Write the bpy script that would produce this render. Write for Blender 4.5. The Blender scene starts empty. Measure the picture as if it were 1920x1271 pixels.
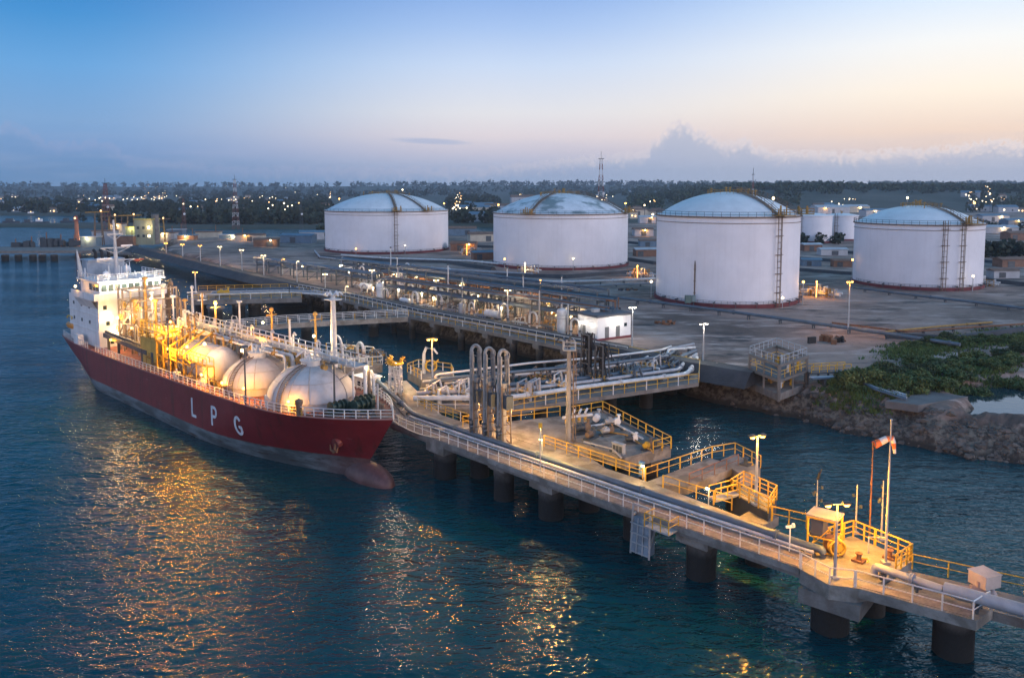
import bpy, math, random
from mathutils import Vector, Matrix, noise
import numpy as np
PI=math.pi
rng=random.Random(11)
scene=bpy.context.scene
C=scene.collection
# ---------------------------------------------------------------- camera model
CAM_Z=35.0; F=1500.0; PY=482.0; TILT=math.radians(5)
def G(px,py,z=0.0):
    """point of the horizontal level z that a survey of the photograph puts at px,py"""
    a=(px-960)/F; b=-(py-PY)/F
    d=(a, math.cos(TILT)+b*math.sin(TILT), -math.sin(TILT)+b*math.cos(TILT))
    t=(z-CAM_Z)/d[2]
    return Vector((d[0]*t,d[1]*t,z))
EU=Vector((.697,-.717,0)); EV=Vector((.717,.697,0))      # along the shore / inland
def UV(u,v,z=0.0): return Vector((u*EU.x+v*EV.x, u*EU.y+v*EV.y, z))
ANG_U=math.atan2(EU.y,EU.x)
# ---------------------------------------------------------------- mesh builder
class MB:
    def __init__(s): s.v=[]; s.f=[]; s.m=[]
    def add(s,vs,fs,m=0):
        o=len(s.v); s.v.extend([tuple(v) for v in vs]); s.f.extend([tuple(i+o for i in f) for f in fs]); s.m.extend([m]*len(fs))
    def box(s,c,d,rz=0.0,m=0):
        x,y,z=d[0]/2,d[1]/2,d[2]/2; cr,sr=math.cos(rz),math.sin(rz)
        vs=[]
        for k in (-z,z):
            for (a,b) in ((-x,-y),(x,-y),(x,y),(-x,y)):
                vs.append((c[0]+a*cr-b*sr, c[1]+a*sr+b*cr, c[2]+k))
        s.add(vs,[(3,2,1,0),(4,5,6,7),(0,1,5,4),(1,2,6,5),(2,3,7,6),(3,0,4,7)],m)
    def bar(s,p,q,w,h=None,m=0):
        p=Vector(p);q=Vector(q);h=h or w
        d=(q-p)
        if d.length<1e-6: return
        d.normalize()
        up=Vector((0,0,1)) if abs(d.z)<.95 else Vector((1,0,0))
        a=d.cross(up).normalized()*(w/2); b=a.cross(d).normalized()*(h/2)
        vs=[p-a-b,p+a-b,p+a+b,p-a+b,q-a-b,q+a-b,q+a+b,q-a+b]
        s.add(vs,[(0,1,2,3),(7,6,5,4),(0,4,5,1),(1,5,6,2),(2,6,7,3),(3,7,4,0)],m)
    def tube(s,pts,r,n=8,m=0,cap=True):
        pts=[Vector(p) for p in pts]; N=len(pts)
        rs=r if isinstance(r,(list,tuple)) else [r]*N
        vs=[];fs=[]; ref=None
        for i,p in enumerate(pts):
            t=(pts[min(i+1,N-1)]-pts[max(i-1,0)])
            if t.length<1e-9: t=Vector((0,0,1))
            t.normalize()
            if ref is None:
                ref=Vector((0,0,1)) if abs(t.z)<.9 else Vector((1,0,0))
            a=t.cross(ref)
            if a.length<1e-4: a=t.cross(Vector((.3,.7,.2)))
            a.normalize(); b=t.cross(a).normalized(); ref=-b if False else ref
            for k in range(n):
                an=2*PI*k/n
                vs.append(p+a*(math.cos(an)*rs[i])+b*(math.sin(an)*rs[i]))
        for i in range(N-1):
            for k in range(n):
                k2=(k+1)%n
                fs.append((i*n+k,i*n+k2,(i+1)*n+k2,(i+1)*n+k))
        if cap:
            fs.append(tuple(range(n-1,-1,-1))); fs.append(tuple((N-1)*n+k for k in range(n)))
        s.add(vs,fs,m)
    def lathe(s,prof,c=(0,0,0),n=24,m=0,a0=0.0,a1=2*PI):
        full=abs(a1-a0-2*PI)<1e-6; nn=n if full else n+1
        vs=[];fs=[]
        for (r,z) in prof:
            for k in range(nn):
                an=a0+(a1-a0)*k/n
                vs.append((c[0]+r*math.cos(an),c[1]+r*math.sin(an),c[2]+z))
        for i in range(len(prof)-1):
            for k in range(n):
                k2=(k+1)%nn
                fs.append((i*nn+k,i*nn+k2,(i+1)*nn+k2,(i+1)*nn+k))
        s.add(vs,fs,m)
    def prism(s,poly,z0,z1,m=0):
        n=len(poly)
        ar=sum(poly[i][0]*poly[(i+1)%n][1]-poly[(i+1)%n][0]*poly[i][1] for i in range(n))
        if ar<0: poly=poly[::-1]
        vs=[(p[0],p[1],z0) for p in poly]+[(p[0],p[1],z1) for p in poly]
        fs=[tuple(range(n-1,-1,-1)),tuple(range(n,2*n))]+[(i,(i+1)%n,n+(i+1)%n,n+i) for i in range(n)]
        s.add(vs,fs,m)
    def ball(s,c,r,n=10,m=0,sc=(1,1,1),j=0.0):
        vs=[];fs=[];h=max(4,n//2)
        for i in range(h+1):
            th=PI*i/h
            for k in range(n):
                an=2*PI*k/n; q=1+(rng.uniform(-j,j) if j else 0)
                vs.append((c[0]+r*q*sc[0]*math.sin(th)*math.cos(an),c[1]+r*q*sc[1]*math.sin(th)*math.sin(an),c[2]+r*q*sc[2]*math.cos(th)))
        for i in range(h):
            for k in range(n):
                fs.append((i*n+k,(i+1)*n+k,(i+1)*n+(k+1)%n,i*n+(k+1)%n))
        s.add(vs,fs,m)
    def torus(s,c,R,r,axis='z',n=14,k=6,m=0):
        pts=[]
        for i in range(n+1):
            a=2*PI*i/n
            if axis=='z': pts.append((c[0]+R*math.cos(a),c[1]+R*math.sin(a),c[2]))
            elif axis=='y': pts.append((c[0]+R*math.cos(a),c[1],c[2]+R*math.sin(a)))
            else: pts.append((c[0],c[1]+R*math.cos(a),c[2]+R*math.sin(a)))
        s.tube(pts,r,k,m,cap=False)
    def build(s,name,mats,parent=None,smooth=True,ang=38,local=False):
        me=bpy.data.meshes.new(name)
        off=Vector((0,0,0))
        if parent is not None and not local:
            p=parent
            while p is not None:
                off+=Vector(p.location); p=p.parent
        vs=[(a-off.x,b-off.y,c-off.z) for a,b,c in s.v] if off.length else s.v
        me.from_pydata(vs,[],s.f); me.validate()
        if not isinstance(mats,(list,tuple)): mats=[mats]
        for m in mats: me.materials.append(m)
        if len(mats)>1 and len(me.polygons)==len(s.m): me.polygons.foreach_set('material_index',s.m)
        if smooth:
            me.shade_smooth(); me.set_sharp_from_angle(angle=math.radians(ang))
        me.update()
        o=bpy.data.objects.new(name,me); C.objects.link(o)
        if parent is not None: o.parent=parent
        return o
def tag(o,label=None,cat=None,group=None,kind=None):
    if label: o['label']=label
    if cat: o['category']=cat
    if group: o['group']=group
    if kind: o['kind']=kind
    return o
def thing(name,label,cat,loc=(0,0,0),group=None):
    o=bpy.data.objects.new(name,None); o.location=loc; o.empty_display_size=.5; C.objects.link(o)
    return tag(o,label,cat,group)
def kids(o): return [c for c in bpy.data.objects if c.parent==o]
_kids={}
def copy_tree(o,parent=None,loc=None,rz=None,label=None,keep=lambda n:True):
    c=o.copy(); C.objects.link(c); c.parent=parent
    if loc is not None: c.location=loc
    if rz is not None: c.rotation_euler=(0,0,rz)
    if label: c['label']=label
    if o.name not in _kids: _kids[o.name]=kids(o)
    for ch in _kids[o.name]:
        if keep(ch.name): copy_tree(ch,c)
    return c
ORD=['first','second','third','fourth','fifth','sixth','seventh','eighth','ninth','tenth','eleventh','twelfth','thirteenth','fourteenth','fifteenth','sixteenth','seventeenth','eighteenth','nineteenth','twentieth']
# ---------------------------------------------------------------- materials
def nd(nt,t,**k):
    n=nt.nodes.new(t)
    for a,b in k.items():
        if a.startswith('i_'):
            n.inputs[a[2:].replace('_',' ')].default_value=b
        else: setattr(n,a,b)
    return n
_M={}
def mat(name,col,rough=.6,metal=0.0,var=.25,scale=.6,col2=None,streak=0.0,bump=0.0,bscale=3.0,tide=None,spec=None,patch=None):
    """painted / weathered surface: colour broken by noise patches, vertical weather streaks, tide band by height"""
    if name in _M: return _M[name]
    m=bpy.data.materials.new(name); m.use_nodes=True; nt=m.node_tree; L=nt.links.new
    b=nt.nodes['Principled BSDF']; b.inputs['Roughness'].default_value=rough; b.inputs['Metallic'].default_value=metal
    if spec is not None: b.inputs['Specular IOR Level'].default_value=spec
    geo=nd(nt,'ShaderNodeNewGeometry')
    n1=nd(nt,'ShaderNodeTexNoise'); n1.inputs['Scale'].default_value=scale; n1.inputs['Detail'].default_value=7; n1.inputs['Roughness'].default_value=.65
    L(geo.outputs['Position'],n1.inputs['Vector'])
    r1=nd(nt,'ShaderNodeMapRange'); r1.inputs['From Min'].default_value=.3; r1.inputs['From Max'].default_value=.7
    L(n1.outputs['Fac'],r1.inputs['Value'])
    mx=nd(nt,'ShaderNodeMix',data_type='RGBA')
    c2=col2 or tuple(c*(1-var) for c in col)
    mx.inputs['A'].default_value=(*c2,1); mx.inputs['B'].default_value=(*[min(1,c*(1+var*.4)) for c in col],1)
    L(r1.outputs['Result'],mx.inputs['Factor']); out=mx.outputs['Result']
    if streak:
        mp=nd(nt,'ShaderNodeVectorMath',operation='MULTIPLY'); mp.inputs[1].default_value=(1.3,1.3,.06)
        L(geo.outputs['Position'],mp.inputs[0])
        n2=nd(nt,'ShaderNodeTexNoise'); n2.inputs['Scale'].default_value=1.0; n2.inputs['Detail'].default_value=5
        L(mp.outputs['Vector'],n2.inputs['Vector'])
        r2=nd(nt,'ShaderNodeMapRange'); r2.inputs['From Min'].default_value=.52; r2.inputs['From Max'].default_value=.78; r2.inputs['To Max'].default_value=streak
        L(n2.outputs['Fac'],r2.inputs['Value'])
        m2=nd(nt,'ShaderNodeMix',data_type='RGBA'); m2.inputs['B'].default_value=(.11,.055,.03,1)
        L(r2.outputs['Result'],m2.inputs['Factor']); L(out,m2.inputs['A']); out=m2.outputs['Result']
    if patch:
        n3=nd(nt,'ShaderNodeTexNoise'); n3.inputs['Scale'].default_value=patch[1]; n3.inputs['Detail'].default_value=5
        L(geo.outputs['Position'],n3.inputs['Vector'])
        r3=nd(nt,'ShaderNodeMapRange'); r3.inputs['From Min'].default_value=.52; r3.inputs['From Max'].default_value=.62
        L(n3.outputs['Fac'],r3.inputs['Value'])
        m3=nd(nt,'ShaderNodeMix',data_type='RGBA'); m3.inputs['B'].default_value=(*patch[0],1)
        L(r3.outputs['Result'],m3.inputs['Factor']); L(out,m3.inputs['A']); out=m3.outputs['Result']
    if tide:
        sp=nd(nt,'ShaderNodeSeparateXYZ'); L(geo.outputs['Position'],sp.inputs[0])
        ad=nd(nt,'ShaderNodeMath',operation='MULTIPLY_ADD'); L(n1.outputs['Fac'],ad.inputs[0]); ad.inputs[1].default_value=1.2; L(sp.outputs['Z'],ad.inputs[2])
        r4=nd(nt,'ShaderNodeMapRange'); r4.inputs['From Min'].default_value=tide[0]; r4.inputs['From Max'].default_value=tide[1]
        L(ad.outputs[0],r4.inputs['Value'])
        m4=nd(nt,'ShaderNodeMix',data_type='RGBA'); m4.inputs['A'].default_value=(*tide[2],1)
        L(r4.outputs['Result'],m4.inputs['Factor']); L(out,m4.inputs['B']); out=m4.outputs['Result']
    L(out,b.inputs['Base Color'])
    if bump:
        n5=nd(nt,'ShaderNodeTexNoise'); n5.inputs['Scale'].default_value=bscale; n5.inputs['Detail'].default_value=6
        L(geo.outputs['Position'],n5.inputs['Vector'])
        bp=nd(nt,'ShaderNodeBump'); bp.inputs['Strength'].default_value=bump; bp.inputs['Distance'].default_value=.3
        L(n5.outputs['Fac'],bp.inputs['Height']); L(bp.outputs['Normal'],b.inputs['Normal'])
    _M[name]=m; return m
def emit(name,col,s):
    if name in _M: return _M[name]
    m=bpy.data.materials.new(name); m.use_nodes=True; b=m.node_tree.nodes['Principled BSDF']
    b.inputs['Base Color'].default_value=(*[min(c,.8) for c in col],1); b.inputs['Emission Color'].default_value=(*col,1); b.inputs['Emission Strength'].default_value=s
    _M[name]=m; return m
CONC=mat('concrete',(.27,.25,.225),.9,var=.5,scale=.45,streak=.3,bump=.3,patch=((.15,.135,.115),.55))
CONCD=mat('weathered_concrete',(.20,.185,.17),.9,var=.45,scale=.5,streak=.45,bump=.3)
PILE=mat('pile_concrete',(.15,.135,.12),.85,var=.55,scale=.7,streak=.55,bump=.4,tide=(2.7,4.3,(.012,.012,.011)))
STEEL=mat('galvanised_steel',(.42,.43,.44),.5,.3,var=.3,scale=1.2,streak=.15)
STEELD=mat('dark_steel',(.07,.085,.10),.55,.2,var=.4,scale=1.0)
PIPE=mat('grey_pipe_paint',(.36,.37,.40),.42,.1,var=.25,scale=.8,streak=.2)
PIPEB=mat('blue_grey_pipe_paint',(.10,.135,.175),.42,.1,var=.3,scale=.6)
PIPEW=mat('pale_pipe_paint',(.60,.60,.60),.45,var=.3,scale=.8,streak=.2)
WHITE=mat('white_paint',(.74,.74,.74),.5,var=.14,scale=.5,streak=.12)
RAILW=mat('pale_rail_paint',(.62,.62,.62),.5,var=.25,scale=2,streak=.1)
YEL=mat('yellow_paint',(.62,.36,.03),.5,var=.35,scale=2,streak=.2)
RUST=mat('rusty_steel',(.22,.10,.05),.8,var=.5,scale=2)
RUSTY=mat('weathered_platform_steel',(.17,.12,.085),.7,var=.45,scale=1.5)
RED=mat('red_paint',(.40,.04,.03),.55,var=.25,scale=1)
WOOD=mat('walkway_planks',(.25,.20,.18),.85,var=.5,scale=1.5,bump=.3)
BLACK=mat('black_rubber',(.02,.02,.022),.8)
DECKRED=mat('deck_red_oxide',(.26,.07,.035),.7,var=.45,scale=.5,patch=((.12,.045,.03),.8))
SOD=emit('sodium_lamp_glass',(1,.46,.09),8)
WARM=emit('warm_lamp_glass',(1,.76,.40),8)
COOL=emit('white_lamp_glass',(1,.90,.70),5)
FAR_SOD=emit('distant_amber_lamp_glass',(1,.55,.2),4)
FAR_WARM=emit('distant_warm_lamp_glass',(1,.80,.5),4)
TANKW=mat('tank_white_paint',(.73,.72,.75),.55,var=.10,scale=.14,streak=.08)
TANKROOF2=mat('tank_roof_patched',(.66,.67,.69),.48,.0,var=.25,scale=.3,patch=((.20,.235,.24),.11))
TANKROOF=mat('tank_roof_paint',(.68,.69,.70),.48,.0,var=.15,scale=.25)
PLINTH=mat('tank_plinth_red',(.16,.035,.04),.8,var=.3,scale=.6)
# ---------------------------------------------------------------- camera
cam=bpy.data.cameras.new('camera'); cam.sensor_width=36; cam.lens=36*F/1920; cam.shift_y=-(635.5-PY)/1920
cam.clip_end=20000; cam.clip_start=1
co=bpy.data.objects.new('camera',cam); C.objects.link(co)
co.location=(0,0,CAM_Z); co.rotation_euler=(math.radians(85),0,0); scene.camera=co
# ---------------------------------------------------------------- world: dusk sky
w=bpy.data.worlds.new('World'); scene.world=w; w.use_nodes=True
nt=w.node_tree; L=nt.links.new; nt.nodes.clear()
def M(op,a,b=None,c=None,clamp=False):
    n=nt.nodes.new('ShaderNodeMath'); n.operation=op; n.use_clamp=clamp
    for i,x in enumerate((a,b,c)):
        if x is None: continue
        if isinstance(x,(int,float)): n.inputs[i].default_value=x
        else: L(x,n.inputs[i])
    return n.outputs[0]
def MR(v,a,b,c=0.0,d=1.0,smooth=True):
    n=nt.nodes.new('ShaderNodeMapRange'); n.interpolation_type='SMOOTHSTEP' if smooth else 'LINEAR'
    L(v,n.inputs['Value']); 
    for k,x in zip(('From Min','From Max','To Min','To Max'),(a,b,c,d)): n.inputs[k].default_value=x
    return n.outputs['Result']
def MIX(f,a,b):
    n=nt.nodes.new('ShaderNodeMix'); n.data_type='RGBA'
    if isinstance(f,(int,float)): n.inputs['Factor'].default_value=f
    else: L(f,n.inputs['Factor'])
    for k,x in (('A',a),('B',b)):
        if isinstance(x,tuple): n.inputs[k].default_value=(*x,1)
        else: L(x,n.inputs[k])
    return n.outputs['Result']
def lin(r,g,b): return tuple(((c/255+.055)/1.055)**2.4 if c>10 else c/255/12.92 for c in (r,g,b))
def RAMP(v,stops):
    n=nt.nodes.new('ShaderNodeValToRGB'); L(v,n.inputs['Fac']); e=n.color_ramp.elements
    n.color_ramp.interpolation='EASE' if False else 'LINEAR'
    while len(e)>1: e.remove(e[-1])
    e[0].position=stops[0][0]; e[0].color=(*stops[0][1],1)
    for p,c in stops[1:]:
        x=e.new(p); x.color=(*c,1)
    return n.outputs['Color']
tc=nt.nodes.new('ShaderNodeTexCoord'); sp=nt.nodes.new('ShaderNodeSeparateXYZ'); L(tc.outputs['Generated'],sp.inputs[0])
el=M('MULTIPLY',M('ARCSINE',sp.outputs['Z']),180/PI)
az=M('MULTIPLY',M('ARCTAN2',sp.outputs['X'],sp.outputs['Y']),180/PI)
elf=M('DIVIDE',el,40.0,clamp=True)
def st(*a): return [(p/40.0,lin(*c)) for p,c in a]
left=RAMP(elf,st((0,(70,122,166)),(.8,(88,134,178)),(2.3,(112,148,194)),(4.2,(118,158,202)),(7.5,(97,156,210)),(10.5,(64,138,200)),(13.2,(38,118,188)),(20,(0,112,190)),(40,(0,100,142))))
mid =RAMP(elf,st((0,(150,170,196)),(1.0,(166,178,204)),(2.4,(196,192,206)),(3.6,(218,208,212)),(5.2,(219,218,222)),(8.5,(192,208,232)),(11,(160,187,228)),(13.2,(134,168,220)),(20,(70,150,205)),(40,(0,112,140))))
right=RAMP(elf,st((0,(182,190,206)),(1.0,(196,196,204)),(2.2,(222,202,194)),(3.5,(238,212,192)),(6.0,(248,234,216)),(9.0,(238,238,236)),(11.5,(212,226,242)),(13.2,(186,208,240)),(20,(176,214,246)),(40,(110,176,222))))
c=MIX(MR(az,-30,0),left,mid); c=MIX(MR(az,0,31),c,right)
back=RAMP(elf,st((0,(184,178,194)),(6,(198,188,202)),(16,(158,172,204)),(28,(110,145,190)),(40,(50,100,142))))
backn=nt.nodes.new('ShaderNodeVectorMath'); backn.operation='SCALE'; L(back,backn.inputs[0]); backn.inputs['Scale'].default_value=2.0; back=backn.outputs[0]
c=MIX(MR(M('ABSOLUTE',az),45,95),c,back)
# horizon cloud bank with a towering cumulus; slow noise along its top
nv=nt.nodes.new('ShaderNodeTexNoise'); nv.inputs['Scale'].default_value=105; nv.inputs['Detail'].default_value=5; nv.inputs['Roughness'].default_value=.55
L(tc.outputs['Generated'],nv.inputs['Vector'])
def azp(px): return math.degrees(math.atan((px-960)/F))
prof=[(-60,1.2),(azp(2),3.3),(azp(25),3.45),(azp(60),3.1),(azp(95),2.3),(azp(185),2.5),(azp(210),2.4),(azp(250),1.4),(azp(420),.9),(azp(900),.9),(azp(1120),1.75),(azp(1207),2.0),(azp(1215),2.75),(azp(1237),3.0),(azp(1249),3.65),(azp(1261),4.1),(azp(1282),4.2),(azp(1294),3.6),(azp(1322),3.3),(azp(1345),2.7),(azp(1374),2.55),(azp(1384),2.95),(azp(1404),2.8),(azp(1420),2.3),(azp(1450),2.0),(azp(1600),1.9),(azp(1780),2.1),(azp(1850),2.5),(azp(1920),2.2),(60,1.5)]
azf=M('DIVIDE',M('ADD',az,60.0),120.0,clamp=True)
pr=RAMP(azf,[((a+60)/120,(h/6,)*3) for a,h in prof])
sepc=nt.nodes.new('ShaderNodeSeparateColor'); L(pr,sepc.inputs[0])
top=M('MULTIPLY_ADD',sepc.outputs[0],6.0,M('MULTIPLY',M('SUBTRACT',.42,M('ABSOLUTE',M('SUBTRACT',M('MULTIPLY',nv.outputs['Fac'],2.0),1.0))),1.5))
mask=M('MULTIPLY',MR(M('SUBTRACT',top,el),-.03,.09),MR(M('ABSOLUTE',az),55,40))
cloudcol=MIX(MR(az,-32,30),lin(104,142,186),lin(180,185,202))
edge=MR(M('SUBTRACT',top,el),.02,1.1)
lit=MIX(MR(az,-32,30),lin(142,158,196),lin(232,218,214))
cc=MIX(edge,lit,cloudcol)
c=MIX(M('MULTIPLY',mask,MR(az,-24,-2,.45,.80)),c,cc)
# thin stratus streak
nv2=nt.nodes.new('ShaderNodeTexNoise'); nv2.inputs['Scale'].default_value=9; nv2.inputs['Detail'].default_value=5
mp=nt.nodes.new('ShaderNodeMapping'); mp.inputs['Scale'].default_value=(1,1,9); L(tc.outputs['Generated'],mp.inputs[0]); L(mp.outputs[0],nv2.inputs['Vector'])
sx=M('MULTIPLY',M('SUBTRACT',az,azp(805)),.28); sy=M('MULTIPLY',M('SUBTRACT',M('ADD',el,M('MULTIPLY',M('SUBTRACT',az,azp(805)),.045)),3.22),3.6)
d2=M('ADD',M('MULTIPLY',sx,sx),M('MULTIPLY',sy,sy))
st_=M('MULTIPLY',MR(M('ADD',d2,M('MULTIPLY',nv2.outputs['Fac'],.9)),1.35,.45),.55)
c=MIX(st_,c,lin(150,168,202))
veil=M('MULTIPLY',MR(nv2.outputs['Fac'],.45,.75),MR(el,1.0,5.0,.22,.0))
c=MIX(veil,c,lin(176,180,204))
sky=nt.nodes.new('ShaderNodeTexSky'); sky.sky_type='NISHITA'; sky.sun_disc=False
SUN_AZ=math.radians(118); SUN_EL=math.radians(14)
sky.sun_elevation=math.radians(2); sky.sun_rotation=SUN_AZ
skys=nt.nodes.new('ShaderNodeVectorMath'); skys.operation='SCALE'; L(sky.outputs[0],skys.inputs[0]); skys.inputs['Scale'].default_value=.08
c=MIX(.06,c,skys.outputs[0])
c=MIX(MR(el,-.2,-2.0),c,lin(40,60,78))
bg=nt.nodes.new('ShaderNodeBackground'); L(c,bg.inputs['Color']); bg.inputs['Strength'].default_value=1.0
wo=nt.nodes.new('ShaderNodeOutputWorld'); L(bg.outputs[0],wo.inputs['Surface'])
# last daylight: low, soft, from behind the camera on the right
sl=bpy.data.lights.new('sun','SUN'); sl.energy=1.0; sl.angle=math.radians(28); sl.color=(1,.86,.84)
so=bpy.data.objects.new('sun',sl); C.objects.link(so)
dirv=Vector((math.sin(SUN_AZ)*math.cos(SUN_EL),math.cos(SUN_AZ)*math.cos(SUN_EL),math.sin(SUN_EL)))
so.rotation_euler=dirv.to_track_quat('Z','Y').to_euler(); so.location=dirv*200
scene.view_settings.view_transform='Standard'; scene.view_settings.look='None'; scene.view_settings.exposure=.32; scene.view_settings.gamma=1
scene.cycles.use_denoising=True; scene.cycles.sample_clamp_indirect=4; scene.cycles.max_bounces=6; scene.cycles.diffuse_bounces=2; scene.cycles.glossy_bounces=3
scene.cycles.transmission_bounces=2; scene.cycles.volume_bounces=0; scene.cycles.caustics_reflective=False; scene.cycles.caustics_refractive=False
scene.cycles.use_light_tree=True
def lamp_light(parent,loc,power,col,radius=.25,name='lamp_light',spot=None,aim=None,local=False):
    l=bpy.data.lights.new(name,'SPOT' if spot else 'POINT'); l.energy=power; l.color=col; l.shadow_soft_size=radius
    o=bpy.data.objects.new(name,l); C.objects.link(o)
    off=Vector((0,0,0)); p=None if local else parent
    while p is not None: off+=Vector(p.location); p=p.parent
    o.parent=parent; o.location=Vector(loc)-off
    if spot:
        l.spot_size=math.radians(spot); l.spot_blend=.6
        o.rotation_euler=(Vector(loc)-Vector(aim)).to_track_quat('Z','Y').to_euler()
    return o
SODC=(1,.43,.03); WARMC=(1,.66,.30); COOLC=(1,.9,.72)
# ---------------------------------------------------------------- water, terrain
def smooth(a,b,x):
    t=np.clip((x-a)/(b-a),0,1); return t*t*(3-2*t)
def vnoise(x,y,s=0):
    """value noise, numpy"""
    xi=np.floor(x).astype(np.int64); yi=np.floor(y).astype(np.int64); xf=x-xi; yf=y-yi
    def h(a,b): 
        v=np.sin(a*127.1+b*311.7+s*74.7)*43758.5453; return v-np.floor(v)
    u=xf*xf*(3-2*xf); v=yf*yf*(3-2*yf)
    return (h(xi,yi)*(1-u)+h(xi+1,yi)*u)*(1-v)+(h(xi,yi+1)*(1-u)+h(xi+1,yi+1)*u)*v
def fbm(x,y,s=0,o=4):
    t=0;a=.5
    for i in range(o): t=t+a*vnoise(x*2**i,y*2**i,s+i); a*=.5
    return t
def sdist(P,poly):
    """signed distance of points P (N,2) to a closed polygon, positive inside"""
    d=np.full(len(P),1e9); ins=np.zeros(len(P),bool)
    n=len(poly)
    for i in range(n):
        a=np.array(poly[i]);b=np.array(poly[(i+1)%n]); ab=b-a; ap=P-a
        t=np.clip((ap@ab)/(ab@ab),0,1); q=ap-t[:,None]*ab
        d=np.minimum(d,np.hypot(q[:,0],q[:,1]))
        c=((a[1]>P[:,1])!=(b[1]>P[:,1]))
        with np.errstate(divide='ignore',invalid='ignore'):
            xx=(b[0]-a[0])*(P[:,1]-a[1])/(b[1]-a[1])+a[0]
        ins^=c&(P[:,0]<xx)
    return np.where(ins,d,-d)
def grid_mesh(name,m,X,Y,Z,keep=None):
    r,c_=X.shape
    me=bpy.data.meshes.new(name)
    vs=np.stack([X,Y,Z],-1).reshape(-1,3)
    i=np.arange(r*c_).reshape(r,c_)
    q=np.stack([i[:-1,:-1],i[:-1,1:],i[1:,1:],i[1:,:-1]],-1).reshape(-1,4)
    if keep is not None:
        k=keep.reshape(-1); q=q[(k[q]).any(1)]
    me.from_pydata(vs.tolist(),[],q.tolist()); me.shade_smooth(); me.materials.append(m)
    o=bpy.data.objects.new(name,me); C.objects.link(o); return o
def simple_nodes(name):
    m=bpy.data.materials.new(name); m.use_nodes=True; return m,m.node_tree,m.node_tree.nodes['Principled BSDF']
# water: one sheet to the horizon
wm,wt,wb=simple_nodes('harbour_water'); LW=wt.links.new
wb.inputs['Base Color'].default_value=(.0006,.041,.053,1); wb.inputs['Roughness'].default_value=.055; wb.inputs['IOR'].default_value=1.33
geo=nd(wt,'ShaderNodeNewGeometry')
def wn(scale,rot,stretch,det,dist=0.0):
    mp=nd(wt,'ShaderNodeMapping'); mp.inputs['Rotation'].default_value=(0,0,math.radians(rot)); mp.inputs['Scale'].default_value=(scale,scale*stretch,scale)
    LW(geo.outputs['Position'],mp.inputs[0])
    n=nd(wt,'ShaderNodeTexNoise'); n.inputs['Scale'].default_value=1; n.inputs['Detail'].default_value=det; n.inputs['Roughness'].default_value=.55; n.inputs['Distortion'].default_value=dist
    LW(mp.outputs[0],n.inputs['Vector']); return n.outputs['Fac']
def wmath(op,a,b,c=None):
    n=nd(wt,'ShaderNodeMath',operation=op)
    for i,x in enumerate((a,b,c)):
        if x is None: continue
        if isinstance(x,(int,float)): n.inputs[i].default_value=x
        else: LW(x,n.inputs[i])
    return n.outputs[0]
hgt=wmath('ADD',wmath('MULTIPLY',wn(.55,18,2.2,3,.6),.42),wmath('MULTIPLY',wn(.16,-12,1.8,2,.3),.8))
hgt=wmath('ADD',hgt,wmath('MULTIPLY',wn(1.7,35,1.6,2,.3),.10))
calm=nd(wt,'ShaderNodeMapRange'); LW(wn(.022,10,2.5,4),calm.inputs['Value'])
for k,x in zip(('From Min','From Max','To Min','To Max'),(.36,.62,.45,1.0)): calm.inputs[k].default_value=x
bp=nd(wt,'ShaderNodeBump'); bp.inputs['Distance'].default_value=1.0; LW(calm.outputs[0],bp.inputs['Strength']); LW(hgt,bp.inputs['Height']); LW(bp.outputs['Normal'],wb.inputs['Normal'])
mb=MB(); mb.add([(-9000,-400,0),(9000,-400,0),(9000,14000,0),(-9000,14000,0)],[(0,1,2,3)])
tag(mb.build('sea_water',wm,smooth=False),kind='structure')
# terminal ground
uvp=lambda u,v:tuple(UV(u,v).to_2d())
GZ=4.6
SHORE=[(260,60),(120,84),(63.7,97.5),(53.1,106.5),(42.7,117),(32.5,129),(26,140)]+[uvp(-100,116),uvp(-150,116.5),uvp(-210,121),uvp(-320,138),uvp(-410,152),uvp(-440,170),(-205,470),(-171,492),(-115,500),(-36,505),(20,520),(60,640),(300,900),(1600,1200),(1600,60)]
k=np.arange(500); Yr=62*1.006**k; us=np.linspace(-.75,1.0,520)
Y,U=np.meshgrid(Yr,us,indexing='ij'); X=U*(Y+40); X=X.copy()
P=np.stack([X.ravel(),Y.ravel()],1)
sd=sdist(P,SHORE).reshape(X.shape)+ (fbm(X*.16,Y*.16,3)-.47)*7*smooth(10,40,X)*(Y<150)
right_=smooth(34,44,X)*(Y<150)
Z=-2.5+(smooth(-3,3.6,sd)*(1-right_)+smooth(-3,8,sd)*right_)*(GZ+2.5)
rough=fbm(X*.35,Y*.35,5)
Z+=np.where((sd>-3)&(sd<7)&(X>24)&(Y<150),(rough-.47)*1.3+(fbm(X*.9,Y*.9,6)-.47)*1.3+(fbm(X*2.1,Y*2.1,7)-.47)*.5,0)
Z+=np.where(sd>3.5,(fbm(X*.06,Y*.06,9)-.47)*.5,0)
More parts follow.
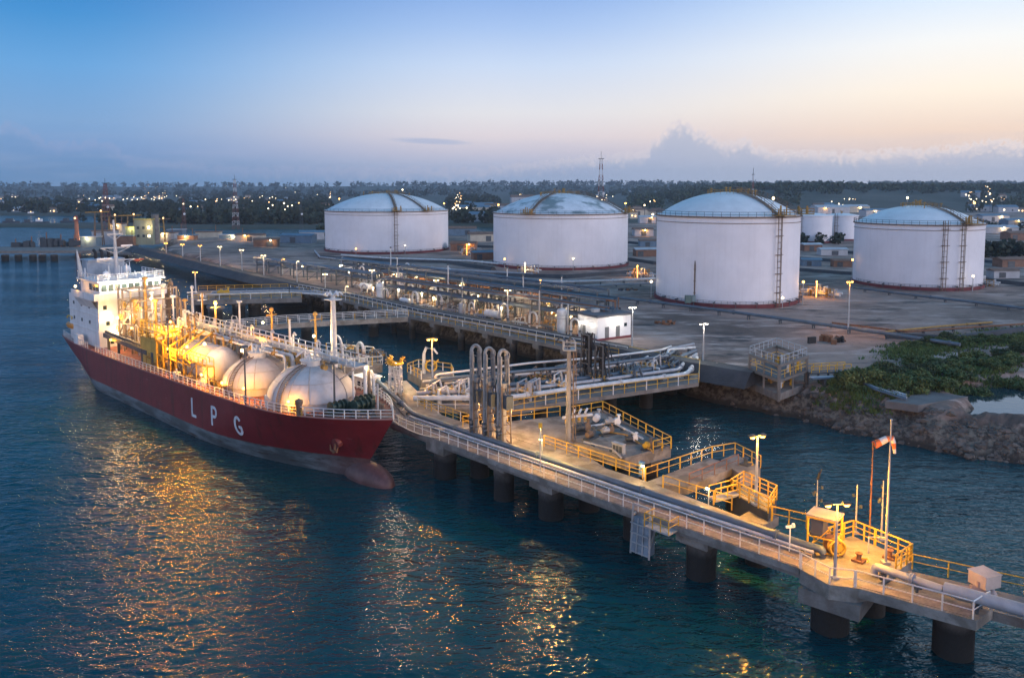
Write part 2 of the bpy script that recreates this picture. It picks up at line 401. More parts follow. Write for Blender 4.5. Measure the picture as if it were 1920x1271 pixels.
# tidal creek / lagoon on the right
LAG=[(64,110),(67,114),(67,119),(73,125),(84,128),(100,130),(140,132),(200,122),(200,99),(110,97.5),(84,101.5),(70,106)]
ls=sdist(P,LAG).reshape(X.shape)+(fbm(X*.22,Y*.22,14)-.47)*4
Z=np.where(Z>0,Z-smooth(-2.2,1.8,ls)*np.maximum(Z-1.9,0),Z)
LAND_BASE=np.maximum(Z,-2.5)
gm,gt,gb=simple_nodes('terminal_dirt'); LG=gt.links.new; gb.inputs['Roughness'].default_value=.92
geo=nd(gt,'ShaderNodeNewGeometry')
def gn(scale,det=6,stretch=1.0,rot=0):
    mp=nd(gt,'ShaderNodeMapping'); mp.inputs['Rotation'].default_value=(0,0,rot); mp.inputs['Scale'].default_value=(scale,scale*stretch,scale); LG(geo.outputs['Position'],mp.inputs[0])
    n=nd(gt,'ShaderNodeTexNoise'); n.inputs['Scale'].default_value=1; n.inputs['Detail'].default_value=det; n.inputs['Roughness'].default_value=.65; LG(mp.outputs[0],n.inputs['Vector']); return n.outputs['Fac']
def gmr(v,a,b):
    n=nd(gt,'ShaderNodeMapRange',interpolation_type='SMOOTHSTEP'); LG(v,n.inputs['Value']); n.inputs['From Min'].default_value=a; n.inputs['From Max'].default_value=b; return n.outputs['Result']
def gmix(f,a,b):
    n=nd(gt,'ShaderNodeMix',data_type='RGBA'); LG(f,n.inputs['Factor'])
    for k_,x in (('A',a),('B',b)):
        if isinstance(x,tuple): n.inputs[k_].default_value=(*x,1)
        else: LG(x,n.inputs[k_])
    return n.outputs['Result']
col=gmix(gmr(gn(.035),.35,.66),(.115,.078,.062),(.36,.25,.20))
col=gmix(gmr(gn(.09,7,3.2,math.radians(-30)),.50,.68),col,(.47,.36,.31))
col=gmix(gmr(gn(.06,6,2.6,math.radians(25)),.56,.66),col,(.06,.05,.047))
col=gmix(gmr(gn(.8,5),.55,.8),col,(.20,.145,.12))
sepz=nd(gt,'ShaderNodeSeparateXYZ'); LG(geo.outputs['Position'],sepz.inputs[0])
mz=nd(gt,'ShaderNodeMath',operation='MULTIPLY_ADD'); LG(gn(.5,5),mz.inputs[0]); mz.inputs[1].default_value=2.2; LG(sepz.outputs['Z'],mz.inputs[2])
col=gmix(gmr(mz.outputs[0],5.0,4.2),col,gmix(gmr(gn(1.1,6),.4,.62),(.045,.035,.028),(.17,.145,.115)))
wet=gmr(sepz.outputs['Z'],1.1,.3); col=gmix(wet,col,(.028,.024,.02))
LG(col,gb.inputs['Base Color'])
bpn=nd(gt,'ShaderNodeBump'); bpn.inputs['Strength'].default_value=.5; bpn.inputs['Distance'].default_value=.5; LG(gn(1.6,8),bpn.inputs['Height']); LG(bpn.outputs['Normal'],gb.inputs['Normal'])
tag(grid_mesh('terminal_ground',gm,X,Y,Z,keep=(Z>-2.3)),kind='structure')
def ground_z(x,y):
    i=math.log(max(y,62)/62)/math.log(1.006); i=int(min(max(i,0),498)); j=(x/(Yr[i]+40)+.75)/(1.75)*519; j=int(min(max(j,0),518))
    return float(Z[i,j])
# lagoon and puddle surface: still water a little above the bay, held in by the banks
sm=mat('lagoon_water',(.02,.05,.06),.03,var=.1,scale=.1,bump=.05,bscale=.8)
mb=MB(); mb.prism([(p[0],p[1]) for p in [(63.2,109.5),(63.5,120),(70,130),(100,136),(230,136),(230,97),(110,95.5),(84,99.6),(69,104.2)]],2.2,3.0)
tag(mb.build('lagoon_water',sm,smooth=False),kind='structure')
# far shore, hills
fm,ft,fb=simple_nodes('far_scrubland'); fb.inputs['Roughness'].default_value=.95
geo=nd(ft,'ShaderNodeNewGeometry'); n=nd(ft,'ShaderNodeTexNoise'); n.inputs['Scale'].default_value=.012; n.inputs['Detail'].default_value=9; n.inputs['Roughness'].default_value=.7
ft.links.new(geo.outputs['Position'],n.inputs['Vector']); r=nd(ft,'ShaderNodeValToRGB'); ft.links.new(n.outputs['Fac'],r.inputs[0])
r.color_ramp.elements[0].position=.35; r.color_ramp.elements[0].color=(.022,.034,.022,1); r.color_ramp.elements[1].position=.7; r.color_ramp.elements[1].color=(.085,.085,.07,1)
ft.links.new(r.outputs[0],fb.inputs['Base Color'])
FAR=[(-2500,640),(-455,700),(-330,668),(-240,660),(-150,668),(-60,690),(60,720),(500,1000),(1700,1150),(4500,1300),(4500,5000),(-6500,5000),(-6500,640)]
# the inlet behind the far quay, at the left
INLET=[(-900,745),(-420,738),(-290,760),(-270,840),(-420,960),(-900,1000)]
k=np.arange(210); Yr2=620*1.01**k; us=np.linspace(-.95,.95,330)
Y2,U2=np.meshgrid(Yr2,us,indexing='ij'); X2=U2*Y2
P2=np.stack([X2.ravel(),Y2.ravel()],1); s2=sdist(P2,FAR).reshape(X2.shape)+(fbm(X2*.02,Y2*.02,31)-.47)*14
Z2=-2+smooth(-6,8,s2)*4.5
i2=sdist(P2,INLET).reshape(X2.shape)
Z2=np.where(i2>-8,np.minimum(Z2,2.5-smooth(-8,2,i2)*5),Z2)
# wooded rise on the right, low ridges along the horizon
hill=smooth(1150,1500,Y2)*smooth(120,480,X2-.10*(Y2-1200))*(1-smooth(2600,3600,Y2))
Z2+=hill*(19+15*fbm(X2*.006,Y2*.006,41))
midr=smooth(2000,2600,Y2)*(1-smooth(3200,4000,Y2))*smooth(-500,-100,X2)*(1-smooth(500,1100,X2))
Z2+=midr*12*fbm(X2*.002,Y2*.002,43)
ridge=smooth(3000,4200,Y2)
Z2+=ridge*(20+14*smooth(-1500,1000,X2)+18*fbm(X2*.0016,Y2*.002,45)+7*fbm(X2*.008,Y2*.008,46))
tag(grid_mesh('far_hills',fm,X2,Y2,Z2,keep=(Z2>-1.9)),kind='structure')
def far_z(x,y):
    i=int(min(max(math.log(y/620)/math.log(1.01),0),208)); j=int(min(max((x/Yr2[i]+.95)/1.9*329,0),328)); return float(Z2[i,j])
# ---------------------------------------------------------------- storage tanks
def ring_rail(mb,c,r,z,h=1.1,n=40,rr=.05,a0=0,a1=2*PI):
    for k in (1.0,.5):
        mb.tube([(c[0]+r*math.cos(a0+(a1-a0)*i/n),c[1]+r*math.sin(a0+(a1-a0)*i/n),z+h*k) for i in range(n+1)],rr,4,cap=False)
    for i in range(n):
        a=a0+(a1-a0)*i/n
        mb.bar((c[0]+r*math.cos(a),c[1]+r*math.sin(a),z),(c[0]+r*math.cos(a),c[1]+r*math.sin(a),z+h),rr*1.6)
def ladder(mb,a,c,r,z0,z1,wd=1.1,th=.14,step=1.6,landings=True):
    """caged stair tower standing off the shell at angle a"""
    d=Vector((math.cos(a),math.sin(a),0)); t=Vector((-d.y,d.x,0)); o=Vector((c[0],c[1],0))
    for off in (-wd,wd*.2):
        mb.bar(o+d*(r+.55)+t*off+Vector((0,0,z0)),o+d*(r+.55)+t*off+Vector((0,0,z1)),th)
    mb.bar(o+d*(r+1.5)+t*(-wd)+Vector((0,0,z0)),o+d*(r+1.5)+t*(-wd)+Vector((0,0,z1)),th)
    z=z0+.5; k=0
    while z<z1:
        mb.bar(o+d*(r+.55)+t*-wd+Vector((0,0,z)),o+d*(r+.55)+t*wd*.2+Vector((0,0,z)),th*.7)
        mb.bar(o+d*(r+.55)+t*-wd+Vector((0,0,z)),o+d*(r+1.5)+t*-wd+Vector((0,0,z)),th*.7)
        if k%3==2:
            mb.bar(o+d*(r+.2)+t*-wd*1.3+Vector((0,0,z)),o+d*(r+.2)+t*wd+Vector((0,0,z)),.25,.12)
            mb.bar(o+d*(r+.0)+t*-wd+Vector((0,0,z)),o+d*(r+1.6)+t*-wd+Vector((0,0,z)),.25,.12)
        z+=step; k+=1
def tank(label,c,r,ztop,zdome,stairs,platform,rail=True,big=True,lights=(),seg=96,patch=False,group='white domed storage tanks'):
    t=thing('storage_tank',label,'storage tank',(c[0],c[1],GZ),group)
    z0=GZ-.6
    mb=MB(); mb.lathe([(r+.55,z0-.3),(r+.55,z0+1.5),(r+.1,z0+1.55)],(c[0],c[1],0),seg); mb.build('plinth',PLINTH,t)
    mb=MB(); prof=[(r,z0+1.5)]; nc=7
    for i in range(1,nc+1):
        z=z0+1.5+(ztop-z0-1.5)*i/nc; prof+=[(r,z-.05),(r-.015,z-.04),(r-.015,z-.005),(r,z)]
    mb.lathe(prof,(c[0],c[1],0),seg); mb.build('shell',TANKW,t)
    mb=MB(); mb.lathe([(r+.02,ztop-.5),(r+.45,ztop-.48),(r+.45,ztop-.2),(r+.02,ztop-.15)],(c[0],c[1],0),seg)
    mb.lathe([(r+.02,ztop-1.9),(r+.16,ztop-1.88),(r+.16,ztop-1.76),(r+.02,ztop-1.74)],(c[0],c[1],0),seg); mb.build('wind_girder',RUSTY if big else TANKW,t)
    # dome: spherical cap from the shell top
    h=zdome-ztop; rs=r-.9; R_=(rs*rs+h*h)/(2*h); prof=[(r,ztop),(rs,ztop+.05)]
    a_=math.asin(min(1,rs/R_))
    for i in range(1,13):
        a=a_*(1-i/12); prof.append((max(R_*math.sin(a),.02),ztop+.05+R_*(math.cos(a)-math.cos(a_))))
    mb=MB(); mb.lathe(prof,(c[0],c[1],0),seg); mb.build('dome_roof',TANKROOF2 if patch else TANKROOF,t,ang=50)
    mb=MB()
    def dome_pt(rr,a,dz=0):
        rr=min(rr,rs); aa=math.asin(rr/R_); return Vector((c[0]+rr*math.cos(a),c[1]+rr*math.sin(a),ztop+.05+R_*(math.cos(aa)-math.cos(a_))+dz))
    if rail:
        rl=MB(); ring_rail(rl,c,r+.25,ztop-.2,1.2,56 if big else 30,.05); rl.build('roof_railing',STEELD,t)
    for a in stairs:
        sb=MB(); ladder(sb,a,c,r,z0+.6,ztop+1.2); sb.build('stair_tower',RUSTY,t)
    # roof walkway with handrails up the dome, vents and pipes at the crown
    for a in platform:
        wb_=MB(); tv=Vector((-math.sin(a),math.cos(a),0))
        pts=[dome_pt(rs*k/7,a,.35) for k in range(1,8)]
        for p,q in zip(pts,pts[1:]):
            wb_.bar(p,q,1.1,.12)
            for s_ in (-.55,.55):
                wb_.bar(p+tv*s_+Vector((0,0,1.1)),q+tv*s_+Vector((0,0,1.1)),.09); wb_.bar(p+tv*s_+Vector((0,0,.55)),q+tv*s_+Vector((0,0,.55)),.07)
                wb_.bar(p+tv*s_,p+tv*s_+Vector((0,0,1.1)),.09)
        wb_.build('roof_walkway',RUSTY,t)
        pb=MB(); p=dome_pt(rs*.93,a); q=Vector((c[0]+(r+1.2)*math.cos(a),c[1]+(r+1.2)*math.sin(a),ztop+.3))
        pb.box((q.x,q.y,ztop+.2),(4.2,4.2,.2),a)
        for (i,j) in ((-2,-2),(2,-2),(2,2),(-2,2),(0,2),(0,-2)):
            w_=Vector((math.cos(a)*i-math.sin(a)*j,math.sin(a)*i+math.cos(a)*j,0)); pb.bar(q+w_,q+w_+Vector((0,0,1.3)),.12)
        for z in (.8,1.5):
            for (i,j,i2,j2) in ((-2,-2,2,-2),(2,-2,2,2),(2,2,-2,2)):
                w1=Vector((math.cos(a)*i-math.sin(a)*j,math.sin(a)*i+math.cos(a)*j,z)); w2=Vector((math.cos(a)*i2-math.sin(a)*j2,math.sin(a)*i2+math.cos(a)*j2,z)); pb.bar(q+w1-Vector((0,0,.2)),q+w2-Vector((0,0,.2)),.1)
        for k in range(5):
            x=q+Vector((rng.uniform(-1.6,1.6),rng.uniform(-1.6,1.6),0)); pb.tube([x,x+Vector((0,0,rng.uniform(1,2.4)))],rng.uniform(.12,.3),8)
        pb.build('roof_platform',YELD,t)
    for k in range(9 if big else 4):
        vb=MB(); p=dome_pt(rng.uniform(0,rs*.45),rng.uniform(0,2*PI),-.1); hh=rng.uniform(.8,1.7)
        vb.tube([p,p+Vector((0,0,hh))],.16,8); vb.lathe([(.02,.35),(.42,.2),(.42,0),(.1,-.05)],p+Vector((0,0,hh)),10); vb.build('roof_vent',YELD,t)
    if big:
        rb=MB(); ring_rail(rb,c,rs*.30,dome_pt(rs*.3,0).z,1.1,20,.05); rb.build('crown_railing',YELD,t)
        for k in range(10):
            hb=MB(); a=-PI/2+(k-4.5)*.27; p=Vector((c[0]+(r+.1)*math.cos(a),c[1]+(r+.1)*math.sin(a),z0+1.9))
            d=Vector((math.cos(a),math.sin(a),0))
            hb.tube([p,p+d*.9],.18,8); hb.lathe([(.3,-.06),(.3,.06)],p+d*.9,8)
            hb.bar(p+d*.7-Vector((0,0,.2)),p+d*.7-Vector((0,0,1.2)),.12); hb.build('nozzle',STEELD,t)
        br=MB(); ring_rail(br,c,r+.45,z0+1.5,.8,40,.035,PI,2*PI); br.build('base_railing',STEELD,t)
    for (a,dz,zz,pw,cc) in lights:
        p=Vector((c[0]+(r+dz)*math.cos(a),c[1]+(r+dz)*math.sin(a),zz))
        lb=MB(); lb.bar(p,p+Vector((0,0,-(1.2 if zz>ztop else zz-GZ))),.14); lb.build('lamp_post',STEEL,t)
        lb=MB(); lb.ball(p+Vector((0,0,.1)),.34,8); lb.build('flood_lamp',WARM if cc is WARMC else SOD,t)
        lamp_light(t,p+Vector((0,0,.1)),pw*1.6,cc,.3)
    return t
#R=mat('weathered_platform_steel',(.17,.12,.085),.7,var=.45,scale=1.5)
YELD=mat('dull_yellow_steel',(.36,.21,.05),.65,var=.45,scale=1.2,streak=.25)
A=math.radians
def fa(px,c,r):
    """angle on the shell of the point seen at photo column px"""
    best=None
    for k in range(181):
        a=PI+PI*k/180; x=c[0]+r*math.cos(a); y=c[1]+r*math.sin(a); q=abs(960+F*x/y-px)
        if best is None or q<best[0]: best=(q,a)
    return best[1]
T1=(-56.5*392/362,392.); T2=(17.6*318/291.4,318.); T3=(53.7*218.5/199.6,218.5); T4=(118.3*251.7/233,251.7)
tank('widest white storage tank with dark stair, farthest left beyond the pipe yard',T1,29.8,24.0,32.0,[fa(744,T1,29.8)],[fa(800,T1,29.8),fa(744,T1,29.8)],lights=[(fa(757,T1,29.8),2.5,8.5,1400,WARMC),(fa(650,T1,29.8)+.2,2,7,500,SODC),(fa(835,T1,29.8),-.5,27,700,SODC),(fa(700,T1,29.8)-1.8,-4,29,500,SODC),(1.2,-14,33.5,700,WARMC)],seg=128)
tank('white storage tank with cluttered dark patched dome, lattice mast rising behind it',T2,26.6,25.2,32.6,[],[fa(960,T2,26.6)+.3,fa(1172,T2,26.6)],lights=[(fa(1072,T2,26.6),2.2,9,1300,WARMC),(fa(1172,T2,26.6)+.25,-1,28.5,600,SODC),(fa(955,T2,26.6),2.5,8,500,SODC),(fa(930,T2,26.6),-1,28,350,SODC)],seg=128,patch=True)
tank('tallest white storage tank with smooth blue dome and tall brown stair, nearest the white hut',T3,18.9,27.7,33.6,[fa(1462,T3,18.9)],[fa(1462,T3,18.9),fa(1486,T3,18.9)+.45],lights=[(fa(1484,T3,18.9)+.15,2.3,10.5,1100,SODC),(fa(1458,T3,18.9),2.6,7.2,420,WARMC),(fa(1470,T3,18.9),-3.5,32,900,WARMC),(fa(1232,T3,18.9),1.6,9,420,WARMC)],seg=128)
tank('white storage tank with two brown stairs, farthest right',T4,18.4,24.1,29.2,[fa(1775,T4,18.4),fa(1808,T4,18.4)],[fa(1806,T4,18.4)+.1],lights=[(fa(1816,T4,18.4),2.4,9,1100,WARMC),(fa(1606,T4,18.4),1.8,12,900,SODC),(fa(1806,T4,18.4)+.25,-.5,30.2,800,SODC),(.9+PI/2,-15,31.5,500,WARMC)],seg=128)
tank('small plain white tank seen between the two right-hand domed tanks',(G(1533,456,GZ).x,G(1533,456,GZ).y+11),11.2,19.6,20.6,[fa(1504,(G(1533,456,GZ).x,G(1533,456,GZ).y+11),11)],[],rail=False,big=False,seg=64)
tank('small plain white tank tucked against the left of the two-stair tank',(G(1590,452,GZ).x,G(1590,452,GZ).y+10),9.0,19.0,20,[fa(1570,(G(1590,452,GZ).x,G(1590,452,GZ).y+10),9)],[],rail=False,big=False,seg=64)
# gauge pipe and cabinets on the tallest tank
pa=fa(1304,T3,18.9); pd=Vector((math.cos(pa),math.sin(pa),0)); pc=Vector((T3[0],T3[1],0))+pd*19.05
mb=MB(); mb.tube([pc+Vector((0,0,5.5)),pc+Vector((0,0,15)),pc+Vector((0,0,16.2))],[.12,.2,.08],8)
for z in (8,11,14): mb.bar(pc+Vector((0,0,z))-pd*.2,pc+Vector((0,0,z))+pd*.2,.5,.15)
tk=[o for o in bpy.data.objects if o.name.startswith('storage_tank') and abs(o.location.x-T3[0])<.1][0]
mb.build('gauge_pipe',RUSTY,tk)
t=thing('equipment_cabinet','green grey cabinet on legs at the foot of the tallest tank','cabinet',pc+pd*2.2+Vector((-.5,0,GZ)))
q=pc+pd*2.2
mb=MB(); mb.box((q.x-.6,q.y,GZ+2.0),(1.5,1.0,1.9)); mb.build('body',mat('cabinet_green',(.10,.16,.15),.5),t)
mb=MB(); mb.box((q.x+.9,q.y+.3,GZ+2.1),(.9,.8,1.6)); mb.build('side_box',mat('cabinet_green_pale',(.17,.24,.25),.5),t)
mb=MB(); [mb.bar((q.x+dx,q.y,GZ-.5),(q.x+dx,q.y,GZ+1.1),.16) for dx in (-1.1,-.1,.9)]; mb.build('leg',STEELD,t)
# ---------------------------------------------------------------- jetties, dolphins, walkways
DZ=5.0
def V2(p): return Vector((p[0],p[1],0))
def offset(path,d):
    """polyline moved d metres to the inland (left-hand) side of its direction"""
    out=[]
    for i,p in enumerate(path):
        a=V2(path[max(i-1,0)]);b=V2(path[min(i+1,len(path)-1)]); t=(b-a).normalized(); nrm=Vector((-t.y,t.x,0))
        k=1.0
        if 0<i<len(path)-1:
            t1=(V2(p)-a).normalized(); k=1/max(.5,math.sqrt((1+t1.dot((b-V2(p)).normalized()))/2))
        q=V2(p)+nrm*d*k; out.append((q.x,q.y))
    return out
def resample(path,step):
    out=[];L_=0
    for a,b in zip(path,path[1:]):
        a=Vector(a);b=Vector(b);n=max(1,round((b-a).length/step))
        for k in range(n): out.append(a+(b-a)*k/n)
    out.append(Vector(path[-1])); return out
def railing(path,parent,m=None,h=1.25,step=1.7,r=.05,rails=3,name='railing',z=DZ,toe=False,alt=None):
    pts=[Vector((p[0],p[1],p[2] if len(p)>2 else z)) for p in path]
    pts=resample(pts,step); mb=MB()
    for i,p in enumerate(pts):
        mm=1 if (alt and i%3==0) else 0
        mb.bar(p-Vector((0,0,.05)),p+Vector((0,0,h)),r*(2.6 if mm else 1.8),m=mm)
    for k in range(rails):
        z_=h*(rails-k)/rails
        mb.tube([p+Vector((0,0,z_)) for p in pts],r*(1.15 if k==0 else .85),5,cap=True)
    if toe: mb.tube([p+Vector((0,0,.12)) for p in pts],r*1.2,4)
    return mb.build(name,[m or RAILW,alt or m or RAILW],parent)
def deck_poly(poly,parent,m=CONC,z=DZ,th=1.0,name='deck',kerb=.0,joints=True):
    poly=[(p[0],p[1]) for p in poly]
    mb=MB(); mb.prism(poly,z-th,z); o=mb.build(name,m,parent,smooth=False)
    if kerb:
        mb=MB(); n=len(poly)
        cx=sum(p[0] for p in poly)/n; cy=sum(p[1] for p in poly)/n
        for a,b in zip(poly,poly[1:]+poly[:1]):
            a=Vector((a[0],a[1],z+.1));b=Vector((b[0],b[1],z+.1)); ctr=Vector((cx,cy,z+.1))
            mb.bar(a+(ctr-a).normalized()*.2,b+(ctr-b).normalized()*.2,.25,.22)
        mb.build('kerb',CONCD,parent,smooth=False)
    return o
def pile(x,y,parent,r=1.32,top=DZ-1.0,cap=(3.6,3.6,1.1),rz=ANG_U,capm=CONCD,bottom=-4):
    mb=MB(); ct=top-(cap[2] if cap else 0)
    mb.lathe([(r*.98,bottom),(r,-.5),(r,ct-.9),(r*1.03,ct-.88),(r*1.03,ct)],(x,y,0),28); mb.build('pile',PILE,parent)
    if cap:
        mb=MB(); mb.box((x,y,top-cap[2]/2-.004),cap,rz); mb.box((x,y,top-cap[2]-.1),(cap[0]*.86,cap[1]*.86,.2),rz); mb.build('pile_cap',capm,parent,smooth=False)
def pipe_run(path,r,parent=None,m=PIPE,name='pipeline',sup=6.0,supz=None,flange=9.0,n=12):
    pts=[Vector(p) for p in path]
    # round the bends
    rp=[pts[0]]
    for i in range(1,len(pts)-1):
        a,p,b=pts[i-1],pts[i],pts[i+1]; c_=min(r*3.2,(p-a).length*.45,(b-p).length*.45)
        p1=p+(a-p).normalized()*c_; p2=p+(b-p).normalized()*c_
        for k in range(5):
            t=k/4; rp.append(p1*(1-t)**2+p*2*t*(1-t)+p2*t*t)
    rp.append(pts[-1])
    mb=MB(); mb.tube(rp,r,n)
    o=mb.build(name,m,parent)
    acc=0; nf=flange; ns=sup*.5; par=o if parent is None else parent
    for a,b in zip(pts,pts[1:]):
        d=b-a; l=d.length
        if l<1e-3: continue
        t=d/l
        while nf<acc+l:
            p=a+t*(nf-acc); nf+=flange
            if r>.18: fl=MB(); fl.tube([p-t*.14,p-t*.05,p-t*.05,p+t*.05,p+t*.05,p+t*.14],[r*1.45,r*1.45,r*1.3,r*1.3,r*1.45,r*1.45],n); fl.build('flange',m,par)
        while supz is not None and ns<acc+l:
            p=a+t*(ns-acc); ns+=sup
            if abs(t.z)>.3: continue
            s=Vector((-t.y,t.x,0)).normalized(); sp_=MB()
            sp_.box((p.x,p.y,p.z-r-.12),(.3,r*2.8,.22),math.atan2(t.y,t.x))
            for q in (-1,1):
                x=p+s*r*1.1*q; sp_.bar((x.x,x.y,supz),(x.x,x.y,p.z-r-.2),.18)
            sp_.build('pipe_support',STEELD,par)
        acc+=l
    return o
def valve(mb,p,t,r,m=0,mw=1):
    """gate valve body with a handwheel on a run of direction t"""
    p=Vector(p);t=Vector(t).normalized()
    mb.tube([p-t*r*2,p-t*r*1.6],r*1.6,10,m);mb.tube([p+t*r*1.6,p+t*r*2],r*1.6,10,m); mb.ball(p,r*1.5,10,m)
    mb.tube([p,p+Vector((0,0,r*3.6))],r*.45,8,m); mb.torus(p+Vector((0,0,r*3.6)),r*1.5,r*.18,'z',12,5,mw)
def valve_part(par,p,t,r,m,local=False):
    v=MB(); valve(v,p,t,r,0,0); return v.build('valve',m,par,local=local)
def lamp_post(label,base,h,name='street_lamp',col=SOD,lc=SODC,power=900,heads=2,arm=.7,group=None,r=.12,m=STEEL,rz=0.6,cat='street lamp'):
    t=thing(name,label,cat,base,group); b=Vector(base)
    mb=MB(); mb.tube([b,b+Vector((0,0,h*.5)),b+Vector((0,0,h))],[r*1.25,r,r*.7],10); mb.box(b+Vector((0,0,.08)),(r*5,r*5,.16),rz); mb.build('pole',m,t)
    d=Vector((math.cos(rz),math.sin(rz),0)); top=b+Vector((0,0,h))
    mb=MB(); mb.bar(top-d*arm*(1 if heads>1 else 0),top+d*arm,.1,.08); mb.build('arm',m,t)
    for s in ((-1,1) if heads>1 else (1,)):
        p=top+d*arm*s
        hb=MB(); hb.box(p+Vector((0,0,.06)),(.62,.36,.16),rz); hb.box(p+Vector((0,0,.17)),(.4,.22,.08),rz); hd=hb.build('lamp_head',STEELD,t)
        gb_=MB(); gb_.lathe([(.02,-.22),(.17,-.17),(.24,-.03),(.24,0)],p+Vector((0,0,-.02)),10); gb_.build('lamp_glass',col,hd)
    lamp_light(t,top+Vector((0,0,-.5)),power,lc,.35)
    return t
gl=lambda px,py,z=DZ: (G(px,py,z).x,G(px,py,z).y)
# ---- main jetty
J=thing('jetty','long concrete jetty with white handrail, pipe and yellow-lit roadway crossing the right foreground','jetty',(5,80,DZ))
LE=[(-23,120),(-15.6,100.2),(-8.7,92.8),(9.2,74.3),(22.7,60.9)]
LE2=[(22.7,60.9),(25.3,58.7),(32.3,53.3)]
W=7.0
RE=offset(LE,W)
deck_poly(LE+[(25.6,64.9)]+RE[::-1][1:],J,CONC,DZ,.55)
inner=offset(LE,2.15)
mb=MB(); o0=offset(LE,.12); 
for (a,b,c_,d) in zip(o0,o0[1:],inner[1:],inner): mb.prism([a,b,c_,d],DZ+.004,DZ+.05)
mb.build('walkway',WOOD,J,smooth=False)
railing(offset(LE,.1),J,RAILW,1.3,1.7,.05,2)
kb=MB()
for a,b in zip(offset(LE,2.3),offset(LE,2.3)[1:]): kb.bar((a[0],a[1],DZ+.16),(b[0],b[1],DZ+.16),.3,.3)
for a,b in zip(offset(LE,3.9),offset(LE,3.9)[1:]): kb.bar((a[0],a[1],DZ+.1),(b[0],b[1],DZ+.1),.22,.2)
kb.build('kerb',CONCD,J,smooth=False)
# edge beam blocks under the outer walkway
eb=MB()
q_=offset(LE,.4)
for a,b in zip(q_,q_[1:]): eb.bar((a[0],a[1],DZ-.72),(b[0],b[1],DZ-.72),.5,.34)
eb.build('edge_beam',CONCD,J,smooth=False)
for (px,py) in ((820,898),(1018,975),(1300,1088)):
    g=G(px,py,0); pile(g.x+.9,g.y+.95,J,1.34,DZ-.56,(3.3,3.3,1.1),capm=CONC)
for (px,py) in ((935,938),(1180,1012),(1412,1060),(890,895),(1095,958)):
    g=G(px,py,0); pile(g.x+.6,g.y+.6,J,1.15,DZ-.56,(2.6,2.6,.8),capm=CONC)
# seaward mooring platform lit amber, with the jetty's last span
mp_=thing('mooring_platform','wide amber-lit mooring platform with dense yellow railings, holding the windsock mast','mooring platform',(27,62,DZ))
deck_poly([(22.72,60.78),(24.0,58.2),(25.9,57.7),(27.6,58.2),(32.3,62.1),(29.4,66.8),(25.75,64.8)],mp_,CONC,DZ+.003,1.15)
mb=MB(); mb.box((25.5,60.2,DZ-1.75),(4.6,4.2,1.2),ANG_U+.1); mb.build('pile_cap',CONCD,mp_,smooth=False)
for (px,py,r) in ((1553,1190,1.45),(1630,1158,1.15),(1672,1148,1.15)):
    g=G(px,py,0); pile(g.x+.5,g.y+1.0,mp_,r,DZ-1.6,None)
railing([(32.1,62.2),(29.4,66.6),(26.2,64.9)],mp_,YEL,1.45,1.1,.06,3,alt=YEL)
railing([(32.2,62.1),(30.0,60.2)],mp_,YEL,1.45,1.1,.06,3)
railing([(22.8,60.7),(24.1,58.35),(25.8,57.9)],mp_,RAILW,1.3,1.6,.05,2)
jt=thing('jetty_span','last walkway span of the jetty with grey pipe, ending at a single pile, bottom right','jetty span',(29,57,DZ))
deck_poly([(25.95,57.75),(32.3,53.2),(34.4,54.8),(28.0,58.4)],jt,CONC,DZ,.75)
mb=MB(); mb.prism([(26.1,57.9),(32.0,53.7),(33.3,54.7),(27.4,58.3)],DZ+.004,DZ+.05); mb.build('walkway',WOOD,jt,smooth=False)
railing([(25.9,57.9),(32.15,53.4),(34.1,54.8)],jt,RAILW,1.3,2.2,.05,2)
deck_poly([(28.1,58.45),(34.5,54.85),(46,46.8),(49.5,49.5),(31.5,61.0)],jt,CONCD,DZ-.25,.7,name='pipe_deck')
railing([(31.6,60.8),(38,56.9),(49,49.6)],jt,YEL,1.2,2.4,.045,2)
g=G(1795,1240,0); pile(g.x+.3,g.y+1.2,jt,1.42,DZ-.75,None)
pile(44,50.5,jt,1.42,DZ-.95,None)
# pipe along the jetty
po=offset(LE,3.1)
pl=[(p[0],p[1],DZ+.72) for p in po]
tag(pipe_run([(-20.5,119.5,DZ+.72)]+pl[1:-1]+[(24.4,63.2,DZ+.72),(25.2,62.6,DZ+.72),(25.2,62.6,DZ+.15)],.31,None,PIPEB,sup=5.0,supz=DZ,flange=14),'blue grey pipeline on low supports along the jetty roadway','pipeline')
tag(pipe_run([(p[0],p[1],DZ+.42) for p in offset(LE,2.62)][1:],.16,None,PIPEW,sup=4,supz=DZ,flange=11),'thin pale insulated pipe beside the jetty walkway','pipeline')
tag(pipe_run([(p[0],p[1],DZ+.4) for p in offset(LE,3.62)][1:-1]+[(23,66,DZ+.4)],.13,None,RUST,sup=5,supz=DZ,flange=13),'thin rusty pipe under the blue grey jetty pipeline','pipeline')
a=G(1640,1062,DZ+.7);b=G(1768,1106,DZ+.7);c_=G(1925,1150,DZ+.9)
tag(pipe_run([(a.x,a.y,DZ+.1),(a.x,a.y,DZ+.75),(b.x,b.y,DZ+.75)],.3,None,PIPE,sup=2.6,supz=DZ,flange=3.4),'pinkish grey pipe dropping into the amber mooring platform','pipeline')
d_=(c_-b).normalized()
tag(pipe_run([tuple(b+d_*.1+Vector((0,0,.18))),tuple(b+d_*9+Vector((0,0,.18))),tuple(b+d_*17+Vector((0,0,.18)))],.46,None,PIPE,sup=4.5,supz=DZ-.25,flange=5.2),'thick grey pipe running off the right edge past the last pile','pipeline')
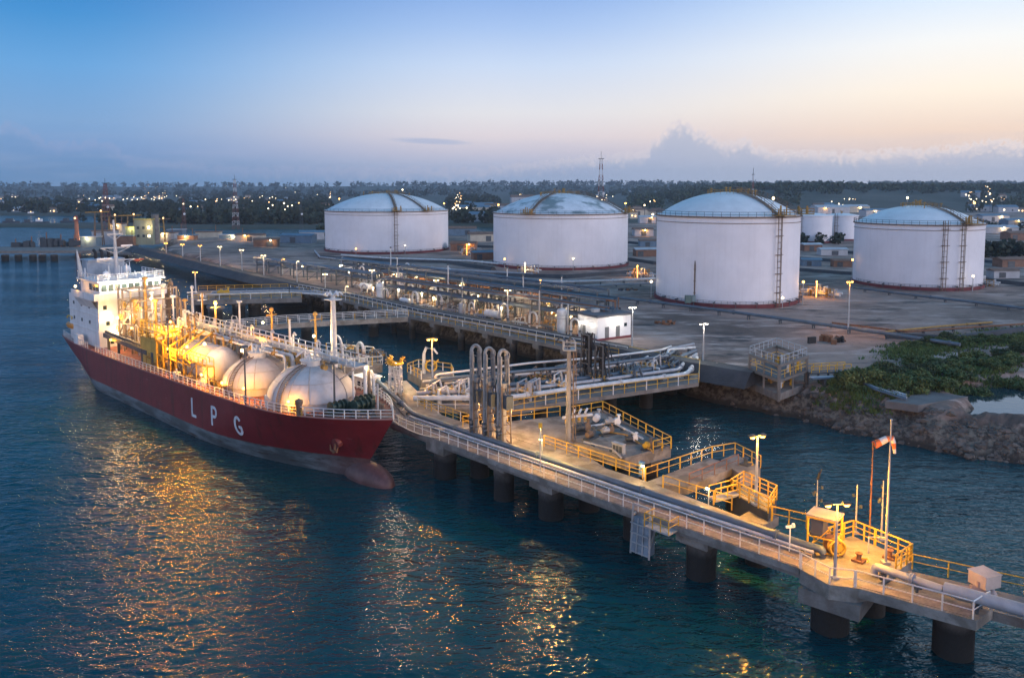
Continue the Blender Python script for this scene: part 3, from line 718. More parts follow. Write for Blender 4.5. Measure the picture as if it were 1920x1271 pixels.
# ---- loading platform with its loading arms
lp_=thing('loading_platform','grey concrete loading platform with yellow railings between the tall grey column and the water','loading platform',(10,95,DZ))
A1=gl(1064,786);A2=gl(1130,774);A3=gl(1258,844);A4=gl(1172,866);A5=gl(1070,832)
deck_poly([A1,A2,A3,A4,A5],lp_,CONC,DZ+.25,1.1,kerb=.2)
railing([A1,A2,A3],lp_,YEL,1.35,1.8,.055,2,z=DZ+.25,alt=YEL); railing([A3,((A3[0]*.6+A4[0]*.4),(A3[1]*.6+A4[1]*.4))],lp_,YEL,1.35,1.3,.055,2,z=DZ+.25)
for p in ((11,100),(13.2,94.6),(15.8,90.0),(9,92)): pile(p[0],p[1],lp_,1.1,DZ-.86,(2.2,2.2,.7))
mk=thing('arm_platform','amber-lit concrete apron carrying the three loading arms','loading platform',(-1,98,DZ))
B1=gl(868,800);B2=gl(952,790);B3=gl(1050,780);B4=(A1[0]-.1,A1[1]-.15);B5=(A5[0]-.1,A5[1]-.1);
deck_poly([(RE[2][0]+.05,RE[2][1]+.05),B1,B2,B3,B4,B5,(offset(LE,W+.05)[3][0]-4.2,offset(LE,W+.05)[3][1]+4.4)],mk,CONC,DZ-.004,1.0)
railing([B1,B2,B3],mk,YEL,1.35,1.8,.055,2)
pile(-3,100,mk,1.2,DZ-1.0,(2.4,2.4,.6)); pile(3,98,mk,1.2,DZ-1.0,(2.4,2.4,.6))
railing([(q.x,q.y) for q in (G(1020,836,DZ),G(1180,890,DZ),G(1205,897,DZ))],J,YEL,1.3,1.7,.055,3,alt=YEL)
railing([(q.x,q.y) for q in (G(1243,914,DZ),G(1338,945,DZ),G(1372,955,DZ))],J,YEL,1.3,1.9,.05,2,alt=YEL)
railing([(q.x,q.y) for q in (G(1447,975,DZ),G(1512,990,DZ))],J,YEL,1.3,1.7,.055,2,alt=YEL)
railing([(q.x,q.y) for q in (G(783,762,DZ),G(893,800,DZ))],J,YEL,1.3,1.5,.05,3,alt=RAILW)
PIPEL=mat('loader_paint',(.36,.33,.30),.5,var=.45,scale=1.2,streak=.4)
def loading_arm(label,base,rz,grp):
    t=thing('marine_loader',label,'loading arm',base,grp); b=Vector(base)
    d=Vector((math.cos(rz),math.sin(rz),0)); s=Vector((-d.y,d.x,0)); Z_=Vector((0,0,1))
    mb=MB(); mb.tube([b,b+Z_*7.4],.34,12); mb.lathe([(.75,0),(.75,.18),(.45,.3)],b,12); mb.tube([b+Z_*3.2,b+Z_*3.5],.5,12); mb.tube([b+Z_*6.9,b+Z_*7.5],.52,12); mb.build('riser',PIPEL,t)
    mb=MB(); 
    for q in (-.55,.55):
        mb.bar(b+d*.75+s*q,b+d*.45+s*q+Z_*7.2,.16)
        for k in range(6): mb.bar(b+d*(.75-.04*k)+s*q+Z_*(1.1*k+.3),b+s*q*.4+Z_*(1.1*k+.9),.09)
    for k in range(7): mb.bar(b+d*(.75-.04*k)+s*-.55+Z_*(1.05*k+.6),b+d*(.75-.04*k)+s*.55+Z_*(1.05*k+.6),.09)
    mb.build('support_frame',RUSTY,t)
    # inner arm leaning back up to the apex, outer arm folded down beside it
    ap=b+Z_*11.2-d*.15; p0=b+Z_*7.3+s*.45
    mb=MB(); mb.tube([p0,p0+Z_*1.0,ap+s*.5-Z_*.55],[.3,.26,.24],10); mb.tube([p0+d*.5,p0+d*.35+Z_*3.3,ap+s*.3-Z_*.5],.1,7); mb.build('inner_arm',PIPEL,t)
    mb=MB(); arc=[ap+s*(.5*math.cos(a))+Z_*(-.55+.62*math.sin(a)) for a in [PI*k/8 for k in range(9)]]
    mb.tube(arc,.22,10); mb.torus(ap-Z_*.5+d*.3,.62,.07,'y' if abs(d.y)>abs(d.x) else 'x',16,5); mb.bar(ap-s*.5-Z_*.6,ap+Z_*.25,.12); mb.bar(ap+s*.5-Z_*.6,ap+Z_*.25,.12); mb.build('apex_swivel',PIPEL,t)
    mb=MB(); e=ap-s*.5-Z_*.55; mb.tube([e,e-Z_*4.4-d*.1,b-s*.55+Z_*1.9-d*.25],[.23,.22,.22],10); mb.tube([e+d*.45,e-Z_*4.4+d*.4,b-s*.55+Z_*2.4+d*.3],.11,7); mb.build('outer_arm',PIPEL,t)
    mb=MB(); c0=b-s*.55+Z_*1.9-d*.25; mb.tube([c0,c0-Z_*.5,c0-Z_*.75+d*.35],.26,10); mb.tube([c0-Z_*.75+d*.35,c0-Z_*.75+d*.5],.42,12); mb.tube([c0+Z_*.35,c0+Z_*.6],.36,12); mb.build('coupler',STEELD,t)
    mb=MB(); mb.box(b+d*.95+Z_*5.4,(.7,.95,1.5),rz); mb.bar(b+d*.9+Z_*6.1,p0+Z_*.8,.16); mb.bar(b+d*.9+Z_*6.1,ap-Z_*.6+d*.35,.07); mb.build('counterweight',STEELD,t)
    mb=MB(); 
    for k in (1.6,4.2,8.6): mb.tube([b+s*.2+Z_*k+d*.1,b-s*.75+Z_*k+d*.1],.07,6)
    mb.tube([b-s*.2-d*.45,b-s*.2-d*.45+Z_*6.8,b-s*.2-d*.1+Z_*9.9],.07,6); mb.tube([b+s*.25-d*.5,b+s*.25-d*.5+Z_*8.4],.06,6); mb.build('hydraulic_line',STEEL,t)
    return t
for k,(px,py,lb) in enumerate(((893,822,'leftmost of the three tall parked loading arms on the amber-lit apron'),(918,830,'middle one of the three tall parked loading arms on the amber-lit apron'),(944,836,'rightmost of the three tall parked loading arms, nearest the grey column'))):
    g=G(px,py,DZ); loading_arm(lb,(g.x,g.y,DZ),ANG_U-.35+.1*k,'loading arms on the apron')
# tall grey column
g=G(1066,832,DZ)
t=thing('monitor_tower','tall thick grey column with pipe elbows at its top, left end of loading platform','fire monitor tower',(g.x,g.y,DZ))
b=Vector((g.x,g.y,DZ)); Zv=Vector((0,0,1))
mb=MB(); mb.tube([b,b+Zv*5,b+Zv*11.2],[.36,.31,.25],14); mb.lathe([(.8,0),(.8,.2),(.45,.4)],b,14); mb.build('column',mat('column_grey',(.20,.20,.22),.6,var=.4,scale=1,streak=.3),t)
mb=MB(); mb.box(b+Zv*11.25,(1.5,1.5,.12)); 
for q in ((.7,.7),(-.7,.7),(.7,-.7),(-.7,-.7)): mb.bar(b+Vector((q[0],q[1],11.3)),b+Vector((q[0],q[1],12.2)),.08)
for z in (11.75,12.2): [mb.bar(b+Vector((x1,y1,z)),b+Vector((x2,y2,z)),.07) for (x1,y1,x2,y2) in ((.7,.7,-.7,.7),(.7,-.7,-.7,-.7),(.7,.7,.7,-.7),(-.7,.7,-.7,-.7))]
mb.build('top_platform',STEEL,t)
mb=MB(); mb.tube([b+Zv*11.2,b+Vector((0,0,12.5)),b+Vector((.35,-.1,12.9)),b+Vector((1.4,-.3,12.6))],[.16,.16,.15,.11],8); mb.tube([b+Vector((-.3,0,11.4)),b+Vector((-.5,0,12.4)),b+Vector((-1.1,.1,12.6)),b+Vector((-1.5,.1,12.1))],.11,8); mb.build('monitor_nozzle',STEELD,t)
mb=MB(); mb.tube([b+Vector((.5,-.3,0)),b+Vector((.5,-.3,11))],.09,6); 
for k in range(11): mb.bar(b+Vector((.2,-.35,k+.5)),b+Vector((.75,-.35,k+.5)),.06)
mb.tube([b+Vector((.8,-.3,0)),b+Vector((.8,-.3,11))],.05,6)
mb.build('ladder',RUSTY,t)
# equipment on the loading platform
def pump_skid(label,p,rz,m1,m2,s=1.0,name='pump_skid',group=None):
    t=thing(name,label,'pump',p,group); b=Vector(p); d=Vector((math.cos(rz),math.sin(rz),0)); q=Vector((-d.y,d.x,0)); Zv=Vector((0,0,1))
    mb=MB(); mb.box(b+Zv*.12*s,(2.6*s,1.2*s,.24*s),rz); mb.build('base_frame',STEELD,t)
    mb=MB(); mb.tube([b-d*1.0*s+Zv*.75*s,b+d*.1*s+Zv*.75*s],.42*s,12); mb.tube([b-d*1.15*s+Zv*.75*s,b-d*1.0*s+Zv*.75*s],.34*s,12)
    for k in range(4): mb.tube([b+d*(-.9+.28*k)*s+Zv*.75*s,b+d*(-.86+.28*k)*s+Zv*.75*s],.47*s,12)
    mb.box(b-d*.45*s+Zv*1.25*s,(.4*s,.4*s,.25*s),rz); mb.build('motor',m1,t)
    mb=MB(); mb.tube([b+d*.5*s+q*-.25*s+Zv*.75*s,b+d*.5*s+q*.3*s+Zv*.75*s],.5*s,14); mb.tube([b+d*.5*s+q*.3*s+Zv*.75*s,b+d*.5*s+q*.8*s+Zv*.75*s],.2*s,10); mb.tube([b+d*.75*s+Zv*.9*s,b+d*.75*s+Zv*1.7*s],.17*s,10); mb.tube([b+d*.75*s+Zv*1.62*s,b+d*.75*s+Zv*1.74*s],.3*s,10); mb.build('pump_casing',m2,t)
    return t
z_=DZ+.25
for (px,py,rz,m1,m2,s,lb) in ((1093,812,.4,STEELD,RUSTY,1.0,'dark pump set at the foot of the tall grey column'),(1120,792,1.2,WHITE,STEEL,.9,'white pump set at the back of the loading platform'),(1150,800,.1,STEEL,WHITE,.9,'grey pump set in the middle of the loading platform by the railing'),(1215,842,.8,YEL,RUSTY,.7,'small yellow pump near the outer corner of the loading platform')):
    g=G(px,py,z_); pump_skid(lb,(g.x,g.y,z_),rz,m1,m2,s)
for (px,py,rz,m1,m2,s,lb) in ((1108,822,.9,RUSTY,STEELD,.8,'rusty pump set right of the tall grey column'),(1140,815,.5,STEEL,RUSTY,.8,'grey pump set with rusty casing on the loading platform'),(1185,830,.2,STEELD,WHITE,.7,'dark pump set near the middle of the loading platform')):
    g=G(px,py,z_); pump_skid(lb,(g.x,g.y,z_),rz,m1,m2,s)
for k,(pp,r,m,lb) in enumerate((([(1098,800),(1150,792),(1205,822)],.13,PIPEW,'white pipe bent round the back of the loading platform'),([(1095,828),(1150,842),(1165,858)],.11,PIPE,'grey pipe along the near side of the loading platform'),([(1120,806),(1175,815),(1225,846)],.1,YELD,'dull yellow pipe across the loading platform'))):
    q=[(G(x,y,z_+.35).x,G(x,y,z_+.35).y,z_+.35) for x,y in pp]; tag(pipe_run(q,r,None,m,sup=2.5,supz=z_,flange=5),lb,'pipeline')
g=G(1085,800,z_)
t=thing('hose_tower','low pipe frame of orange lit valves behind the tall grey column','valve manifold',(g.x,g.y,z_))
mb=MB()
for k in range(4): mb.tube([(g.x-1.5+k*.8,g.y+.3*k,z_),(g.x-1.5+k*.8,g.y+.3*k,z_+1.6),(g.x-1.2+k*.8,g.y+.6+.3*k,z_+1.9)],.14,8)
mb.tube([(g.x-2,g.y-.2,z_+1.2),(g.x+1.8,g.y+1.2,z_+1.2)],.2,10); mb.build('header_pipe',PIPEW,t)
[valve_part(t,(g.x-1.5+k*.8,g.y+.3*k,z_+.8),(0,0,1),.16,YEL) for k in range(4)]
g=G(1228,838,z_)
def bollard(label,p,s=1.0,m=STEELD,group=None):
    t=thing('mooring_hook',label,'mooring hook',p,group); b=Vector(p)
    mb=MB(); mb.box(b+Vector((0,0,.12*s)),(1.3*s,1.1*s,.24*s),ANG_U); mb.lathe([(.34*s,.2*s),(.26*s,.4*s),(.26*s,.8*s),(.4*s,.92*s),(.4*s,1.02*s),(.1*s,1.08*s)],b,14); mb.build('bollard_post',m,t)
    mb=MB(); mb.tube([b+Vector((.2*s,-.3*s,.5*s)),b+Vector((.7*s,-.6*s,.6*s)),b+Vector((.8*s,-.75*s,.35*s)),b+Vector((.6*s,-.7*s,.2*s))],.1*s,7); mb.build('hook',YEL,t)
bollard('dark mooring hook near the outer corner of the loading platform',(g.x,g.y,z_))
g=G(1160,850,z_); 
t=thing('control_desk','small grey control desk at the near edge of the loading platform','control desk',(g.x,g.y,z_))
mb=MB(); mb.box((g.x,g.y,z_+.55),(1.5,.5,1.1),ANG_U); mb.box((g.x,g.y,z_+1.15),(1.6,.62,.1),ANG_U); mb.build('cabinet',STEEL,t,smooth=False)
mb=MB(); 
for k in (-.45,0,.45):
    q=Vector((g.x,g.y,0))+EU*k+EV*-.27; mb.box((q.x,q.y,z_+.6),(.36,.03,.7),ANG_U)
mb.build('door_panel',STEELD,t,smooth=False)
# ---- finger jetty with its dolphin head
fj=thing('finger_jetty','narrow concrete finger jetty with yellow railing and broad block at its end','jetty',(20,82,DZ))
f1=gl(1207,905);f2=gl(1290,912);f3=gl(1384,873);f4=gl(1372,855);f5=gl(1330,858)
deck_poly([f1,f2,f3,f5],fj,CONC,DZ-.006,.8)
h1=gl(1352,862);h2=gl(1378,851);h3=gl(1426,876);h4=gl(1388,890)
deck_poly([h1,h2,h3,h4],fj,CONC,DZ+.03,1.6,name='dolphin_cap')
cx,cy=((h1[0]+h3[0])/2,(h1[1]+h3[1])/2); pile(cx,cy,fj,1.5,DZ-1.55,None)
railing([gl(1210,900),gl(1335,858),h2,h3],fj,YEL,1.3,1.7,.05,2,alt=YEL); railing([gl(1292,909),gl(1384,872)],fj,RUST,1.2,2.2,.045,2)
g=G(1398,872,DZ); bollard('mooring hook on the block at the end of the finger jetty',(g.x,g.y,DZ+.03),.8)
# ---- lamp dolphin
ld=thing('mooring_dolphin','dark square mooring dolphin with amber-lit yellow-railed top, under the bright orange lamp','mooring dolphin',(23.6,74,DZ))
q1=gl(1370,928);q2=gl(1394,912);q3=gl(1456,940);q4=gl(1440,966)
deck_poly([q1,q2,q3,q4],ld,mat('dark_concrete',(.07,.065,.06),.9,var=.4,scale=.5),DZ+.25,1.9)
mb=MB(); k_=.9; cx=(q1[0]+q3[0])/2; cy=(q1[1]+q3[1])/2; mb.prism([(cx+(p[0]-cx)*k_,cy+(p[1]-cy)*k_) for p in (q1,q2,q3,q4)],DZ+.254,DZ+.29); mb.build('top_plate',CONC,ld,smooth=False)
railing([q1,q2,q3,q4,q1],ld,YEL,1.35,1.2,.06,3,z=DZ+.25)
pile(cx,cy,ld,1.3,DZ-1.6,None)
bw=thing('footbridge','small yellow-railed footbridge between the jetty roadway and the lamp dolphin','footbridge',(21,75,DZ))
w1=Vector((*gl(1335,938),DZ+.1)); w2=Vector((*gl(1380,930),DZ+.3)); mb=MB(); mb.bar(w1,w2,1.1,.2); mb.build('deck',STEEL,bw)
s_=(w2-w1).cross(Vector((0,0,1))).normalized()*.5; railing([tuple(w1+s_),tuple(w2+s_)],bw,YEL,1.2,1.3,.05,2); railing([tuple(w1-s_),tuple(w2-s_)],bw,YEL,1.2,1.3,.05,2)
g=G(1417,946,DZ+.28); lamp_post('tall grey twin lamp burning bright orange on the square mooring dolphin',(g.x,g.y,DZ+.28),6.6,'lamp_mast',SOD,SODC,7000,2,.55,None,.13,rz=.3)
# ---- approach trestle carrying pipes ashore
tr=thing('approach_trestle','broad concrete trestle with yellow railings carrying pipes ashore behind the loading arms','trestle',(8,115,DZ))
tp=[gl(772,764),gl(962,769),gl(1062,752),gl(1310,717),gl(1312,690),gl(1180,664),gl(1085,690),gl(960,728),gl(775,738)]
deck_poly(tp,tr,CONCD,DZ-.01,.6)
railing([tp[1],tp[2],tp[3],tp[4]],tr,YEL,1.4,1.9,.055,2,z=DZ,alt=RAILW); railing([tp[4],gl(1245,678),tp[5]],tr,YEL,1.4,2.2,.06,2)
railing([gl(800,766),tp[1]],tr,RAILW,1.3,2.0,.05,2)
for (px,py) in ((1145,772),(1213,766),(1012,790),(870,800),(1060,735),(960,775),(1080,782),(1180,745),(1260,740),(905,790)):
    g=G(px,py,0); pile(g.x,g.y+1,tr,1.05,DZ-.61,(2.4,2.4,.8))
for k,(yy,r,m,hh) in enumerate(((760,.34,PIPEW,.9),(752,.30,PIPE,1.0),(745,.36,PIPEB,.9),(739,.22,PIPEW,1.7),(734,.22,PIPE,.7))):
    a=G(775+6*k,yy-2,DZ);b=G(962+12*k,yy-4-5*k,DZ);c_=G(1085+16*k,738-10*k,DZ);d_=G(1285-12*k,712-8*k,DZ); e_=Vector((d_.x+3,d_.y+14,0))
    tag(pipe_run([(a.x,a.y,DZ+hh),(b.x,b.y,DZ+hh),(c_.x,c_.y,DZ+hh),(d_.x,d_.y,DZ+hh),(d_.x+1.5,d_.y+3+k,DZ+hh),(d_.x+5+k,d_.y+14,GZ+.9)],r,None,m,sup=6,supz=DZ-.02,flange=8+k),('white pipe nearest the railing on the approach trestle','grey pipe second from the near railing on the approach trestle','thick blue grey pipe in the middle of the approach trestle','thin raised white pipe over the approach trestle','thin grey pipe at the far side of the approach trestle')[k],'pipeline',group='pipes on the approach trestle')
for k,(yy,r,m,hh,lb) in enumerate(((757,.18,YELD,.55,'dull yellow pipe low down near the railing on the approach trestle'),(749,.2,RUST,.6,'rusty pipe low down in the middle of the approach trestle'),(742,.26,PIPEB,2.2,'high blue grey pipe over the middle of the approach trestle'),(737,.18,PIPEW,2.6,'highest thin white pipe over the approach trestle'))):
    a=G(790+9*k,yy-2,DZ);b=G(960+12*k,yy-8-6*k,DZ);c_=G(1090+14*k,732-11*k,DZ);d_=G(1270-10*k,708-8*k,DZ)
    tag(pipe_run([(a.x,a.y,DZ+.1),(a.x,a.y,DZ+hh),(b.x,b.y,DZ+hh),(c_.x,c_.y,DZ+hh),(d_.x,d_.y,DZ+hh),(d_.x+4,d_.y+12,GZ+1.2)],r,None,m,sup=6,supz=DZ-.02,flange=9+k),lb,'pipeline',group='pipes on the approach trestle')
# cross-over manifold pipes
for (px,py,lb,m) in ((815,752,'pale pipe loop at the left end of the approach trestle',PIPEW),(985,748,'grey pipe loop beside the loading arms on the trestle',PIPE),(1120,722,'dark valve cluster rising in the middle of the approach trestle',STEELD),(1180,715,'blue grey pipe loop near the shore end of the approach trestle',PIPEB),(860,748,'pale valve cluster on the trestle left of the loading arms',PIPEW),(1045,735,'white pipe loop behind the tall grey column',PIPEW),(905,738,'grey valve cluster right behind the loading arms',PIPE),(1010,722,'rusty pipe loop at the far side of the trestle behind the column',RUSTY),(1215,700,'pale valve cluster near the shore end of the trestle',PIPEW),(1155,700,'dark pipe loop right of the black hose gantry',STEELD),(1250,697,'blue grey valve cluster at the last railing before the shore',PIPEB),(1065,712,'grey valve cluster left of the black hose gantry',PIPE)):
    g=G(px,py,DZ); t=thing('valve_manifold',lb,'valve manifold',(g.x,g.y,DZ),'valve manifolds on the approach trestle'); mb=MB(); b=Vector((g.x,g.y,DZ))
    for k in range(4):
        o_=EU*(k*.9-1.4)+EV*rng.uniform(-.5,.5); hh=rng.uniform(1.2,2.8)
        mb.tube([b+o_,b+o_+Vector((0,0,hh)),b+o_+EV*rng.uniform(.8,1.8)+Vector((0,0,hh+.3)),b+o_+EV*2+Vector((0,0,.2))],rng.uniform(.1,.2),8)
    mb.tube([b-EU*2.2+Vector((0,0,1.1)),b+EU*2.2+Vector((0,0,1.1))],.2,10); mb.build('pipework',m,t)
    [valve_part(t,b+EU*(k*.9-1.4)+Vector((0,0,1.1)),EU,.15,YEL) for k in range(4)]
for (px,py,s_,n_) in ((1102,715,7.4,12),(1128,722,6.2,10)):
    g=G(px,py,DZ); b=Vector((g.x,g.y,DZ)); t=thing('hose_gantry','%s dark hose gantry standing over the trestle pipes'%('taller' if s_>7 else 'shorter'),'gantry',(g.x,g.y,DZ)); mb=MB()
    for k in range(4): mb.bar(b+EU*(.9 if k%2 else -.9)+EV*(.8 if k//2 else -.8),b+EU*(.7 if k%2 else -.7)+EV*(.6 if k//2 else -.6)+Vector((0,0,s_)),.2)
    for z in (.4,.7,1.0): mb.bar(b-EU*.8-EV*.7+Vector((0,0,s_*z)),b+EU*.8-EV*.7+Vector((0,0,s_*z)),.15); mb.bar(b-EU*.8+EV*.7+Vector((0,0,s_*z)),b+EU*.8+EV*.7+Vector((0,0,s_*z)),.15); mb.bar(b-EU*.8-EV*.7+Vector((0,0,s_*z)),b-EU*.8+EV*.7+Vector((0,0,s_*z-.8)),.12)
    mb.build('frame',STEELD,t); mb=MB()
    for k in range(n_):
        a=b+EU*rng.uniform(-.8,.8)+EV*rng.uniform(-.7,.7); mb.tube([a+Vector((0,0,.5)),a+EU*rng.uniform(-.5,.5)+Vector((0,0,s_*.6)),a+EV*rng.uniform(-.5,.5)+Vector((0,0,s_*1.02)),a+EU*rng.uniform(-1.2,1.2)+Vector((0,0,s_*.7))],.1,6)
    mb.build('hose',BLACK,t)
# ---- long shore walkway on piles
sw=thing('shore_walkway','long narrow walkway on piles with white and yellow railings along the dark sea wall','walkway',(0,165,5.4))
SW=[gl(545,543,5.4),gl(640,561,5.4),gl(766,592,5.4),gl(910,620,5.4),gl(1058,650,5.4),gl(1160,668,5.4)]
SWi=offset(SW,2.6); mb=MB()
for a,b,c_,d_ in zip(SW,SW[1:],SWi[1:],SWi): mb.prism([a,b,c_,d_],4.7,5.4)
mb.build('deck',CONCD,sw,smooth=False); railing(SW,sw,YEL,1.3,2.4,.055,2,z=5.4,alt=RAILW); railing(SWi,sw,RAILW,1.3,2.4,.05,2,z=5.4)
for p in resample([Vector((*q,0)) for q in offset(SW,1.0)],9.0)[1:]: pile(p.x,p.y,sw,.75,4.7,(1.7,2.4,.7))
tag(pipe_run([(p[0],p[1],5.95) for p in offset(SW,2.0)],.22,None,PIPE,sup=6,supz=5.4,flange=12),'grey pipe along the inland side of the shore walkway','pipeline')
# ---- catwalk from the shore walkway to the ship berth, upper jetty
cw=thing('catwalk','pale slim catwalk with white rails running level from behind the ship to the shore walkway','catwalk',(-42,172,6))
CW=[gl(418,617,6),gl(540,606,6),gl(765,594,6)]; CWi=offset(CW,2.2); mb=MB()
for a,b,c_,d_ in zip(CW,CW[1:],CWi[1:],CWi): mb.prism([a,b,c_,d_],4.9,6)
mb.build('deck',CONC,cw,smooth=False); railing(CW,cw,RAILW,1.4,2.4,.055,2,z=6,alt=YEL); railing(CWi,cw,RAILW,1.4,2.4,.055,2,z=6)
for (px,py) in ((445,640),(575,636),(700,630)):
    g=G(px,py,0); pile(g.x,g.y,cw,1.25,4.9,(2.6,2.6,.8))
uj=thing('upper_jetty','dark concrete jetty with yellow railings and pipes, beyond the ship, lamp at its left end','jetty',(-72,222,5))
u1=gl(352,563);u2=gl(372,545);u3=gl(540,541);u4=gl(566,552);u5=gl(566,558)
deck_poly([u1,u2,u3,u4,u5],uj,CONCD,5,1.3); railing([u1,u5],uj,YEL,1.35,2.6,.06,2,alt=RAILW); railing([u2,u3],uj,YEL,1.35,2.6,.06,2)
for (px,py) in ((405,600),(448,592),(478,590),(378,585)):
    g=G(px,py,0); pile(g.x,g.y,uj,1.7,3.8,(3.6,3.4,.7))
for k in range(3):
    a=G(385+12*k,560-5*k,5);b=G(545,555-4*k,5); tag(pipe_run([(a.x,a.y,5.2),(a.x,a.y,6),(b.x,b.y,6),(b.x+14,b.y-6,6)],.3,None,(PIPEW,PIPE,PIPEB)[k],sup=7,supz=5,flange=10),('white pipe at the near edge of the upper jetty','grey pipe in the middle of the upper jetty','blue grey pipe at the far edge of the upper jetty')[k],'pipeline')
pump_skid('yellow pump set by the near railing of the upper jetty',(gl(420,556)[0],gl(420,556)[1],5),.2,YEL,YEL,1.5)
g=G(367,551,5); lamp_post('amber lamp at the left end of the upper jetty beyond the ship',(g.x,g.y,5),6.2,'lamp_mast',SOD,SODC,3000,2,.5,None,.2,rz=.1)
# ---- berthing platform behind the ship and small lamp dolphin
bp_=thing('berthing_platform','concrete berthing platform crowded with white equipment behind the ship','mooring platform',(-28,137,5))
b1=gl(600,672);b2=gl(612,657);b3=gl(700,665);b4=gl(717,683);b5=gl(640,690)
deck_poly([b1,b2,b3,b4,b5],bp_,CONC,5,1.4); railing([b2,b3,b4,b5],bp_,RAILW,1.4,1.6,.06,2,alt=YEL)
for p in ((-30,136),(-24.5,134.5),(-26,140)): pile(p[0],p[1],bp_,1.4,3.6,None)
sd_=thing('lamp_dolphin','small round-fronted dolphin with yellow rails and a lamp beside it','mooring dolphin',(-14,127,5))
e1=gl(764,697);e2=gl(785,689);e3=gl(846,697);e4=gl(850,706);e5=gl(790,711)
deck_poly([e1,e2,e3,e4,e5],sd_,CONCD,5,1.3); railing([e5,e1,e2,e3,e4],sd_,YEL,1.35,1.5,.06,2,alt=RAILW)
pile(-13.6,126.5,sd_,1.4,3.7,None); pile(-10.6,126.5,sd_,1.2,3.7,None)
g=G(811,737,5); lamp_post('twin lamp burning orange on a tall pole left of the loading arms',(g.x,g.y,5),8.0,'lamp_mast',SOD,SODC,5200,2,.55,None,.14,rz=.2)
g=G(795,700,5); b=Vector((g.x,g.y,5)); t=thing('fire_monitor','fire monitor with curved pipe on the small lamp dolphin','fire monitor',tuple(b))
mb=MB(); mb.tube([b,b+Zv*3.2,b+Vector((.4,0,4.2)),b+Vector((1.6,0,4.0)),b+Vector((2.2,0,3.2))],[.3,.26,.24,.2,.14],10); mb.build('pipe',PIPEW,t)
mb=MB(); mb.torus(b+Vector((1.2,-.3,1.3)),.9,.14,'y',14,6); mb.bar(b+Vector((1.2,-.3,1.3)),b+Vector((2.4,-.3,2.3)),.2); mb.build('handwheel',YEL,t)
g=G(742,738,5); b=Vector((g.x,g.y,5)); t=thing('hose_tower','pale riveted tower topped with a tuft of yellow pipes, beside the ship bow','hose tower',tuple(b))
mb=MB()
for k in range(4): mb.bar(b+Vector(((.9,.9),(-.9,.9),(.9,-.9),(-.9,-.9))[k]+(0,)),b+Vector(((.75,.75),(-.75,.75),(.75,-.75),(-.75,-.75))[k]+(4.4,)),.18)
for z in range(7):
    for (x1,y1,x2,y2) in ((.85,.85,-.85,.85),(.85,-.85,-.85,-.85),(.85,.85,.85,-.85),(-.85,.85,-.85,-.85)): mb.bar(b+Vector((x1,y1,.5+z*.6)),b+Vector((x2,y2,.5+z*.6+(.55 if z%2 else 0))),.12)
for k in range(5): mb.tube([b+Vector((rng.uniform(-.6,.6),rng.uniform(-.6,.6),0)),b+Vector((rng.uniform(-.6,.6),rng.uniform(-.6,.6),4.6))],.14,7)
mb.build('frame',PIPEW,t); mb=MB()
for k in range(16):
    a=rng.uniform(0,2*PI); q=b+Vector((.8*math.cos(a),.8*math.sin(a),4.3)); mb.tube([q,q+Vector((.3*math.cos(a),.3*math.sin(a),rng.uniform(.6,1.3))),q+Vector((.7*math.cos(a),.7*math.sin(a),rng.uniform(.2,1.2)))],.09,6)
mb.lathe([(1.0,4.3),(1.25,4.5),(1.0,4.7)],b,12); mb.build('pipe_crown',YEL,t)

# flood lamps added on posts to light the apron amber; no visible source there
for k,(px,py) in enumerate(((905,818),(958,826))):
    q=P_=G(px,py,DZ); b=Vector((q.x,q.y,DZ)); t=thing('added_flood_post','short amber flood lamp on a post %s the loading arms'%('behind','right of')[k],'flood lamp',tuple(b)); mb=MB(); mb.tube([b,b+Zv*4.4],.07,7); mb.build('post',STEEL,t); mb=MB(); mb.box(b+Zv*4.5,(.45,.3,.25)); mb.build('lamp_head',SOD,t); lamp_light(t,b+Vector((.3,.2,4.1)),(900,1500)[k],(1,.50,.12),.25)
for k,lc in enumerate(((3.4,88.0),(13.5,79.5),(18.6,73.4))):  # low rail lamps added only to keep the roadway lit
    b=Vector((*offset([(p[0],p[1]) for p in LE],6.6)[2],DZ)); b=Vector((lc[0],lc[1],DZ)); t=thing('added_flood_post','small low roadway lamp on the inland rail of the jetty, %s'%('nearest the loading arms','beside the loading platform corner','nearest the lamp dolphin')[k],'flood lamp',tuple(b)); mb=MB(); mb.tube([b,b+Zv*1.6,b+Zv*1.7-EV*.15],.055,6); mb.build('post',STEEL,t); mb=MB(); mb.box(b+Zv*1.7-EV*.25,(.3,.16,.14),ANG_U); mb.build('lamp_head',WARM,t); lamp_light(t,b+Zv*1.75-EV*.6,260,(1,.66,.25),.15)
q=G(1203,893,DZ); b=Vector((q.x,q.y,DZ)); t=thing('blue_cabinet','narrow blue cabinet at the jetty railing where the finger jetty starts','cabinet',tuple(b)); mb=MB(); mb.box(b+Zv*.75,(.5,.35,1.5),ANG_U); mb.box(b+Zv*1.53,(.58,.42,.06),ANG_U); mb.build('body',mat('cabinet_blue',(.09,.2,.36),.5,var=.3,scale=2),t,smooth=False); mb=MB(); mb.box(b+Zv*.8-EV*.19,(.4,.03,1.2),ANG_U); mb.build('door',mat('cabinet_blue_pale',(.22,.35,.48),.5),t,smooth=False)
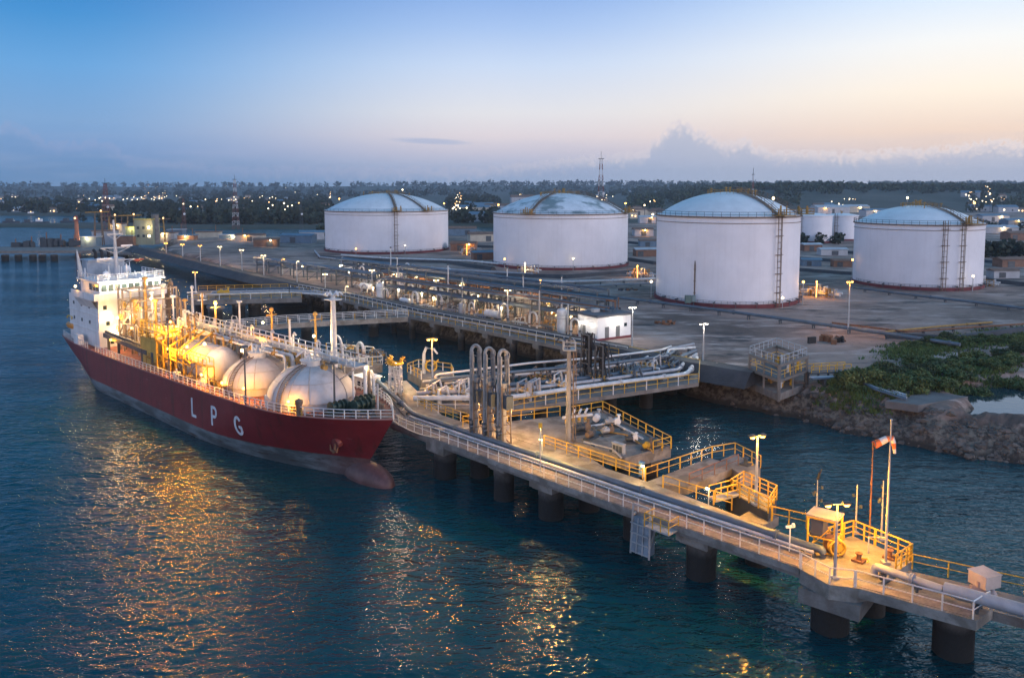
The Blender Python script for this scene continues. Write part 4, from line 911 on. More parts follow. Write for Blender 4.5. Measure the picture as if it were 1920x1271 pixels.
# person in dark clothing behind the trestle pipes
q=G(836,746,DZ); b=Vector((q.x,q.y,DZ)); t=thing('person','person in dark clothing standing behind the pipes near the orange lamp pole','person',tuple(b))
jt_=[(0,0,.95),(0,.02,1.2),(0,.03,1.42),(0,.0,1.53),(0,-.02,1.63),(0,-.02,1.74),(-.1,0,.9),(-.12,.0,.5),(-.12,.03,.08),(-.12,-.12,.04),(.1,0,.9),(.12,.0,.5),(.12,.03,.08),(.12,-.12,.04),(-.2,.03,1.40),(-.25,.05,1.12),(-.2,-.1,.92),(-.18,-.17,.86),(.2,.03,1.40),(.25,.05,1.12),(.2,-.1,.92),(.18,-.17,.86)]
ed=[(0,1),(1,2),(2,3),(3,4),(4,5),(0,6),(6,7),(7,8),(8,9),(0,10),(10,11),(11,12),(12,13),(2,14),(14,15),(15,16),(16,17),(2,18),(18,19),(19,20),(20,21)]
rd_=[.15,.15,.16,.06,.095,.085,.1,.075,.05,.045,.1,.075,.05,.045,.075,.055,.04,.04,.075,.055,.04,.04]
me=bpy.data.meshes.new('body'); me.from_pydata(jt_,ed,[]); o=bpy.data.objects.new('body',me); C.objects.link(o); o.parent=t
sk=o.modifiers.new('skin','SKIN'); o.modifiers.new('sub','SUBSURF').render_levels=1
for v,r_ in zip(me.skin_vertices[0].data,rd_): v.radius=(r_,r_*.8)
me.skin_vertices[0].data[0].use_root=True; me.materials.append(mat('dark_overall',(.03,.035,.05),.8))
mb=MB(); mb.ball((0,-.03,1.68),.095,12,0,(.9,1.05,1.2)); mb.build('head',mat('skin_brown',(.22,.12,.08),.6),t,local=True); mb=MB(); mb.lathe([(.13,1.70),(.115,1.72),(.11,1.78),(.06,1.83),(0,1.845)],(0,-.02,0),14); mb.build('helmet',mat('helmet_dark',(.05,.05,.06),.4),t,local=True)
# ---------------------------------------------------------------- gas carrier
SH=thing('gas_carrier','long red-hulled gas carrier lettered LPG with white bridge and round cargo tanks','ship',(-14,90.7,0))
SH.rotation_euler=(0,0,math.atan2(-.692,.722))
def lerp(x,xs,ys):
    if x<=xs[0]: return ys[0]
    for a,b,c,d in zip(xs,xs[1:],ys,ys[1:]):
        if x<=b: return c+(d-c)*(x-a)/(b-a)
    return ys[-1]
def D(x): return lerp(x,[-93,-60,-30,-12,1],[6.7,6.75,7.15,7.7,8.3])
def stem(z): return lerp(z,[-2,0,1.6,2.4,3.4,5,6.6,8.3],[-4.2,-4.3,-4.4,-4.2,-3.4,-2.1,-.9,.45])
def sternx(z): return lerp(z,[-2,0,1,2.2,3.6,5.2,6.7],[-82,-86.5,-88.5,-90.2,-91.6,-92.6,-93.2])
def HB(x,z):
    q=min(1,max(0,z/8.0)); xe=stem(z); x0=-36+14*q; p=1.75+.9*q
    b=7.5
    if x>x0: t=min(1,(x-x0)/(xe-x0)); b=7.5*(1-t**p)
    xs=sternx(z); s0=-72+(-6)*q; 
    if x<s0:
        t=min(1,(s0-x)/(s0-xs)); e=lerp(z,[-2,0,2,4,6.7],[.4,1.0,3.4,5.2,6.3]); b=7.5-(7.5-e)*t**1.8
    if z<.8: b*=1-.04*(.8-z)
    return max(b,.0)
hm,ht,hb_=simple_nodes('hull_paint'); LH=ht.links.new; hb_.inputs['Roughness'].default_value=.5
tcn=nd(ht,'ShaderNodeTexCoord'); spx=nd(ht,'ShaderNodeSeparateXYZ'); LH(tcn.outputs['Object'],spx.inputs[0])
def hn(sc,vec=(1,1,1),det=6):
    mp=nd(ht,'ShaderNodeMapping'); mp.inputs['Scale'].default_value=tuple(v*sc for v in vec); LH(tcn.outputs['Object'],mp.inputs[0]); n=nd(ht,'ShaderNodeTexNoise'); n.inputs['Scale'].default_value=1; n.inputs['Detail'].default_value=det; n.inputs['Roughness'].default_value=.65; LH(mp.outputs[0],n.inputs['Vector']); return n.outputs['Fac']
def hr(v,a,b,c=0,d=1):
    n=nd(ht,'ShaderNodeMapRange',interpolation_type='SMOOTHSTEP'); LH(v,n.inputs['Value'])
    for k_,x in zip(('From Min','From Max','To Min','To Max'),(a,b,c,d)): n.inputs[k_].default_value=x
    return n.outputs['Result']
def hx(f,a,b):
    n=nd(ht,'ShaderNodeMix',data_type='RGBA'); LH(f,n.inputs['Factor'])
    for k_,x in (('A',a),('B',b)):
        if isinstance(x,tuple): n.inputs[k_].default_value=(*x,1)
        else: LH(x,n.inputs[k_])
    return n.outputs['Result']
red=hx(hr(hn(.12,(1,1,2)),.35,.7),(.135,.010,.014),(.185,.016,.020))
red=hx(hr(hn(1,(.9,.9,.1)),.50,.72,0,.9),red,(.07,.014,.012))
red=hx(hr(hn(.9,(1,1,1),8),.68,.74,0,.75),red,(.30,.19,.16))
red=hx(hr(hn(.6,(.3,1,3),5),.66,.71,0,.45),red,(.33,.2,.19))
boot=hx(hr(hn(.35,(.5,1,2.2)),.38,.62),(.06,.075,.08),(.155,.19,.205))
boot=hx(hr(hn(.8,(.3,1,2.5),7),.55,.68),boot,(.05,.035,.03))
bowf=hr(spx.outputs[0],-14,-3); boot=hx(bowf,boot,hx(hr(hn(.5),.4,.6),(.085,.035,.032),(.13,.06,.056)))
ln=nd(ht,'ShaderNodeMath',operation='SUBTRACT'); LH(spx.outputs[2],ln.inputs[0]); LH(hr(spx.outputs[0],-40,-4,1.75,2.5),ln.inputs[1])
LH(hx(hr(ln.outputs[0],-.03,.03),boot,red),hb_.inputs['Base Color'])
bpn=nd(ht,'ShaderNodeBump'); bpn.inputs['Strength'].default_value=.28; bpn.inputs['Distance'].default_value=.3; LH(hn(.35),bpn.inputs['Height']); LH(bpn.outputs['Normal'],hb_.inputs['Normal'])
# lofted hull
NZ=[-1.8,-.6,0,.8,1.6,2.4,3.2,4.2,5.2,6.2,7.2]; NX=72
mb=MB(); rows=[]
for z in NZ:
    row=[]
    for i in range(NX+1):
        t=i/NX; t=t-.10*math.sin(2*PI*t)/(2*PI)*1.0
        zz=z; x=sternx(z)+(stem(z)-sternx(z))*t
        zz=z if z<1.6 else 1.6+(z-1.6)*(D(x)-1.6)/(7.2-1.6)
        x=sternx(zz)+(stem(zz)-sternx(zz))*t
        row.append((x,HB(x,zz),zz))
    rows.append(row)
n_=NX+1
vs=[]
for r in rows: vs+=[(x,-b,z) for x,b,z in r]
o2=len(vs)
for r in rows: vs+=[(x,b,z) for x,b,z in r]
fs=[]
for j in range(len(NZ)-1):
    for i in range(NX):
        a=j*n_+i; fs.append((a,a+1,a+1+n_,a+n_)); a+=o2; fs.append((a+1,a,a+n_,a+1+n_))
    fs.append((j*n_,(j+1)*n_,o2+(j+1)*n_,o2+j*n_))
mb.add(vs,fs); mb.ball((-4.6,0,.05),1,28,0,(4.6,1.85,2.0)); hull=mb.build('hull',hm,SH,ang=60,local=True)
top=rows[-1]; 
mb=MB(); vs=[(x,-b,z-.02) for x,b,z in top]+[(x,b,z-.02) for x,b,z in top]; fs=[(i,i+1,n_+i+1,n_+i) for i in range(NX)]; mb.add(vs,fs)
mb.build('main_deck',DECKRED,SH,local=True)
# gunwale and rails
mb=MB(); mb.tube([(x,-b,z+.04) for x,b,z in top],.1,6); mb.tube([(x,b,z+.04) for x,b,z in top],.1,6); mb.build('gunwale',mat('rail_red_grey',(.30,.14,.12),.6),SH,local=True)
def lrail(pts,h=1.15,step=1.7,r=.05,rails=3,m=None,par=None):
    pts=resample([Vector(p) for p in pts],step); mb=MB()
    for p in pts: mb.bar(p,p+Vector((0,0,h)),r*1.8)
    for k in range(rails): mb.tube([p+Vector((0,0,h*(rails-k)/rails)) for p in pts],r*(1.15 if k==0 else .8),5)
    return mb.build('railing',m or RAILW,par or SH,local=True)
edge=[(x,-max(b-.12,.02),z) for x,b,z in top]; edge2=[(x,max(b-.12,.02),z) for x,b,z in top]
lrail([p for p in edge if p[0]>-74]); lrail([p for p in edge2 if p[0]>-74]); lrail([p for p in edge if p[0]<-76]+[]) 
lrail([edge[0],edge2[0]])
# letters
def letter(strokes,x0,z0,wd,h):
    mb=MB()
    for pts in strokes:
        P=[(x0+u*wd,z0+v*h) for u,v in pts]; Q=[]
        for a,b in zip(P,P[1:]):
            n=max(1,int(math.hypot(b[0]-a[0],b[1]-a[1])/.3))
            Q+=[(a[0]+(b[0]-a[0])*k/n,a[1]+(b[1]-a[1])*k/n) for k in range(n)]
        Q.append(P[-1]); t=.19; vs=[];fs=[]
        for i,q in enumerate(Q):
            a=Q[max(i-1,0)];b=Q[min(i+1,len(Q)-1)]; dx,dz=b[0]-a[0],b[1]-a[1]; l=math.hypot(dx,dz); nx,nz=-dz/l*t,dx/l*t
            for s in (-1,1):
                x=q[0]+nx*s; z=q[1]+nz*s; y=-HB(x,z)
                vs+=[(x,y-.05,z),(x,y+.03,z)]
        for i in range(len(Q)-1):
            a=i*4;b=a+4; fs+=[(a,b,b+2,a+2),(a+1,a+3,b+3,b+1),(a,a+1,b+1,b),(a+2,b+2,b+3,a+3)]
        fs+=[(0,2,3,1),(len(vs)-4,len(vs)-3,len(vs)-1,len(vs)-2)]
        mb.add(vs,fs)
    o=mb.build('letter',mat('letter_paint',(.66,.70,.74),.5,var=.25,scale=1.5),SH,smooth=False,local=True); return o
arc=lambda cx,cz,rx,rz,a0,a1,n=14:[(cx+rx*math.cos(math.radians(a0+(a1-a0)*k/n)),cz+rz*math.sin(math.radians(a0+(a1-a0)*k/n))) for k in range(n+1)]
tag(letter([[(0,1.06),(0,-.0)],[(-.1,.03),(1,.03)]],-35.5,3.1,1.2,2.4),'pale letter L on the red hull side')
tag(letter([[(0,1.06),(0,-.05)],[(0,1),(.5,1)]+arc(.55,.74,.45,.26,90,-90)+[(0,.48)]],-29.5,3.1,1.25,2.4),'pale letter P on the red hull side')
tag(letter([arc(.5,.5,.5,.5,40,322,26)+[(.9,.17),(.9,.45)],[(1.0,.44),(.55,.44)]],-23.4,3.1,1.4,2.3),'pale letter G on the red hull side')
# anchor in its hawse pipe
x,z=-7.2,4.4; y=-HB(x,z)
mb=MB(); mb.tube([(x,y+.8,z+.3),(x+.15,y-.35,z)],[.75,.62],14); mb.build('hawse_pipe',mat('hull_red_plain',(.16,.03,.028),.6,var=.5,scale=1),SH,local=True)
mb=MB(); mb.tube([(x+.15,y-.2,z+.2),(x+.2,y-.45,z-.7)],.15,8); mb.tube([(x-.65,y-.5,z-.2),(x-.4,y-.55,z-.75),(x+.2,y-.55,z-.95),(x+.8,y-.55,z-.75),(x+1.0,y-.5,z-.2)],[.06,.16,.2,.16,.06],8); mb.build('anchor',RUST,SH,local=True)
# accommodation block
HW=mat('ship_white_paint',(.72,.70,.69),.5,var=.16,scale=.5,streak=.22)
GLASS=mat('dark_window_glass',(.02,.035,.04),.12,var=.3,scale=.6)
hx0,hx1,hy=-90.5,-75.6,5.7; z0=6.7
hs=MB(); hs.box(((hx0+hx1)/2,0,(z0+15.3)/2-.1),(hx1-hx0,2*hy,15.3-z0+.2))
for k in (9.6,12.4): hs.box(((hx0+hx1)/2,0,k),(hx1-hx0+.24,2*hy+.24,.14))
acc=hs.build('accommodation_block',HW,SH,smooth=False,local=True)
def wins(spec,par=acc,fr=HW):
    for (c,d) in spec:
        o=MB(); o.box(c,d); f=o.build('window',GLASS,par,smooth=False,local=True)
spec=[]
for r,z in enumerate((7.9,10.9,13.7)):
    for y in ((-3.6,-2.2,2.8) if r==0 else (-4.2,-.9,.9,4.2) if r==1 else (-4.6,-1.6,1.2,4.2)):
        spec.append(((hx1+.02,y,z+.1),(.08,.62,.75 if r else 1.5)))
for z in (10.9,13.7):
    for xx in (-80,-84,-88): spec.append(((xx,-hy-.02,z),(.6,.08,.6)))
wins(spec)
bd=MB(); bd.box((-79.6,0,15.45),(11.6,13.8,.3)); 
for (c,d) in (((-73.9,0,16.05),(.16,13.8,.95)),((-79.6,-6.85,16.05),(11.6,.16,.95)),((-79.6,6.85,16.05),(11.6,.16,.95))): bd.box(c,d)
for s in (-1,1): bd.add([(-84.5,s*5.75,13.6),(-75.8,s*5.75,13.6),(-75.8,s*6.8,15.3),(-84.5,s*6.8,15.3)],[(0,1,2,3),(3,2,1,0)])
bd.build('bridge_wing_deck',HW,SH,smooth=False,local=True)
wh=MB(); wh.box((-80.4,0,16.95),(9.4,10.6,2.7)); wh.box((-80.2,0,18.42),(10.6,11.8,.28)); whl=wh.build('wheelhouse',HW,SH,smooth=False,local=True)
WG=mat('wheelhouse_glass',(.035,.05,.045),.15,var=.3,scale=.6)
for k in range(9):
    o=MB(); o.box((-75.68,-4.56+k*1.14,17.25),(.1,.92,1.15)); o.build('window',WG,whl,smooth=False,local=True)
for xx in (-76.8,-78.4,-80.0): 
    o=MB(); o.box((xx,-5.32,17.25),(1.2,.1,1.1)); o.build('window',WG,whl,smooth=False,local=True)
lrail([(-85,-5.7,18.56),(-75.1,-5.7,18.56),(-75.1,5.7,18.56),(-85,5.7,18.56)],1.1,1.6,.06)
# monkey island: mast, radar, domes, funnel
ms=MB(); ms.tube([(-81,-.4,18.5),(-81.3,-.4,24),(-81.6,-.4,29)],[.42,.32,.16],12); 
for z,l in ((21.6,3.4),(23.9,2.6),(26.4,1.4)): ms.bar((-81.2,-.4-l,z),(-81.2,-.4+l,z),.2); ms.bar((-81.2,-.4-l,z),(-81.2,-.4,z-1.1),.1); ms.bar((-81.2,-.4+l,z),(-81.2,-.4,z-1.1),.1)
mast=ms.build('mast',mat('mast_grey',(.38,.40,.43),.5),SH,local=True)
o=MB(); o.box((-80.6,-2.6,22.0),(.35,2.6,.3)); o.build('radar_scanner',WHITE,mast,local=True)
o=MB(); o.box((-80.6,1.4,24.25),(.3,2.0,.25)); o.build('radar_scanner',WHITE,mast,local=True)
o=MB(); o.tube([(-81.3,2.2,21.7),(-81.3,3.4,21.3),(-81.2,4.6,21.5)],[.02,.25,.1],4); o.build('flag',mat('signal_flag_orange',(.55,.12,.06),.8),mast,local=True)
fb_=MB()
for k in range(14): 
    px_,py_=rng.uniform(-85.5,-77.6),rng.uniform(-5.5,5.8); fb_.tube([(px_,py_,18.5),(px_,py_,18.5+rng.uniform(.5,2.6))],rng.uniform(.05,.16),6)
fb_.build('antenna',WHITE,SH,local=True)
for p,r in (((-79,-3,19.4),.55),((-84,2.5,19.6),.7),((-78.5,3.4,19.2),.45)):
    o=MB(); o.ball(p,r,12); o.tube([(p[0],p[1],18.5),p],.2,8); o.build('antenna_dome',WHITE,SH,local=True)
fu=MB(); fu.prism([(-91,-3),(-87.4,-3.4),(-86.8,0),(-87.4,3.4),(-91,3)],15,21.2); fu.box((-89,0,21.3),(4.2,6.6,.3)); fn=fu.build('funnel',mat('funnel_blue_grey',(.33,.37,.42),.5,streak=.3),SH,smooth=False,local=True)
o=MB(); [o.tube([(-89,y,21),(-89.2,y,22.6),(-90,y,23)],.3,8) for y in (-1.2,0,1.2)]; o.build('exhaust_pipe',BLACK,fn,local=True)
o=MB(); o.tube([(-83.6,-5.6,18.6),(-84.4,-5.7,21.5),(-84.9,-5.8,23.6)],[.45,.3,.1],8); o.build('antenna',STEEL,SH,local=True)
# stern deck: rescue boat in davit, winch, locker
o=MB(); pts=[]
for k in range(9):
    t=k/8; xx=-92.0+3.4*t; b=.75*math.sin(PI*min(1,t*1.0+.08))**.6; pts.append((xx,b))
vs=[];fs=[]
for xx,b in pts: vs+=[(xx,-5.6-b,9.3),(xx,-5.6-b*.6,8.6),(xx,-5.6,8.4),(xx,-5.6+b*.6,8.6),(xx,-5.6+b,9.3),(xx,-5.6,9.6)]
for i in range(8):
    for k in range(6): fs.append((i*6+k,i*6+(k+1)%6,(i+1)*6+(k+1)%6,(i+1)*6+k))
fs+=[tuple(range(6)),tuple(range(53,47,-1))]
o.add(vs,fs); o.build('rescue_boat',mat('rescue_boat_orange',(.65,.28,.06),.45),SH,local=True)
o=MB(); [o.tube([(xx,-4.4,6.8),(xx,-4.4,10.2),(xx,-5.7,10.8),(xx,-5.9,10.4)],.16,8) for xx in (-91.6,-89.2)]; o.bar((-91.6,-5.7,10.8),(-89.2,-5.7,10.8),.14); o.build('davit',YEL,SH,local=True)
o=MB(); [o.lathe([(.0,0),(.7,0),(.75,.2),(.75,1.7),(.5,2.0),(0,2.1)],(xx,-4.9,6.72),14) for xx in (-87.2,-85.2)]; o.box((-82.5,-6.9,7.6),(2.2,.9,1.8)); o.build('deck_locker',HW,SH,local=True)
# cargo tanks
CT=mat('cargo_tank_paint',(.50,.46,.45),.62,var=.22,scale=.45,streak=.28)
SEAM=mat('tank_seam',(.42,.36,.32),.6,var=.4,scale=2)
def dome_tank(cx,cy,r,zc,zd,rz):
    mb=MB(); prof=[(r*.97,zd-.3),(r,zd+.8),(r,zc)]
    for k in range(1,15): a=PI/2*k/14; prof.append((max(r*math.cos(a),.02),zc+rz*math.sin(a)))
    mb.lathe(prof,(cx,cy,0),56); t=mb.build('cargo_tank',CT,SH,ang=60,local=True)
    b=MB(); b.lathe([(r,zc-.1),(r+.12,zc-.08),(r+.12,zc+.08),(r,zc+.1)],(cx,cy,0),56)
    for q0 in (.62,): b.lathe([((r+.0)*math.cos(q0),zc+rz*math.sin(q0)-.03),(r*math.cos(q0)+.05,zc+rz*math.sin(q0)),(r*math.cos(q0),zc+rz*math.sin(q0)+.04)],(cx,cy,0),48)
    for a in (A(-150),A(-118),A(-90),A(-62),A(-35),A(20)): b.tube([(cx+(r+.02)*math.cos(q)*math.cos(a),cy+(r+.02)*math.cos(q)*math.sin(a),zc+(rz+.02)*math.sin(q)) for q in [PI/2*k/16 for k in range(16)]],.06,5)
    b.build('weld_band',SEAM,t,local=True)
    b=MB(); a=A(-75)
    for off in (-.35,.35):
        b.tube([(cx+(r+.22)*math.cos(q)*math.cos(a)-math.sin(a)*off,cy+(r+.22)*math.cos(q)*math.sin(a)+math.cos(a)*off,zc+(rz+.22)*math.sin(q)) for q in [PI/2*k/14 for k in range(-4,14)]],.07,5)
    for k in range(-6,26):
        q=PI/2*k/28; p=[(cx+(r+.22)*math.cos(q)*math.cos(a)-math.sin(a)*o_,cy+(r+.22)*math.cos(q)*math.sin(a)+math.cos(a)*o_,zc+(rz+.22)*math.sin(q)) for o_ in (-.35,.35)]; b.bar(p[0],p[1],.06)
    b.build('ladder',RUSTY,t,local=True)
    b=MB(); b.lathe([(1.2,0),(1.2,.7),(1.35,.75),(1.35,.9),(0,1.0)],(cx,cy,zc+rz-.25),18)
    for k in range(7):
        a=k*.9; b.tube([(cx+.7*math.cos(a),cy+.7*math.sin(a),zc+rz+.5),(cx+.8*math.cos(a),cy+.8*math.sin(a),zc+rz+1.3+.3*(k%3)),(cx+1.9*math.cos(a),cy+1.9*math.sin(a),zc+rz+1.2)],.13,7)
    b.build('tank_dome_valve',PIPEW,t,local=True); return t
dome_tank(-15.4,-.9,5.5,8.55,7.3,3.9); dome_tank(-27.6,-1.6,4.7,8.3,7.0,3.5)
def drum(x0,x1,cy,r,zc):
    mb=MB(); pr=[];n=28
    st_=[(x0,.02),(x0+.25,r*.55),(x0+.8,r*.85),(x0+1.6,r)]+[(x1-1.6,r),(x1-.8,r*.85),(x1-.25,r*.55),(x1,.02)]
    mb.tube([(x,cy,zc) for x,_ in st_],[q for _,q in st_],n); t=mb.build('cargo_tank',CT,SH,ang=60,local=True)
    b=MB()
    for x in (x0+2.4,(x0+x1)/2,x1-2.4): b.tube([(x-.2,cy,zc),(x+.2,cy,zc)],r+.12,n)
    b.build('weld_band',SEAM,t,local=True)
    b=MB(); b=MB()
    for x in (x0+2.4,x1-2.4): b=MB(); b.box((x,cy,(zc+6.6)/2),(1.0,r*1.7,zc-6.6)); b.build('saddle',DECKRED,t,local=True)
drum(-46,-33.8,-2.9,2.75,9.3); drum(-62,-50,1.2,2.5,9.4); drum(-47,-34,3.6,2.3,9.2)
# trunk catwalk with cargo pipes over the tanks
cwm=MB(); z=12.9
cwm.box((-31,1.6,z),(46,1.9,.18))
for x in range(-53,-10,5):
    for y in (.7,2.5): cwm.bar((x,y,D(x)),(x,y,z),.24)
    cwm.bar((x,.7,z-.2),(x,2.5,z-.2),.2); cwm.bar((x,.7,z-3),(x+5 if x<-12 else x,.7,z-.2),.12)
cat_=cwm.build('trunk_catwalk',STEEL,SH,local=True)
lrail([(-54,.65,z+.1),(-8,.65,z+.1)],1.1,1.8,.05,2,RAILW,cat_); lrail([(-54,2.55,z+.1),(-8,2.55,z+.1)],1.1,1.8,.05,2,RAILW,cat_)
for k,(y,r,zz,m) in enumerate(((.1,.22,12.5,PIPEW),(-.5,.18,12.3,YELD),(3.0,.24,12.5,PIPEW),(3.6,.2,12.2,RUSTY),(1.2,.14,13.3,PIPEW),(-1.1,.16,12.6,PIPEW),(4.3,.2,11.6,PIPEW))):
    p=MB(); p.tube([(-60,y,zz-3),(-56,y,zz-1),(-54,y,zz),(-21.6 if y<.5 else -9.6,y,zz),(-21.3 if y<.5 else -9.2,y,zz-.6),(-21.3 if y<.5 else -9.1,y,8)],r,10)
    for x in range(-50,-23,7): p.tube([(x-.1,y,zz),(x+.1,y,zz)],r*1.45,10)
    p.build('cargo_pipe',m,SH,local=True)
for x in range(-50,-10,6):
    p=MB(); h=rng.uniform(.9,1.8); p.tube([(x,3,12.5),(x,3,12.6+h),(x+.6,3-.2,13+h),(x+1.1,2.8,12.7+h)],.14,7); p.build('vent_pipe',PIPEW,SH,local=True); p=MB(); valve(p,(x+2,-1.1,12.6),(1,0,0),.2); p.build('valve_stand',YELD,SH,local=True)
# manifold tower of tall pipes and frames ahead of the bridge
tw=MB()
for x in (-71.9,-70,-66.5,-63): 
    for y in (-3.6,0,4.2): tw.bar((x,y,D(x)),(x,y,15.2 if x>-66 else 17.6),.24)
for z in (9.4,11.6,13.8,15.6,17.4):
    for y in (-3.6,0,4.2): tw.bar((-71.9,y,z),(-63 if z<15 else -67,y,z),.2)
    for x in (-71.9,-70,-66.5): tw.bar((x,-3.6,z),(x,4.2,z),.18)
for z in (9.4,11.6,13.8):
    for (xa,xb) in ((-71.9,-70),(-70,-66.5),(-66.5,-63)): tw.bar((xa,-3.6,z),(xb,-3.6,z+2.2),.12)
mt=tw.build('manifold_tower',mat('tower_brown_steel',(.26,.20,.15),.55,var=.4,scale=1.2,streak=.3),SH,local=True)
for k in range(24):
    p=MB(); x=-73+rng.uniform(0,11); y=rng.uniform(-4.2,4.6); h=rng.uniform(13.5,18.8) if x<-66 else rng.uniform(11.5,16.5); r=rng.uniform(.13,.3)
    s=rng.choice((-1,1))
    pts=[(x,y,7),(x,y,h-1)]
    pts+= [(x+s*.25,y,h-.2),(x+s*.8,y,h),(x+s*1.3,y,h-.35),(x+s*1.4,y,h-1.5-rng.uniform(0,3))] if k%2 else [(x,y,h+.6)]
    p.tube(pts,r,8)
    for z in np.arange(8,h-1.2,2.1): p.tube([(x,y,z),(x,y,z+.22)],r*1.5,8)
    if not k%2: p.lathe([(.05,.5),(.5,.3),(.5,0),(.1,-.1)],(x,y,h+.6),10)
    p.build('riser_pipe',(PIPEW,RUSTY,YELD,PIPE)[k%4],mt,local=True)
for k in range(6):
    p=MB(); x=-72+k*1.8; p.torus((x,-3.9,10.4+ (k%3)*2.3),.5,.08,'y',14,5); p.tube([(x,-3.9,10.4+(k%3)*2.3),(x,-3.2,10.4+(k%3)*2.3)],.09,6); p.build('handwheel',YEL,mt,local=True)
# deck crane boom lying along the near side, deckhouse, clutter
p=MB(); p.bar((-74,-5.2,9.3),(-55,-5.4,8.9),.9,.75); p.bar((-74,-5.2,9.9),(-58,-5.4,9.7),.3); p.tube([(-57,-5.4,D(-57)),(-57,-5.4,9.2)],.5,12); p.bar((-68,-5.3,6.8),(-68,-5.3,9),.35); p.bar((-72.5,-5.3,6.8),(-72.5,-5.3,9),.35); p.build('crane_boom',STEELD,SH,local=True)
p=MB(); p.box((-54.5,-3,9.0),(6,5.5,4.4)); p.box((-54.5,-3,11.3),(6.4,5.9,.2)); dh=p.build('compressor_house',mat('deckhouse_yellow',(.58,.36,.07),.55,var=.25,scale=.8,streak=.25),SH,smooth=False,local=True)
p=MB(); p.box((-53,-5.78,8.3),(.9,.06,1.9)); p.build('door',STEELD,dh,local=True)
p=MB(); p.box((-51.48,-3.6,9.4),(.06,1.0,.8)); p.build('window',GLASS,dh,local=True)
lrail([(-57.6,-5.9,11.4),(-51.4,-5.9,11.4),(-51.4,-.2,11.4)],1.1,1.5,.06,2,YEL,dh)
yf=MB()
for k in range(5):
    x=-50+k*2.3; yf.bar((x,-6.2,D(x)),(x,-6.2,12.3-.4*k),.2); yf.bar((x,-6.2,9.6),(x+2.3,-6.2,9.4),.14); yf.bar((x,-6.2,12.2-.4*k),(x,-1.8,13.4),.18); yf.bar((x,-6.2,11.8-.4*k),(x+2.3,-6.2,11.4-.4*k),.14)
yf.build('access_frame',YEL,SH,local=True)
for (xa,xb,y,z) in ((-58,-46,-4.9,12.6),(-47,-33.5,-5.6,10.0),(-50,-34,5.6,11.0),(-33,-22,3.8,11.4)):
    p=MB(); p.box(((xa+xb)/2,y,z),(xb-xa,1.1,.1)); 
    for k in range(5):
        x=xa+(xb-xa)*k/4; p.bar((x,y-.5,D(x)),(x,y-.5,z),.16); p.bar((x,y+.5,D(x)),(x,y+.5,z),.16)
        if k<4: p.bar((x,y-.5,D(x)+.4),(xa+(xb-xa)*(k+1)/4,y-.5,z-.1),.1)
    w_=p.build('work_platform',YELD,SH,local=True); lrail([(xa,y-.5,z+.05),(xb,y-.5,z+.05)],1.1,1.4,.05,2,YEL,w_); lrail([(xa,y+.5,z+.05),(xb,y+.5,z+.05)],1.1,1.4,.05,2,YEL,w_)
for k in range(30):
    p=MB(); x=rng.uniform(-61,-33); y=rng.uniform(-4.4,4.8); z0_=rng.uniform(10.6,12.4); h=rng.uniform(.6,2.4); l=rng.uniform(.8,2.6); s=rng.choice((-1,1))
    p.tube([(x,y,z0_-3),(x,y,z0_+h),(x+.3*s,y,z0_+h+.25),(x+l*s,y,z0_+h+.25),(x+l*s+.25*s,y,z0_+h),(x+l*s+.25*s,y,z0_-2)],rng.uniform(.08,.19),7); p.build('crossover_pipe',(PIPEW,YELD,RUSTY,PIPE,PIPEW)[k%5],SH,local=True)
def posts(lst):
    for (x,y,h,r,m,cap) in lst:
        p=MB(); p.tube([(x,y,D(x)-.2),(x,y,D(x)+h*.6),(x,y,D(x)+h)],[r,r*.85,r*.65],8)
        if cap==1: p.box((x,y,D(x)+h),(.7,.7,.25))
        if cap==2: p.bar((x,y-.9,D(x)+h-.6),(x,y+.9,D(x)+h-.6),.12); p.lathe([(.05,.6),(.32,.4),(.32,0)],(x,y,D(x)+h),8)
        p.build('deck_post',m,SH,local=True)
posts([(-21,-7.0,7.4,.13,STEELD,1),(-43.8,-7.0,8.0,.13,STEELD,1),(-60,5.8,9.5,.22,PIPEW,2),(-56,6.2,8.6,.26,YELD,2),(-48,6.4,9.6,.2,PIPEW,1),(-38,6.5,9,.2,YELD,2),(-33,6.6,8.2,.22,PIPEW,0),(-26,6.6,9.4,.22,YELD,2),(-8.5,-2.0,6.0,.14,STEELD,1),(-64,5.9,10.5,.28,PIPEW,2),(-53,2.6,11,.18,YELD,0)])
p=MB(); p.tube([(-20.5,6.0,7.3),(-20.5,6.0,14.5),(-20.5,6.0,20.0)],[.5,.42,.32],14); p.box((-20.5,6.0,19.6),(1.8,1.8,.14)); 
for a in range(6): p.tube([(-20.5,6,20),(-20.5+.9*math.cos(a),6+.9*math.sin(a),20.6),(-20.5+1.3*math.cos(a),6+1.3*math.sin(a),20.2)],.15,6)
p.build('derrick_post',PIPEW,SH,local=True)
for k in range(46):
    p=MB(); x=rng.uniform(-60,-10); y=rng.choice((rng.uniform(-6.6,-5.6) if x<-22 else -5.8,rng.uniform(4.8,6.4) if x<-12 else 4.2)); hh=rng.uniform(.7,2.3); zz=D(x)
    if k%3==0: p.box((x,y,zz+hh*.35),(1.1,.8,hh*.7)); p.tube([(x,y,zz),(x,y,zz+hh)],.15,7)
    elif k%3==1: p.tube([(x-1.2,y,zz),(x-1.2,y,zz+hh*.7),(x+1.0,y,zz+hh*.7),(x+1.0,y,zz)],.13,7); valve(p,(x,y,zz+hh*.7),(1,0,0),.17)
    else: p.lathe([(.35,0),(.35,hh*.6),(.5,hh*.7),(.5,hh*.9),(0,hh)],(x,y,zz),10)
    p.build('deck_fitting',(PIPEW,YELD,RUSTY)[k%3],SH,local=True)
